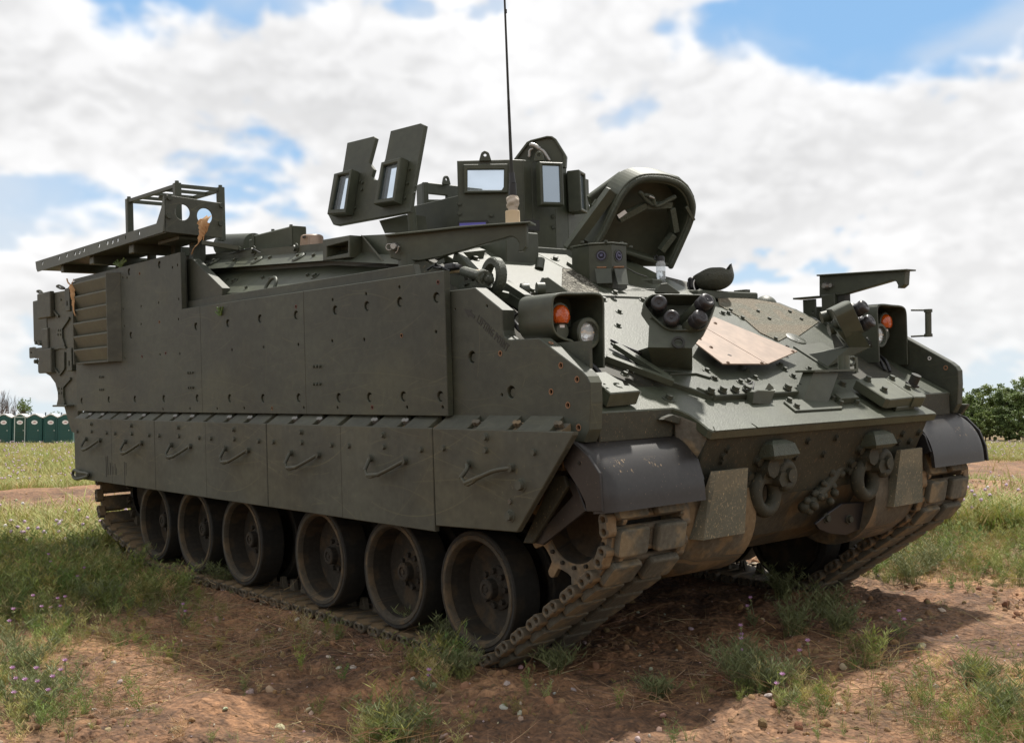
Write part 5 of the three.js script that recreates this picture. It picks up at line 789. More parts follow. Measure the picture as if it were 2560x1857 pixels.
  const dir = (s, c) => rt.clone().multiplyScalar(s * Math.cos(c)).addScaledVector(tc, -Math.sin(c));
  const c1 = walk(c2, 650, dir(-1, .22)), c0 = walk(c1, 487, dir(-1, .95)), c3 = walk(c2, 1003, dir(1, .75)), c4 = c3.clone().add(v3(-.16, 0, -.03)), c5 = c0.clone().add(v3(-.05, 0, -.16));
  const plan = [c0, c1, c2, c3, c4, c5].map(p => [p.x, p.z]);
  const cam = part('camera_box', prismY(plan.slice().reverse(), 2.0, YT, { bevel: .004 }), M.paint, V, 'box with two round camera windows');
  part('camera_box_lid', prismY(plan.map(([x, z]) => { const mx = plan.reduce((s, p) => s + p[0] / 6, 0), mz = plan.reduce((s, p) => s + p[1] / 6, 0); return [lerp(x, mx, -.05), lerp(z, mz, -.05)]; }).reverse(), YT + .001, YT + .012, { bevel: .002 }), M.paint, cam);
  const face = (a, b) => { const n = v3(-(b.z - a.z), 0, b.x - a.x).normalize(); if (n.dot(CV.clone().sub(a)) < 0) n.negate(); return { n, on: (q, up = 0) => hitP(zH(...q), a.clone().addScaledVector(n, up), n) }; };
  for (const [fc, l, flap, hinge, r] of [[face(c1, c2), [770, 903], [[708, 1030], [862, 1028], [872, 1165], [728, 1172]], [772, 1012], .036], [face(c2, c3), [930, 905], [[888, 1030], [1000, 1032], [1022, 1185], [922, 1182]], [935, 1008], .036]]) {
    const c = fc.on(l); part('camera_window', lathe([[r, .0], [r + .004, 0], [r + .004, .003], [r, .003], [r, -.03]], c, fc.n, 26), M.paint, cam); part('camera_well', lathe([[0, .0012], [r, .0012]], c, fc.n, 26), M.black, cam); part('camera_lens', [lathe([[0, .016], [.007, .014], [.012, .006], [.014, .0015]], c, fc.n, 20), lathe([[.02, .0015], [.026, .0015], [.026, .006], [.02, .006]], c, fc.n, 22)], M.purple, cam);
    part('camera_flap', prism3(flap.map((q, i) => fc.on(q, i < 2 ? .012 : .07)), v3().crossVectors(fc.on(flap[1], .012).sub(fc.on(flap[0], .012)), fc.on(flap[3], .07).sub(fc.on(flap[0], .012))).normalize().multiplyScalar(-1), .006, { bevel: .001 }), M.paint, cam);
    part('flap_hinge', cyl(fc.on([hinge[0] - 45, hinge[1] + 4], .008), fc.on([hinge[0] + 45, hinge[1] + 2], .008), .006, .006, 8), M.rust, cam);
  }
  for (const q of [[590, 783], [812, 775], [960, 788], [1048, 826]]) bolt(cam, hy(zH(...q), YT + .012), Y, .012, .012, 0);
  part('camera_foot', bar(onR(zH(470, 975), .01), onR(zH(650, 1090), .01), .05, .02, RN), M.paint, cam);
  part('latch_wire', tube([zH(1018, 1025), zH(1100, 1070), zH(1200, 1105)].map(q => hx(q, c3.x)), .004, 6), M.dark, cam);
  // coaming of the driver's hatch
  const co = [[1030, 1135], [1255, 1120], [1345, 1128], [1480, 1165], [1490, 1200]].map(q => hy(zH(...q), 2.115)), far = co.slice().reverse().map(p => v3(p.x - .55, 0, p.z - .05));
  part('hatch_coaming', prismY(co.concat(far).map(p => [p.x, p.z]).reverse(), 1.95, 2.115, { bevel: .008 }), M.paint);
  part('hatch_coaming', prismY([[-.03, -.40], [-.03, -1.02], [-.12, -1.10], [-.8, -1.10], [-.8, -.40]].reverse(), 1.98, 2.035, { bevel: .008 }), M.paint);
  { const q = hz(zD(340, 350), -1.05); part('hatch_stop', box(q.x - .1, q.x, 2.0, q.y, -1.08, -1.02, .004), M.paint); }
  for (const [a, b] of [[1030, 1235], [1190, 1240]]) { const c = hy(zH(a, b), 2.025); part('ridge_cap', prismY(rounded([[c.x - .07, c.z - .065], [c.x + .07, c.z - .065], [c.x + .07, c.z + .065], [c.x - .07, c.z + .065]], .045, 4).reverse(), 1.985, 2.035, { bevel: .01, seg: 2 }), M.paint); }
  { const c = hz(zD(465, 440), -1.15); const g = new THREE.SphereGeometry(.085, 28, 14, 0, 6.283, 0, Math.PI / 2); part('vent_dome', clean(g).translate(c.x, 1.935, -1.15), M.paint); }
}
// ================================================================ driver's hatch, open
{
  const hn = v3(1, -.42, .30).normalize(), ho = v3(-.62, 2.33, -.2), on = (q, up = 0) => hitP(zH(...q), ho.clone().addScaledVector(hn, up), hn), f = frameOf(hn, on([1200, 600]));
  const rim = smoothPath([[725, 790], [800, 660], [900, 450], [985, 300], [1060, 225], [1150, 180], [1270, 170], [1400, 185], [1510, 230], [1585, 310], [1622, 400], [1632, 470], [1610, 580], [1530, 770], [1425, 1000]].map(q => f.to2(on(q))), 3);
  const hatch = group('driver_hatch', V, 'large rounded hatch lid tilted open, dark inside');
  const cx = f.to2(on([1180, 700]));
  const poly = rim.slice(); const ccw = THREE.ShapeUtils.area(poly.map(p => new THREE.Vector2(...p))) > 0 ? poly : poly.slice().reverse();
  const sc = (k, dx = 0) => ccw.map(([a, b]) => [lerp(a, cx[0], k), lerp(b, cx[1], k)]);
  // lid: thick shell with a recess
  part('lid_shell', extr(sc(-.085), .20, { bevel: .008, seg: 2, holes: [sc(.085).reverse()] }).translate(0, 0, -.20).applyMatrix4(f.m), M.paint, hatch);
  part('lid_bowl', extr(sc(.03), .02, { bevel: .006 }).translate(0, 0, -.205).applyMatrix4(f.m), M.paint, hatch);
  part('lid_seal', tube(rim.map(p => f.at(p[0], p[1], .004)), .021, 10, 120), M.cast, hatch);
  // outer armour layer seen behind the left edge
  part('lid_armor', extr((() => { const o = [[430, 865], [520, 700], [640, 640], [700, 500], [655, 350], [690, 320], [965, 120], [1000, 115], [1220, 112], [1400, 128], [1510, 160], [1600, 240], [1655, 340], [1665, 460], [1640, 580], [1425, 1010], [900, 1010]].map(q => f.to2(on(q, -.21))); return THREE.ShapeUtils.area(o.map(p => new THREE.Vector2(...p))) > 0 ? o : o.reverse(); })(), .05, { bevel: .012, seg: 2 }).translate(0, 0, -.262).applyMatrix4(f.m), M.paint, hatch);
  part('lid_arm', [bar(on([455, 850], -.05), on([870, 285], -.05), .07, .06, hn), bar(on([700, 400], -.10), on([760, 440], -.06), .05, .05, hn)], M.paint, hatch);
  part('lid_padding', [[[930, 560], [1190, 420]], [[1190, 430], [1430, 420]], [[1430, 450], [1470, 680]], [[1450, 700], [1330, 860]]].map(([a, b]) => bar(on(a, -.03), on(b, -.03), .04, .05, hn)), M.cast, hatch);
  part('lid_handle', [tube([[1140, 310], [1200, 380], [1290, 430], [1400, 380], [1460, 350]].map(q => on(q, .0)), .016, 8), tube([[1190, 330], [1250, 350], [1275, 420]].map(q => on(q, .01)), .014, 8)], M.cast, hatch); part('handle_pin', tube([[1230, 345], [1262, 360]].map(q => on(q, .02)), .010, 8), M.steel, hatch);
  part('data_plate', prism3([[918, 520], [990, 470], [1013, 498], [938, 553]].map(q => on(q, -.005)).reverse(), hn, .002, { bevel: 0 }), M.white, hatch, 'small white data plate');
  part('lid_latch', bar(on([1570, 440], .01), on([1645, 570], .02), .02, .02, hn), M.paint, hatch);
  part('red_tag', prism3([[745, 370], [795, 340], [780, 385]].map(q => on(q, -.12)).reverse(), hn, .003, { bevel: 0 }), M.pink, hatch);
}

// ================================================================ rear: side plate of the ramp end, latches
{
  const z = 1.60, p = (q, zz = z) => xy(hz(zK(...q), zz));
  const rear = part('rear_plate', prismZ([[512, 100], [432, 182], [300, 205], [298, 430], [262, 445], [270, 560], [265, 755], [305, 765], [300, 900], [235, 985], [290, 1020], [340, 1090], [363, 1180], [365, 1240], [350, 1312], [428, 1322], [478, 1500], [498, 1562], [560, 1590], [560, 100]].map(q => p(q)), z - .05, z, { bevel: .004 }), M.skirt, V, 'brown dusty shaped plate at the rear end');
  const box4 = (n, q0, q1, z0, z1, m = M.skirt, b = .008) => { const a = p(q0, z1), c = p(q1, z1); return part(n, box(Math.min(a[0], c[0]), Math.max(a[0], c[0]), Math.min(a[1], c[1]), Math.max(a[1], c[1]), z0, z1, b), m, rear); };
  box4('hinge_block', [160, 215], [292, 438], 1.60, 1.645); box4('rear_box', [118, 285], [262, 668], 1.40, 1.56, M.armor); box4('rear_box', [202, 556], [268, 752], 1.58, 1.62); box4('hinge_block', [172, 758], [300, 985], 1.60, 1.645);
  for (const [a, b, c, d] of [[436, 152, 476, 386], [456, 742, 496, 972]]) { const g0 = p([a, d], 1.66), g1 = p([c, b], 1.66), w = g1[0] - g0[0]; part('slotted_block', prismZ(rounded([[g0[0], g0[1]], [g1[0], g0[1]], [g1[0], g1[1]], [g0[0], g1[1]]], .012, 2), 1.60, 1.66, { bevel: .004, holes: [[[g0[0] + w * .35, g0[1] + .05], [g0[0] + w * .35, g1[1] - .12], [g0[0] + w * .6, g1[1] - .12], [g0[0] + w * .6, g0[1] + .05]]] }), M.armor, rear); }
  for (const [a, b, c, d] of [[86, 732, 136, 846], [172, 890, 206, 988]]) { const g0 = p([a, d], 1.55), g1 = p([c, b], 1.55), w = g1[0] - g0[0]; part('latch_tab', prismZ(rounded([[g0[0], g0[1]], [g1[0], g0[1]], [g1[0], g1[1]], [g0[0], g1[1]]], .02, 3), 1.53, 1.55, { bevel: .003, holes: [[[g0[0] + w * .25, g0[1] + .05], [g0[0] + w * .25, g1[1] - .05], [g0[0] + w * .5, g1[1] - .05], [g0[0] + w * .5, g0[1] + .05]]] }), M.skirt, rear); }
  box4('latch_bar', [134, 745], [240, 835], 1.50, 1.56, M.armor); for (const [a, b] of [[175, 690], [205, 690], [168, 875], [215, 700]]) bolt(rear, hz(zK(a, b), 1.60), Z, .022, .03, .03, M.skirt);
  const rib = (pts) => part('rib', pts.slice(1).map((q, i) => bar(hz(zK(...pts[i]), z + .006), hz(zK(...q), z + .006), .022, .022, Z)), M.armor, rear);
  rib([[300, 232], [302, 345], [378, 436]]); rib([[482, 448], [412, 552], [415, 650], [440, 722]]); rib([[312, 780], [315, 912], [388, 1006], [436, 940], [436, 782]]); rib([[496, 1040], [424, 1120], [424, 1222], [440, 1292]]); rib([[306, 760], [400, 735], [450, 738]]);
  box4('foot_step', [308, 1302], [440, 1320], 1.55, 1.68);
  for (const [a, b] of [[372, 570], [395, 570], [368, 612], [395, 612], [270, 862], [290, 870], [268, 910], [294, 908], [375, 1138], [403, 1140], [376, 1185], [403, 1183], [252, 305], [280, 300], [253, 350], [282, 348], [398, 270]]) bolt(rear, hz(zK(a, b), z), Z, .012, .008, 0, M.armor);
  // lashing hooks on top and the ramp behind
  for (const q of [[[355, 140], [375, 130], [400, 140], [430, 160], [400, 162], [370, 150]], [[162, 188], [185, 182], [205, 190], [215, 205], [190, 205]]]) part('lashing_hook', tube(q.map(a => hz(zK(...a), 1.58)), .010, 8, 40, true), M.armor, rear);
  part('ramp', prismX([[1.4, .85], [1.4, 2.40], [-1.4, 2.40], [-1.4, .85]].reverse(), -5.85, -5.70, { bevel: .02 }), M.armor); part('ramp_frame', prismX([[1.56, 1.2], [1.56, 2.3], [-1.56, 2.3], [-1.56, 1.2]].reverse(), -5.72, -5.5, { bevel: .01 }), M.armor);
}
// ================================================================ rack over the rear side
{
  const ZR = 1.80, a = (x, y, z = ZR) => hz(zA(x, y), z), rack = group('equipment_rack');
  const rt = a(105, 664), rb = a(112, 737), fb = a(1010, 452), ft = a(1000, 396), pt = a(1030, 190), xf = (a(1035, 190).x + fb.x) / 2;
  const zi = (() => { let best = 1.3, e = 9; for (let z = .9; z < 1.7; z += .005) { const d = Math.abs(hz(zA(1435, 375), z).x - xf); if (d < e) { e = d; best = z; } } return best; })();
  part('rack_flange', prismZ([[rb.x, rb.y + .03], [rb.x + .03, rb.y], [xf, fb.y], [xf, pt.y], [xf - .02, pt.y], [xf - .06, ft.y + .12], [xf - .16, ft.y + .015], [rt.x, rt.y]], ZR - .008, ZR, { bevel: 0, holes: [[155, 668], [273, 632], [328, 614], [386, 602], [418, 592], [450, 576], [557, 544], [616, 524], [652, 518], [688, 506], [747, 486], [840, 458]].map(q => { const h = a(...q); return circ(h.x, h.y - .006, .017, 12, true); }) }), M.paint, rack);
  const q = (x, y) => { const h = hx(zA(x, y), xf); return [h.z, h.y]; }, hole = (x, y, r) => { const [z, yy] = q(x, y); return circ(z, yy, r, 24); };
  const pl = [[1035, 190], [1425, 248], [1440, 262], [1430, 495], [1012, 450]].map(p => q(...p));
  const f0 = extr(pl.map(([z, y]) => [-z, y]).reverse(), .014, { bevel: .002, holes: [hole(1150, 313, .060), hole(1308, 342, .062)].map(h => h.map(([z, y]) => [-z, y])).map(h => THREE.ShapeUtils.area(h.map(p => new THREE.Vector2(...p))) < 0 ? h : h.reverse()) }).applyMatrix4(basis(v3(xf - .014, 0, 0), NZ, Y, X));
  const fp = part('rack_front_plate', f0, M.skirt, rack, 'scuffed plate with two round holes');
  for (const p of [[1055, 210], [1050, 340], [1425, 265], [1418, 393]]) { const h = hx(zA(...p), xf); bolt(rack, h, X, .022, .014, 0); }
  const yb = (rb.y + fb.y) / 2 + .004;
  part('rack_floor', prismY([[rb.x, ZR - .012], [xf - .016, ZR - .012], [xf - .016, zi], [rb.x, zi]].reverse(), yb, yb + .012, { bevel: .001, holes: [] }), M.paint, rack);
  for (const [x0, x1] of [[-4.1, -4.0], [-5.0, -4.9], [-5.75, -5.68]]) part('rack_beam', box(x0, x1, yb - .07, yb - .001, zi - .1, ZR - .05, .006), M.paint, rack);
  for (const x of [-3.62, -4.6]) part('rack_leg', box(x, x + .06, 2.45, yb, 1.34, 1.40, .004), M.paint, rack);
  for (const p of [[1105, 555], [1235, 555]]) { const h = a(...p, 1.45); part('rack_leg', box(h.x - .035, h.x + .035, 2.4, yb + .0, 1.42, 1.48, .004), M.paint, rack); }
  part('rack_stay', bar(hy(zA(1295, 530), 2.57), hy(zA(1558, 572), 2.52), .10, .03), M.paint, rack);
  part('rack_plate_under', prismY([[xf - .5, ZR - .15], [xf - .1, ZR - .15], [xf - .1, zi + .12], [xf - .5, zi + .12]].reverse(), yb - .03, yb - .002, { bevel: .004 }), M.paint, rack);
  // cage on top of the rack
  const YC = 3.05, c = (x, y) => hy(zA(x, y), YC), fl = c(1110, 125), fr = c(1418, 155), rl = c(770, 235), rrr = fr.clone().add(rl.clone().sub(fl));
  const rod = (p0, p1, r = .018, n = 'cage_bar') => part(n, bar(p0, p1, r * 2, r * 1.4), M.paint, rack);
  const mid = fl.clone().lerp(rl, .33), midr = fr.clone().lerp(rrr, .33);
  rod(fl, fr); rod(fl, rl); rod(fr, rrr); rod(rl, rrr);
  for (const t of [.25, .5, .75]) rod(fl.clone().lerp(rl, t), fr.clone().lerp(rrr, t), .016);
  for (const p of [fl, fr, rl, rrr]) { part('cage_post', box(p.x - .026, p.x + .026, yb, YC + .02, p.z - .026, p.z + .026, .005), M.paint, rack); bolt(rack, v3(p.x, YC + .02, p.z), Y, .016, .018, 0); }
  const cp = fl.clone().lerp(rrr, .48); part('cage_pedestal', [lathe([[.10, 0], [.075, .03], [.062, .10], [.058, .30], [.066, .36], [.12, .375], [.12, .385], [0, .385]], v3(cp.x, yb, cp.z), Y, 24)], M.paint, rack);
  for (const d of [-.08, .08]) bolt(rack, v3(cp.x + d, yb + .385, cp.z), Y, .014, .03, 0);
}
// ================================================================ roof stowage
{
  const z = 1.18, p = (x, y, zz = z) => hz(zA(x, y), zz), b0 = p(1650, 565), b1 = p(1930, 550), t = p(1790, 442);
  const bx = part('roof_stowage_box', [box(b0.x, b1.x, b0.y - .08, t.y, 1.06, z, .008), box(b0.x - .13, b0.x + .01, b0.y - .08, t.y - .015, 1.07, z - .03, .008)], M.paint);
  part('box_edge', box(b0.x - .006, b0.x + .03, b0.y - .05, t.y + .004, z, z + .008, .002), M.paint, bx); part('box_edge', box(b1.x - .03, b1.x + .004, b0.y - .05, t.y + .004, z, z + .008, .002), M.paint, bx);
  for (const q of [[1662, 436], [1790, 433], [1920, 430]]) { const h = p(...q, 1.15); bolt(bx, v3(h.x, t.y - .002, 1.15), Y, .014, .02, 0); }
  const g = p(2068, 500, 1.12); part('antenna_puck', lathe([[0, .060], [.066, .060], [.080, .050], [.086, .0], [.086, -.12]], v3(g.x, g.y - .035, 1.12), Y, 28), M.tan, V, 'tan antenna puck'); 
  part('puck_slot', box(g.x + .02, g.x + .06, g.y - .005, g.y + .012, 1.12 + .083, 1.12 + .088, 0), M.dark, bx);
  const r0 = p(1440, 500, 1.1), r1 = p(1575, 500, 1.1); part('stowage_tube', cyl(v3(r0.x - .1, r0.y - .045, 1.05), v3(r1.x + .1, r1.y - .06, 1.05), .095, .095, 28), M.paint);
  part('roof_deck', prismY([[-.72, 1.30], [-5.4, 1.30], [-5.4, -1.30], [-1.7, -1.30], [-.72, -.40]], 2.26, 2.345, { bevel: .004 }), M.paint);
}
// ================================================================ loose things on the vehicle
function thingAt(name, label, category, base) { const o = new THREE.Group(); o.name = name; o.userData = { label, category }; const m = vehicleMatrix.clone().multiply(new THREE.Matrix4().makeTranslation(base.x, base.y, base.z)); m.decompose(o.position, o.quaternion, o.scale); scene.add(o); return o; }
{
  // water bottle on the hatch coaming
  const b = hy(zH(1335, 1138), 2.116), o = thingAt('water_bottle', 'clear plastic water bottle half full, on the driver hatch coaming', 'bottle', b);
  part('bottle_body', lathe([[0, .002], [.026, .002], [.0305, .008], [.031, .10], [.0305, .112], [.024, .126], [.023, .132]], v3(), Y, 32), M.clear, o);
  part('water', lathe([[0, .005], [.027, .006], [.0290, .01], [.0290, .060], [0, .060]], v3(), Y, 32), M.water, o);
  part('cap', [lathe([[0, .160], [.022, .160], [.026, .155], [.0265, .130], [.022, .128]], v3(), Y, 28), tube([v3(-.018, .135, .024), v3(-.034, .142, .018), v3(-.036, .160, .014), v3(-.022, .166, .010)], .0045, 8)], M.black, o);
}
{
  // crew helmet resting crown-down, rim to the sky
  const c = hz(zH(1825, 1235), -.62), base = v3(c.x, 2.036, -.62), o = thingAt('crew_helmet', 'olive crew helmet lying crown down on the hatch rim', 'helmet', base);
  const sx = v3(.64, 0, -.77).normalize(), sy = v3(.77, 0, .64).normalize();   // along and across the helmet
  const pos = [], idx = [], N = 64, Mr = 22;
  for (let j = 0; j <= Mr; j++) for (let i = 0; i <= N; i++) {
    const th = i / N * Math.PI * 2, cth = Math.cos(th), sth = Math.sin(th);
    // rim height: high peak at the +along end, a scoop for the ear, lower at the brow
    const ta = Math.abs(th > Math.PI ? th - 2 * Math.PI : th), rim = .148 + .034 * Math.exp(-ta * ta / .30) - .020 * Math.exp(-((ta - .85) ** 2) / .05) - .060 * sstep(1.7, 3.1, ta), t = j / Mr, hgt = rim * t;
    const hh = Math.min(1, hgt / .145), rad = Math.sqrt(Math.max(0, 1 - (1 - Math.min(1, hgt / .105)) ** 2.3)) * (1 - .16 * Math.max(0, (hgt - .105) / .105) ** 1.2);
    const p = sx.clone().multiplyScalar(cth * rad * .142).addScaledVector(sy, sth * rad * .115); pos.push(p.x, hgt, p.z);
  }
  for (let j = 0; j < Mr; j++) for (let i = 0; i < N; i++) { const a = j * (N + 1) + i, b2 = a + 1, d = a + N + 1, e = d + 1; idx.push(a, d, b2, b2, d, e); }
  const g = new THREE.BufferGeometry(); g.setAttribute('position', new THREE.Float32BufferAttribute(pos, 3)); g.setIndex(idx); g.computeVertexNormals();
  const sh = part('helmet_shell', clean(g), M.cast, o); sh.material = M.cast.clone(); sh.material.side = THREE.DoubleSide; sh.material.color = lin(.10, .108, .078);
  const g2 = g.clone(); const q = g2.attributes.position; for (let i = 0; i < q.count; i++) q.setXYZ(i, q.getX(i) * .93, q.getY(i) * .93 + .008, q.getZ(i) * .93); part('helmet_lining', clean(g2), (() => { const m = M.dark.clone(); m.side = THREE.DoubleSide; return m; })(), o);
  const e = sx.clone().multiplyScalar(-.125); part('headset', [rbox(.05, .085, .09, .02).translate(e.x, .055, e.z), tube([e.clone().add(v3(.01, .09, .02)), e.clone().add(v3(-.01, .06, .045)), e.clone().add(v3(.0, .01, .05))], .007, 8)], M.black, o);
  part('chin_strap', tube([e.clone().add(v3(.035, .095, .02)), e.clone().add(v3(.028, .05, .035)), e.clone().add(v3(.035, .004, .03))], .004, 6), M.white, o);
  for (const s of [-1, 1]) bolt(o, sx.clone().multiplyScalar(-.05).addScaledVector(sy, s * .108).add(v3(0, .105, 0)), sy.clone().multiplyScalar(s), .006, .004, 0, M.dark, 'snap');
}
function ribbon(pts, w, twist, m, parent, name) {   // a torn leaf blade with a curl
  const cv = new THREE.CatmullRomCurve3(pts), n = 26, pos = [], idx = []; const r = rng(pts.length * 31 + 5);
  for (let i = 0; i <= n; i++) { const t = i / n, p = cv.getPoint(t), tg = cv.getTangent(t); const s = v3().crossVectors(tg, v3(.6, .2, .75)).normalize().applyAxisAngle(tg, twist * t); const ww = (typeof w === 'function' ? w(t) : w) * (.75 + .5 * r()); const nn = v3().crossVectors(s, tg); for (const k of [-1, -.4, .3, 1]) { const q = p.clone().addScaledVector(s, k * ww).addScaledVector(nn, (1 - k * k) * ww * .6 + (r() - .5) * ww * .3); pos.push(q.x, q.y, q.z); } }
  for (let i = 0; i < n; i++) for (let k = 0; k < 3; k++) { const a = i * 4 + k; idx.push(a, a + 1, a + 4, a + 1, a + 5, a + 4); }
  const g = new THREE.BufferGeometry(); g.setAttribute('position', new THREE.Float32BufferAttribute(pos, 3)); g.setIndex(idx); g.computeVertexNormals(); return part(name, clean(g), m, parent);
}
{
  const a = (x, y, z = 1.72) => hz(zA(x, y), z), b = a(1212, 615);
  const o = thingAt('dry_husk', 'torn dry husk hanging from the rack plate with two round holes', 'dry leaf', b), L = (q) => a(...q).sub(b);
  ribbon([[1345, 375], [1315, 388], [1300, 430], [1285, 480], [1262, 535], [1232, 570], [1212, 615]].map(L), (t) => .045 * Math.sin(Math.min(1, t * 1.3 + .15) * Math.PI) ** .7 + .008, 1.4, M.leaf, o, 'leaf_blade');
  ribbon([[1275, 372], [1290, 400], [1300, 440], [1285, 490]].map(L), (t) => .028 * (1 - t * .6), -1.0, M.leaf, o, 'leaf_blade'); ribbon([[1330, 385], [1318, 440], [1300, 480], [1298, 512]].map(L), (t) => .014 * (1 - t * .5), .8, M.leaf, o, 'leaf_blade');
  const tb = hz(zK(540, 430), 1.78), tw = thingAt('dry_twig', 'brown dry stalk caught on the rear louver grille', 'dry stalk', tb), K = (q) => hz(zK(...q), 1.78).sub(tb);
  ribbon([[500, 130], [508, 180], [515, 250], [520, 310], [525, 370], [540, 430]].map(K), (t) => .032 * (1 - t * .55), 1.1, M.leaf, tw, 'leaf_blade'); part('stalk', tube([[455, 68], [465, 100], [490, 130], [505, 200], [522, 330]].map(K), .007, 6), M.leaf, tw); part('stalk', tube([[520, 70], [512, 100], [490, 130]].map(K), .004, 6), M.leaf, tw);
  const gb = hz(zA(1420, 1040), 1.706), gs = thingAt('leaf_sprig', 'small green leaf sprig stuck to the side armor', 'leaf', gb);
  for (let i = 0; i < 6; i++) { const g0 = v3((i - 2.5) * .012, (i % 2) * .03, .004); ribbon([v3(0, 0, .002), g0.clone().multiplyScalar(.6), g0.clone().add(v3(.012 * (i - 2), .025, .008))], .007, .5, M.green, gs, 'leaf_blade'); }
  const hb = hz(zA(715, 690), 1.66), hs = thingAt('leaf_sprig_001', 'bright green leaves showing under the equipment rack', 'leaf', hb);
  for (let i = 0; i < 7; i++) ribbon([v3(0, -.02, 0), v3((i - 3) * .02, .01, .01), v3((i - 3) * .05, .03 + (i % 3) * .012, .01)], .010, .4, M.green, hs, 'leaf_blade');
}

// ================================================================ ground
const invV = vehicleMatrix.clone().invert();
const vP0 = v3(0, 0, 0).applyMatrix4(vehicleMatrix), vN = v3(0, 1, 0).transformDirection(vehicleMatrix);
const planeY = (x, z) => vP0.y - (vN.x * (x - vP0.x) + vN.z * (z - vP0.z)) / vN.y;
const local = (x, z) => v3(x, planeY(x, z), z).applyMatrix4(invV);
const mounds = [];   // [x, z, radius, height]
const MT = { rough: 1 };
function baseY(x, z) { const l = local(x, z), d = Math.hypot(Math.max(0, Math.abs(l.x + 2.2) - 3.2), Math.max(0, Math.abs(l.z) - 1.5)); const w = 1 - sstep(5.5, 17, d); const rr0 = Math.hypot(x, z); return lerp((fbm(x * .035 + 9.3, z * .035 + 2.1, 5, 3) - .5) * .5 * sstep(14, 40, rr0) * (1 - sstep(60, 90, rr0) * .5), planeY(x, z), w); }
function groundY(x, z) {
  const l = local(x, z), r0 = Math.hypot(x, z);
  const fade = 1 / (1 + r0 * .02);
  let b = (fbm(x * .8 + 3.3, z * .8 + 7.7, 11, 3) - .5) * .11 + (fbm(x * 3.1 + 1.3, z * 3.1 + 4.7, 13, 3) - .5) * .075;
  const rid = 1 - Math.abs(fbm(x * 6.3 + 2.3, z * 6.3 + 8.1, 17, 3) - .5) * 4; b += Math.max(0, rid) ** 2 * .018;
  if (r0 < 14) { b += (fbm(x * 15 + 2.9, z * 15 + 3.1, 19, 3) - .5) * .045 * (.35 + 1.1 * sstep(.4, .62, fbm(x * 1.3 + 7, z * 1.3 + 2, 29, 2))); }
  for (const [mx, mz, mr, mh] of mounds) { const q = ((x - mx) ** 2 + (z - mz) ** 2) / (mr * mr); if (q < 5) b += mh * Math.exp(-q * 1.3); }
  // pressed flat and a little sunk under the tracks
  const tr = sstep(.30, .05, Math.max(0, Math.abs(Math.abs(l.z) - 1.335) - .27)) * sstep(.45, .05, Math.max(0, Math.abs(l.x + 2.05) - 2.2));
  b = b * (1 - tr * .94) - .004 * tr + .012 * tr;
  // earth squeezed up along the track edges
  if (r0 < 16 && l.x > -5 && l.x < .5) { const e = Math.abs(l.z) - 1.335, k = Math.exp(-(((Math.abs(e) - .335) / .055) ** 2)); if (k > .01) b += k * .055 * sstep(.30, .75, fbm(x * 5 + 1, z * 5 + 7, 59, 3)); }
  return baseY(x, z) + b * fade;
}
function groundHit(px, py) { const d = worldDir(px, py), o = camera.position; let t = 1, prev = 1; for (let i = 0; i < 600; i++) { const x = o.x + d.x * t, y = o.y + d.y * t, z = o.z + d.z * t; if (y < baseY(x, z)) break; prev = t; t *= 1.02; if (t > 3000) break; } for (let i = 0; i < 18; i++) { const m = (prev + t) / 2, y = o.y + d.y * m; if (y < baseY(o.x + d.x * m, o.z + d.z * m)) t = m; else prev = m; } return [o.x + d.x * t, o.z + d.z * t]; }
for (const [px, py, r, h] of [[500, 1790, .22, .07], [1870, 1790, .20, .05], [420, 1640, .35, .03], [1300, 1760, .25, .035], [1150, 1690, .22, .03], [60, 1240, .8, .12], [2500, 1180, .9, .10], [900, 1560, .3, .03], [2400, 1500, .35, .04], [700, 1500, .3, .03]]) mounds.push([...groundHit(px, py), r, h]);
// ---- where grass grows: patches read off the photograph [px, py, radius m, strength] plus scatter
const patch = (l) => l.map(([px, py, r, s]) => [...groundHit(px, py), r, s]);
const lush = patch([[60, 1400, 1.5, 1], [250, 1400, 1.2, 1], [420, 1430, .8, 1], [150, 1480, 1.0, 1], [330, 1500, .7, .8], [20, 1540, .6, .8], [520, 1440, .5, .8], [60, 1640, .40, .45], [30, 1760, .36, .5], [120, 1830, .22, .4], [1100, 1600, .24, .9], [1130, 1680, .22, .9], [1080, 1560, .16, .8], [980, 1840, .18, .8], [1890, 1690, .24, .9], [1960, 1560, .40, .45], [2060, 1580, .30, .4], [2050, 1470, .4, .4], [2200, 1440, .35, .8], [2320, 1420, .5, .55], [2450, 1370, .8, .6], [2550, 1330, 1.1, .8], [2380, 1500, .22, .8], [2500, 1720, .35, .35], [2380, 1760, .25, .35], [2260, 1800, .2, .35], [2530, 1840, .3, .6], [2170, 1660, .14, .8], [2000, 1750, .2, .4], [2050, 1800, .2, .35], [300, 1620, .25, .35], [180, 1600, .35, .5], [800, 1590, .25, .25], [1420, 1690, .16, .4], [120, 1335, 1.5, .5], [220, 1330, 1.2, .6]]);
const bare = patch([[90, 1235, 5, 1], [190, 1250, 3.5, 1], [20, 1270, 4, 1], [2470, 1165, 6, 1], [2560, 1185, 6, 1], [2420, 1200, 3, .9], [2500, 1225, 3, .8]]);
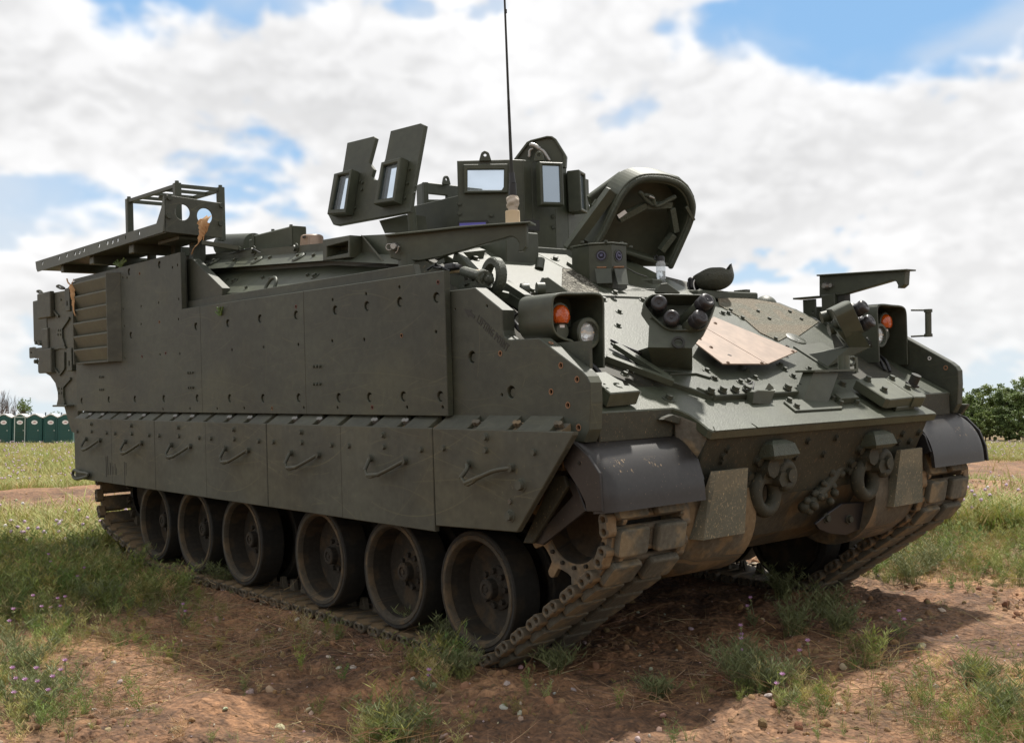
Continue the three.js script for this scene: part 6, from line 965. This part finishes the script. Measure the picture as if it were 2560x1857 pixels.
const grassAt = (x, z) => { let s = 0; for (const [cx, cz, r, k] of lush) { const q = ((x - cx) ** 2 + (z - cz) ** 2) / (r * r); if (q < 4) s = Math.max(s, k * Math.exp(-q * 1.1)); } const r0 = Math.hypot(x, z); const n = fbm(x * .45 + 5.2, z * .45 + 1.9, 23, 4); const farN = sstep(.50, .60, n - .16 + .36 * sstep(25, 30, r0)) * sstep(9, 13, r0); const l = local(x, z); if (Math.abs(l.x + 2) < 3.4 && Math.abs(l.z) < 1.75) return 0; const side = l.z < -1.8 && l.x > -8 && r0 < 13 ? sstep(.46, .56, n) * .55 : 0; let keep = 1; for (const [cx, cz, r, k] of bare) { const q = ((x - cx) ** 2 + (z - cz) ** 2) / (r * r); if (q < 4) keep *= 1 - k * Math.exp(-q * q * 1.2) * (.75 + .5 * n); } return Math.max(s, farN * .95 * Math.max(0, keep), side * sstep(-1.8, -2.6, l.z)); };
{
  const n = 600, span = 1, pos = new Float32Array((n + 1) * (n + 1) * 3), col = new Float32Array((n + 1) * (n + 1) * 3), uv = new Float32Array((n + 1) * (n + 1) * 2), idx = [];
  const warp = (t) => 8.5 * t + 120 * t ** 5 + 2400 * t ** 13, cz0 = -5.0, cx0 = 0.4;
  const dirt = [.365, .196, .100], moist = [.185, .100, .055], pale = [.45, .272, .155], grassC = [.190, .195, .068];
  for (let j = 0; j <= n; j++) for (let i = 0; i <= n; i++) {
    const x = cx0 + warp(i / n * 2 - 1), z = cz0 + warp(j / n * 2 - 1), k = j * (n + 1) + i, r0 = Math.hypot(x, z);
    pos[k * 3] = x; pos[k * 3 + 1] = r0 < 300 ? groundY(x, z) : 0; pos[k * 3 + 2] = z; uv[k * 2] = x; uv[k * 2 + 1] = z;
    const g = grassAt(x, z), a = sstep(.35, .65, fbm(x * .9 + 4, z * .9 + 2, 31, 4)), b = sstep(.45, .7, fbm(x * 2.6 + 1, z * 2.6 + 6, 37, 3)), e = r0 < 20 ? sstep(.50, .66, fbm(x * 8.5 + 3, z * 8.5 + 1, 67, 3)) : .3;
    for (let q = 0; q < 3; q++) { let c = lerp(dirt[q], moist[q], a * .75); c = lerp(c, pale[q], b * .45); c = lerp(c, moist[q], e * .6); c = lerp(c, grassC[q], Math.min(1, g) ** 1.5 * .6); col[k * 3 + q] = c; }
  }
  for (let j = 0; j < n; j++) for (let i = 0; i < n; i++) { const a = j * (n + 1) + i, b = a + 1, c = a + n + 1, d = c + 1; idx.push(a, c, b, b, c, d); }
  const g = new THREE.BufferGeometry(); g.setAttribute('position', new THREE.BufferAttribute(pos, 3)); g.setAttribute('color', new THREE.BufferAttribute(col, 3)); g.setAttribute('uv', new THREE.BufferAttribute(uv, 2)); g.setIndex(idx); g.computeVertexNormals();
  const tSoil = makeTex(1024, (u, v) => { const a = tileN(u, v, 8, 5, 103), b = tileN(u, v, 60, 3, 107), c = tileN(u, v, 130, 2, 109); const l = .78 + .42 * (a - .5) + .48 * (b - .5) + .30 * (c - .5); return [l, l * .985, l * .965]; }, true, 1.7, (put, nn) => { const r = rng(91); splats(put, nn, r, 2600, [.95, .90, .86], .8, 3.0, 1.5, .5); splats(put, nn, r, 1500, [.42, .38, .36], .8, 4.0, 1.8, .5); scratches(put, nn, r, 500, [.98, .93, .80], 6, 40, .55); scratches(put, nn, r, 300, [.35, .30, .28], 6, 30, .45); });
  const tSoilB = makeTex(1024, (u, v) => .5 + .6 * (tileN(u, v, 14, 5, 113) - .5) + .5 * (tileN(u, v, 70, 3, 117) - .5), false, 1.7);
  const o = new THREE.Mesh(g, mat({ vertexColors: true, map: tSoil, bumpMap: tSoilB, bumpScale: .045, roughness: .95 })); o.name = 'ground'; o.userData = { kind: 'structure', label: 'churned reddish brown dirt with patches of grass' }; scene.add(o);
}
// ---- blades, weeds, straw, stones
function bladesGeo(seed, count, hMin, hMax, wid, spread, lean) {
  const r = rng(seed), pos = [], idx = [];
  for (let b = 0; b < count; b++) {
    const a = r() * 6.283, d = spread * Math.sqrt(r()), bx = Math.cos(a) * d, bz = Math.sin(a) * d, h = lerp(hMin, hMax, r()), ln = lean * (.3 + r()) * h, la = a + (r() - .5) * 2.2, w = wid * (.6 + .8 * r()), s0 = pos.length / 3, pa = la + Math.PI / 2;
    for (let k = 0; k <= 3; k++) { const t = k / 3, cx = bx + Math.cos(la) * ln * t * t, cz = bz + Math.sin(la) * ln * t * t, y = h * (t - .18 * t * t * lean), ww = w * (1 - t * .92) * .5; pos.push(cx + Math.cos(pa) * ww, y, cz + Math.sin(pa) * ww, cx - Math.cos(pa) * ww, y, cz - Math.sin(pa) * ww); }
    for (let k = 0; k < 3; k++) { const q = s0 + k * 2; idx.push(q, q + 1, q + 2, q + 1, q + 3, q + 2); }
  }
  const g = new THREE.BufferGeometry(); g.setAttribute('position', new THREE.Float32BufferAttribute(pos, 3)); g.setIndex(idx); g.computeVertexNormals(); return g;
}
function weedGeo(seed, stems, h, spread) {   // feathery stems: thin stalks set with narrow leaflets
  const r = rng(seed), pos = [], idx = []; const quad = (p, d, n2, L, w) => { const s = pos.length / 3, e = p.clone().addScaledVector(d, L), m = p.clone().addScaledVector(d, L * .5); pos.push(p.x, p.y, p.z, m.x + n2.x * w, m.y + n2.y * w, m.z + n2.z * w, e.x, e.y, e.z, m.x - n2.x * w, m.y - n2.y * w, m.z - n2.z * w); idx.push(s, s + 1, s + 2, s, s + 2, s + 3); };
  for (let i = 0; i < stems; i++) {
    const a = r() * 6.283, d = spread * .25 * Math.sqrt(r()), out = v3(Math.cos(a), 0, Math.sin(a)), len = h * (.55 + .6 * r()), ln = spread * (.3 + .9 * r()); let p = v3(Math.cos(a) * d, 0, Math.sin(a) * d); const pts = []; for (let k = 0; k <= 5; k++) { const t = k / 5; pts.push(v3(p.x + out.x * ln * t * t, len * (t - .12 * t * t), p.z + out.z * ln * t * t)); }
    for (let k = 0; k < 5; k++) { const q = pts[k + 1].clone().sub(pts[k]), L = q.length(); q.normalize(); quad(pts[k], q, v3(-out.z, 0, out.x), L * 1.05, .0018); if (k > 0) for (let m = 0; m < 4; m++) { const la = r() * 6.283, ld = v3(Math.cos(la), .55 + r() * .7, Math.sin(la)).normalize(); quad(pts[k].clone().lerp(pts[k + 1], r()), ld, v3().crossVectors(ld, v3(r() - .5, r() - .5, r() - .5)).normalize(), .025 + .045 * r(), .0028); } }
  }
  const g = new THREE.BufferGeometry(); g.setAttribute('position', new THREE.Float32BufferAttribute(pos, 3)); g.setIndex(idx); g.computeVertexNormals(); return g;
}
const leafMat = (c) => new THREE.MeshPhysicalMaterial({ color: c, roughness: .75, side: THREE.DoubleSide, transmission: .3, thickness: 0, ior: 1.3 });
function scatter(name, label, geo, m, spots, cat) {   // one uncountable mass as instances
  const im = new THREE.InstancedMesh(geo, m, spots.length), q = new THREE.Quaternion(), e = new THREE.Euler(); spots.forEach((s, i) => { q.setFromEuler(e.set(s.rx || 0, s.ry, s.rz || 0)); const sc = Array.isArray(s.s) ? v3(...s.s) : v3(s.s, s.s, s.s); im.setMatrixAt(i, new THREE.Matrix4().compose(v3(s.x, s.y, s.z), q, sc)); im.setColorAt(i, s.c); });
  im.name = name; im.userData = { kind: 'stuff', label, category: cat }; scene.add(im); return im;
}
const white = new THREE.Color(1, 1, 1);
{
  const r = rng(404), col = (a, b, t, j) => lin(...a.map((q, i) => lerp(q, b[i], t) * (1 + (r() - .5) * j)));
  const G1 = [.150, .200, .055], G2 = [.33, .345, .095], DRY = [.50, .40, .20], BLUE = [.085, .12, .055];
  const under = (x, z) => { const l = local(x, z); return (l.x > -5.3 && l.x < 1.05 && Math.abs(l.z) < 1.66) ; };
  // near grass: candidates in an area that covers the view, denser where grassAt is high
  const near = [], weeds = [], mid = [], straw = [], peb = [], clod = [], heads = [];
  for (let i = 0; i < 120000; i++) { const rad = 1.6 + 10.5 * r() ** 1.1, a = (r() - .5) * 1.5; const x = Math.sin(a) * rad, z = -Math.cos(a) * rad; if (under(x, z)) continue; const g = grassAt(x, z); if (r() > g * .40 + .013) continue; const y = groundY(x, z) - .008, dry = r() < .30; const c = dry ? col(G2, DRY, r(), .3) : col(G1, G2, r() * r() * 1.1, .35); (r() < .55 ? near : weeds).push({ x, y, z, ry: r() * 6.28, rx: (r() - .5) * .3, rz: (r() - .5) * .3, s: (.40 + .70 * r()) * (.50 + .6 * Math.min(1, g)), c: c }); if (near.length + weeds.length > 30000) break; }
  for (let i = 0; i < 140000 && mid.length < 40000; i++) { const rad = 11 + 75 * r() ** 1.7, a = (r() - .5) * 1.45; const x = Math.sin(a) * rad, z = -Math.cos(a) * rad; if (under(x, z)) continue; const g = grassAt(x, z); if (r() > g * .9 + .01) continue; const s = (.85 + .006 * rad) * (.6 + .8 * r()); mid.push({ x, y: groundY(x, z) - .01, z, ry: r() * 6.28, rx: (r() - .5) * .3, rz: (r() - .5) * .3, s: [s * 1.5, s * (.75 + .3 * r()), s * 1.5], c: col(G2, r() < .35 ? DRY : [.24, .25, .07], r(), .3) }); if (r() < .12 * g) heads.push({ x: x + (r() - .5) * .3, y: groundY(x, z) + .22 * s, z: z + (r() - .5) * .3, ry: r() * 6.28, s: .9 + rad * .022, c: r() < .7 ? lin(.52, .38, .50) : lin(.62, .58, .58) }); }
  for (let i = 0; i < 13000; i++) { const rad = 1.5 + 12 * r(), a = (r() - .5) * 1.45, x = Math.sin(a) * rad, z = -Math.cos(a) * rad; if (under(x, z) && r() < .8) continue; if (fbm(x * 1.1 + 8, z * 1.1 + 3, 43, 3) < .50 && r() < .9) continue; straw.push({ x, y: groundY(x, z) + .004 + r() * .012, z, ry: r() * 6.28, rx: (r() - .5) * .5, rz: (r() - .5) * .5, s: .5 + r(), c: col([.46, .33, .19], [.24, .15, .08], r(), .3) }); }
  for (let i = 0; i < 24000; i++) { const rad = 1.4 + 16 * r() ** 1.2, a = (r() - .5) * 1.45, x = Math.sin(a) * rad, z = -Math.cos(a) * rad; const s = .004 + .015 * r() ** 5; if (i % 7 === 0) peb.push({ x, y: groundY(x, z) + s * .25, z, ry: r() * 6.28, rx: r(), rz: r(), s: [s * (1 + r() * .6), s * .65, s], c: col([.42, .34, .28], [.30, .22, .17], r(), .4) }); else { if (fbm(x * 1.6 + 3, z * 1.6 + 9, 47, 3) < .44 + .25 * r()) continue; const s2 = .004 + .020 * r() ** 3.5; clod.push({ x, y: groundY(x, z) + s2 * .15, z, ry: r() * 6.28, rx: r() * 3, rz: r() * 3, s: [s2 * (1 + r() * .5), s2 * .8, s2], c: col([.33, .195, .098], [.20, .118, .062], r(), .25) }); } }
  const tuft = [bladesGeo(11, 16, .07, .22, .0055, .055, .75), bladesGeo(12, 12, .05, .16, .007, .05, .9)], weed = [weedGeo(21, 9, .22, .11), weedGeo(22, 7, .30, .09)];
  scatter('grass', 'short green and yellowed grass blades around the vehicle', tuft[0], leafMat(white), near.filter((_, i) => i % 2), 'grass'); scatter('grass_001', 'broad low grass blades between the dirt patches', tuft[1], leafMat(white), near.filter((_, i) => !(i % 2)), 'grass');
  scatter('weeds', 'feathery green weeds growing in the shade and along the dirt', weed[0], leafMat(white), weeds.filter((_, i) => i % 2), 'weeds'); scatter('weeds_001', 'thin upright weed stems in the grass', weed[1], leafMat(white), weeds.filter((_, i) => !(i % 2)), 'weeds');
  scatter('meadow_grass', 'yellow green meadow grass beyond the churned dirt', bladesGeo(14, 14, .10, .30, .012, .16, .6), leafMat(white), mid, 'grass');
  const hd = new THREE.IcosahedronGeometry(.016, 0); scatter('meadow_flowers', 'tiny pale pink flower heads over the meadow grass', hd, mat({ color: white, roughness: .9 }), heads, 'flowers');
  const st = bladesGeo(51, 6, .05, .20, .0040, .07, 2.2); st.rotateX(1.25); scatter('dry_straw', 'dry straw and roots strewn over the dirt', st, leafMat(white), straw, 'straw');
  const rock = (seed) => { const g = new THREE.IcosahedronGeometry(1, 2), p = g.attributes.position; for (let i = 0; i < p.count; i++) { const k = .75 + .55 * fbm(p.getX(i) * 1.7 + seed, p.getY(i) * 1.7 + 3.1, p.getZ(i) * 1.7 + 1.5, 3); p.setXYZ(i, p.getX(i) * k, p.getY(i) * k, p.getZ(i) * k); } g.computeVertexNormals(); return g; };
  scatter('pebbles', 'small pale pebbles scattered on the dirt', rock(1), mat({ color: white, roughness: .85 }), peb, 'pebbles'); scatter('soil_clods', 'crumbly brown soil clods on the dirt', rock(5), mat({ color: white, roughness: 1, bumpMap: tGrain, bumpScale: .003 }), clod, 'soil');
}
// ---- single plants that stand out
{
  const r = rng(606), mk = (name, label, group0, px, py, h, kind) => {
    const [x, z] = groundHit(px, py), o = new THREE.Group(); o.name = name; o.position.set(x, groundY(x, z) - .01, z); o.userData = { label, category: kind === 'flower' ? 'flower' : 'weed', group: group0 }; scene.add(o);
    const put = (n, g, m) => { const me = new THREE.Mesh(g, m); me.name = n; o.add(me); return me; };
    if (kind === 'clump') { put('foliage', weedGeo(Math.round(px * 7 + py), 40, h, h * .80), M.weedA); put('blades', bladesGeo(Math.round(px + py * 3), 40, h * .4, h * 1.05, .0045, h * .28, .5), M.weedB); }
    else { const lean = (r() - .5) * .25, a = r() * 6.28, top = v3(Math.cos(a) * lean * h, h, Math.sin(a) * lean * h), br = top.clone().multiplyScalar(.62).add(v3((r() - .5) * .08, .10 * h, (r() - .5) * .08));
      const tb = (pts, rad) => { const c = new THREE.CatmullRomCurve3(pts); return new THREE.TubeGeometry(c, 8, rad, 5); };
      put('stem', mergeGeometries([clean(tb([v3(0, 0, 0), top.clone().multiplyScalar(.5).add(v3(.01, 0, .005)), top], .0022)), clean(tb([top.clone().multiplyScalar(.45), br], .0016))]), M.weedA); put('leaves', weedGeo(Math.round(px * 3 + py), 4, h * .75, .07), M.weedA);
      for (const p of [top, br]) { const g = new THREE.ConeGeometry(.010, .016, 10), pet = []; g.translate(p.x, p.y + .002, p.z); put('bud', clean(g), M.weedB); for (let k = 0; k < 14; k++) { const t = k / 14 * 6.283, q = new THREE.ConeGeometry(.0036, .018, 4); q.translate(0, .009, 0); q.rotateZ(-(.55 + .5 * (k % 2))); q.rotateY(t); q.translate(p.x, p.y + .008, p.z); pet.push(clean(q)); } put('flower_head', mergeGeometries(pet), M.petal); } }
    return o;
  };
  M.weedA = leafMat(lin(.17, .195, .085)); M.weedB = leafMat(lin(.24, .25, .10)); M.petal = leafMat(lin(.62, .36, .60)); M.yellow = leafMat(lin(.75, .52, .05));
  let n = 0; const nm = (s) => s + (n++ ? '_' + String(n - 1).padStart(3, '0') : '');
  const cl = [
    [1090, 1575, .20, 'weed clump pressed against the track beside the second road wheel'], [1120, 1640, .20, 'bushy weed clump in front of the first road wheel'], [1150, 1700, .17, 'low weed clump on the dirt before the drive sprocket side'], [1050, 1590, .16, 'small weed tuft between track edge and bushy clump'],
    [1880, 1730, .24, 'tall feathery weed clump on the edge of the vehicle shadow'], [1840, 1700, .22, 0], [1930, 1740, .18, 0], [1000, 1850, .20, 'pale stemmed weed clump on the shaded dirt'],
    [2280, 1460, .26, 'dark feathery weed beside the far track front'], [2330, 1430, .24, 'green weed clump behind the dark weed by the far track'], [560, 1470, .20, 'weed clump by the shaded track under the rear road wheels'],
    [330, 1440, .26, 1], [180, 1420, .28, 1], [60, 1430, .26, 1], [420, 1400, .24, 1], [110, 1500, .24, 1], [250, 1520, .2, 1], [60, 1700, .22, 2], [100, 1780, .2, 2], [1390, 1690, .14, 'small weed tuft under the raised front of the near track'], [1640, 1740, .12, 'tiny weed tuft on bare dirt ahead of the bow'],
    [2100, 1590, .18, 3], [1990, 1590, .24, 3], [2060, 1540, .22, 3], [1960, 1500, .22, 3], [2440, 1720, .14, 4], [2500, 1800, .16, 4]];
  const shared = ['weed clump leaning beside the tall feathery one at the shadow edge', 'feathery weed clump in the deep shaded grass behind the rear wheels', 'weed clump in sunlit grass mixed with pink flowers', 'weed clump in the shade under the bow', 'small weed clump on sunlit dirt beyond the vehicle shadow'];
  for (const [px, py, h, lb] of cl) { const o = mk(nm('weed_clump'), typeof lb === 'string' ? lb : shared[lb], 'weed clumps: ' + (typeof lb === 'string' ? 'single' : shared[lb].split(' ').slice(-3).join(' ')), px, py, h, 'clump'); if (typeof lb === 'string') delete o.userData.group; }
  n = 0; const fl = [[88, 1600, .28], [160, 1570, .22], [145, 1572, .2], [32, 1640, .26], [160, 1760, .2], [95, 1800, .22], [68, 1832, .2], [128, 1815, .2], [26, 1795, .22], [207, 1500, .22], [120, 1480, .24], [1850, 1640, .2], [1858, 1690, .2], [2020, 1700, .2], [1957, 1790, .16], [2252, 1610, .16], [1885, 1570, .2], [1075, 1745, .12], [335, 1370, .22], [370, 1375, .2], [60, 1395, .25], [230, 1385, .25], [455, 1560, .16]];
  for (const [px, py, h] of fl) { const where = px > 1000 ? 'on the dirt by the bow' : py < 1520 ? 'in the shaded grass beside the vehicle' : 'in the sunlit grass beside the shadow'; mk(nm('flowering_weed'), 'thin weed stem with pink purple flower heads ' + where, 'pink flowering weeds ' + where, px, py, h * .9, 'flower'); }
}

// ================================================================ portable toilets far behind on the left
{
  const mt = { green: mat({ color: lin(.010, .085, .072), roughness: .45 }), door: mat({ color: lin(.008, .068, .055), roughness: .45 }), dark: mat({ color: lin(.005, .05, .03), roughness: .5 }), roof: new THREE.MeshPhysicalMaterial({ color: lin(.80, .80, .77), roughness: .5, transmission: .25, thickness: 0 }), pipe: mat({ color: lin(.05, .07, .09), roughness: .6 }), sign: mat({ color: lin(.85, .85, .82), roughness: .5 }), mark: mat({ color: lin(.35, .05, .05), roughness: .6 }), trim: mat({ color: lin(.55, .62, .56), roughness: .5 }) };
  const dist = 88, w = 1.20;
  const sub = (name, g, m, p) => { const o = new THREE.Mesh(boxUV(merge(Array.isArray(g) ? g : [g])), m); o.name = name; p.add(o); return o; };
  for (let k = 0; k < 5; k++) {
    const px = 20 + k * 38.3 - 4, x = (px - CX) / F * dist, z = -dist - (k % 2 ? .15 : 0), o = new THREE.Group(); o.name = 'portable_toilet' + (k ? '_' + String(k).padStart(3, '0') : '');
    const y = groundY(x, z); o.position.set(x, y, z); o.rotation.y = .10; const trim = k === 1;
    o.userData = { label: ['dark green portable toilet beside the pale trimmed one, below the bare trees', 'portable toilet with a pale trim around its green door', 'dark green portable toilet next to the pale trimmed one, vehicle side', 'dark green portable toilet just before the half hidden one', 'portable toilet half hidden behind the rear end of the vehicle'][k], category: 'portable toilet', group: 'row of portable toilets' }; scene.add(o);
    sub('body', [box(-w / 2 + .02, w / 2 - .02, .05, 2.02, -.6, .6, .03), prismZ([[-w / 2 + .02, 2.0], [w / 2 - .02, 2.0], [.25, 2.20], [0, 2.24], [-.25, 2.20]], -.59, .59, { bevel: .01 })], mt.green, o);
    sub('roof', prismZ(strip(smoothPath([[-w / 2 - .01, 2.04], [-.34, 2.16], [-.15, 2.27], [0, 2.30], [.15, 2.27], [.34, 2.16], [w / 2 + .01, 2.04]], 3), .09), -.66, .66, { bevel: .01 }), mt.roof, o);
    const d = sub('door', box(-.36, .36, .12, 1.98, .595, .63, .015), trim ? mt.dark : mt.door, o);
    for (const yy of [.95, 1.12, .5]) sub('door_rib', box(-.30, .30, yy, yy + .03, .63, .645, .005), mt.green, d);
    sub('latch', box(.24, .32, 1.0, 1.06, .63, .66, .005), mt.trim, d);
    if (trim) sub('door_trim', [box(-.42, -.36, .05, 2.04, .60, .65, .006), box(.36, .42, .05, 2.04, .60, .65, .006), box(-.42, .42, 2.04, 2.10, .60, .65, .006)], mt.trim, d);
    const el = circ(0, 0, 1, 28).map(([a, b]) => [a * .235, 1.66 + b * .165]); const s = sub('sign', prismZ(el, .632, .642, { bevel: .002 }), mt.sign, o); sub('sign_mark', prismZ([[-.13, 1.63], [.12, 1.63], [.15, 1.67], [.02, 1.70], [-.10, 1.67]], .643, .648, { bevel: 0 }), mt.mark, s);
    sub('corner_post', [box(-.52, -.46, .1, 1.95, .60, .625, .008)], mt.door, o); sub('corner_post', [box(.46, .52, .1, 1.95, .60, .625, .008)], mt.door, o);
    sub('vent_pipe', cyl(v3(.50, 1.9, -.45), v3(.50, 2.46, -.45), .05, .05, 10), mt.pipe, o);
  }
}
// ================================================================ trees
function branchTree(seed, h, opts) {   // trunk with forking limbs; returns geometry and the tips
  const r = rng(seed), gs = [], tips = [];
  const grow = (p, d, len, rad, lvl) => { const q = p.clone().addScaledVector(d, len); const mid = p.clone().lerp(q, .5).add(v3((r() - .5) * len * .12, 0, (r() - .5) * len * .12)); const c = new THREE.CatmullRomCurve3([p, mid, q]), g = new THREE.TubeGeometry(c, 4, rad, lvl < 2 ? 7 : 5); const P = g.attributes.position, n = (lvl < 2 ? 7 : 5) + 1; for (let i = 0; i < P.count; i++) { const t = Math.floor(i / n) / 4, ctr = c.getPoint(t), k = lerp(1, .62, t); P.setXYZ(i, lerp(ctr.x, P.getX(i), k), lerp(ctr.y, P.getY(i), k), lerp(ctr.z, P.getZ(i), k)); } gs.push(clean(g)); if (lvl >= 2) tips.push([q.clone(), lvl]); if (lvl >= opts.levels) return; const kids = lvl === 0 ? opts.first : 2 + (r() < .5 ? 1 : 0); for (let i = 0; i < kids; i++) { const a = r() * 6.283, sp = opts.spread * (.5 + .7 * r()); const nd = d.clone().add(v3(Math.cos(a) * sp, .15 + r() * opts.up, Math.sin(a) * sp)).normalize(); grow(p.clone().lerp(q, lvl === 0 ? lerp(.55, 1, r()) : lerp(.5, 1, r())), nd, len * (.58 + .25 * r()), rad * .55, lvl + 1); } };
  grow(v3(0, -.2, 0), v3((r() - .5) * .1, 1, (r() - .5) * .1).normalize(), h * opts.trunk, h * .022, 0);
  return { geo: mergeGeometries(gs), tips };
}
{
  const bark = mat({ color: lin(.085, .065, .048), roughness: .95 }), leafM = [lin(.140, .195, .060), lin(.170, .220, .066), lin(.115, .165, .055)].map(leafMat);
  const tree = (k, name, label, grp, px, dist, h, mi, wide = 1) => {
    const x = (px - CX) / F * dist, z = -dist, o = new THREE.Group(); o.name = name; o.position.set(x, groundY(x, z), z); o.userData = { label, category: 'tree', group: grp }; scene.add(o);
    const r = rng(900 + k * 13), T = branchTree(300 + k * 7, h, { levels: 4, first: 5, spread: .75, up: .35, trunk: .34 });
    const tr = new THREE.Mesh(T.geo, bark); tr.name = 'trunk'; o.add(tr);
    const pos = [], idx = []; const top = h * .97;
    // leaf clumps along the limbs and through an uneven crown volume
    const centres = T.tips.filter((_, i) => i % 2 === 0).map(t => t[0]); for (let i = 0; i < 48; i++) { const a = r() * 6.283, yy = .14 + .84 * r(), rad = h * .36 * wide * Math.sin(Math.min(1, yy * 1.02) * Math.PI) ** .6 * Math.sqrt(r()); centres.push(v3(Math.cos(a) * rad, yy * h, Math.sin(a) * rad)); }
    for (const c of centres) { if (c.y > top) c.y = top - r() * .6; const cr = h * (.035 + .05 * r()), cnt = 60; for (let i = 0; i < cnt; i++) { const d = v3(r() - .5, (r() - .5) * .8, r() - .5).normalize().multiplyScalar(cr * Math.cbrt(r())), p = c.clone().add(d), s = .06 + .10 * r(), n = v3(r() - .5, r() * .9, r() - .5).normalize(), u = v3().crossVectors(n, v3(r() - .5, r() - .5, r() - .5)).normalize(), v = v3().crossVectors(n, u), b = pos.length / 3; for (const [q, w] of [[-1, 0], [0, -.6], [1, 0], [0, .6]]) pos.push(p.x + u.x * q * s + v.x * w * s, p.y + u.y * q * s + v.y * w * s, p.z + u.z * q * s + v.z * w * s); idx.push(b, b + 1, b + 2, b, b + 2, b + 3); } }
    const g = new THREE.BufferGeometry(); g.setAttribute('position', new THREE.Float32BufferAttribute(pos, 3)); g.setIndex(idx); g.computeVertexNormals(); const cr = new THREE.Mesh(g, leafM[mi]); cr.name = 'crown'; o.add(cr);
  };
  const list = [[2425, 96, 4.0, 0, 1], [2474, 104, 5.2, 1, 1], [2520, 100, 4.9, 2, 1.0], [2572, 95, 5.7, 0, 1], [2448, 120, 5.3, 2, 1.1], [2502, 124, 6.0, 0, 1.1], [2560, 122, 6.8, 1, 1.1], [2635, 98, 7.4, 2, 1.1], [2690, 104, 7.8, 1, 1.1], [2395, 100, 4.8, 1, 1], [2350, 106, 5.2, 0, 1.1], [2300, 110, 5.2, 2, 1.1], [2740, 100, 7.5, 0, 1.1]];
  list.forEach(([px, d, h, mi, w], k) => tree(k, 'broadleaf_tree' + (k ? '_' + String(k).padStart(3, '0') : ''), ['mid green', 'bright green', 'deep green'][mi] + (h > 5.5 ? ' tall' : ' short') + ' leafy tree in the ' + (d > 115 ? 'back' : 'front') + ' of the tree line', 'tree line beyond the field', px, d, h, mi, w));
  // undergrowth at the foot of the tree line
  for (const [k, px, d, h] of [[0, 2420, 92, 2.2], [1, 2465, 93, 2.6], [2, 2512, 92, 2.3], [3, 2555, 91, 2.8], [4, 2600, 92, 2.6], [5, 2380, 94, 2.4]]) tree(40 + k, 'shrub' + (k ? '_' + String(k).padStart(3, '0') : ''), 'low leafy shrub at the foot of the tree line', 'shrubs below the tree line', px, d, h, k % 3, 1.7);
  // bare trees and a thin sapling behind the toilets
  const bare = (k, px, d, h, label, lv, leaves) => { const x = (px - CX) / F * d, z = -d, o = new THREE.Group(); o.name = k < 2 ? 'bare_tree' + (k ? '_001' : '') : 'sapling' + (k > 2 ? '_001' : ''); o.position.set(x, groundY(x, z), z); o.userData = { label, category: 'tree' }; scene.add(o); const T = branchTree(700 + k * 11, h, { levels: lv, first: 6, spread: .45, up: .8, trunk: .38 }); const m = new THREE.Mesh(T.geo, k < 2 ? mat({ color: lin(.16, .13, .12), roughness: .95 }) : bark); m.name = 'trunk'; o.add(m); if (leaves) { const r = rng(k), pos = [], idx = []; for (const [c] of T.tips) for (let i = 0; i < 6; i++) { const p = c.clone().add(v3(r() - .5, r() - .5, r() - .5).multiplyScalar(.5)), b = pos.length / 3; pos.push(p.x, p.y, p.z, p.x + .16 * (r() - .5), p.y + .12, p.z, p.x + .14, p.y + .05, p.z + .1 * (r() - .5)); idx.push(b, b + 1, b + 2); } const g = new THREE.BufferGeometry(); g.setAttribute('position', new THREE.Float32BufferAttribute(pos, 3)); g.setIndex(idx); g.computeVertexNormals(); const c = new THREE.Mesh(g, leafM[0]); c.name = 'crown'; o.add(c); } };
  bare(0, 6, 108, 4.7, 'leafless grey tree rising behind the portable toilets', 5, false); bare(1, 24, 112, 4.2, 'shorter leafless tree beside the taller bare one', 5, false); bare(2, 58, 104, 4.3, 'thin leafy sapling behind the portable toilet with pale trim', 3, true); bare(3, 140, 106, 2.9, 'small leafy sapling just showing over the toilet roofs', 3, true);
}

scene.traverse((o) => { if (o.isMesh) { o.castShadow = true; o.receiveShadow = true; } });
renderer.setSize(1024, 742);
renderer.render(scene, camera);
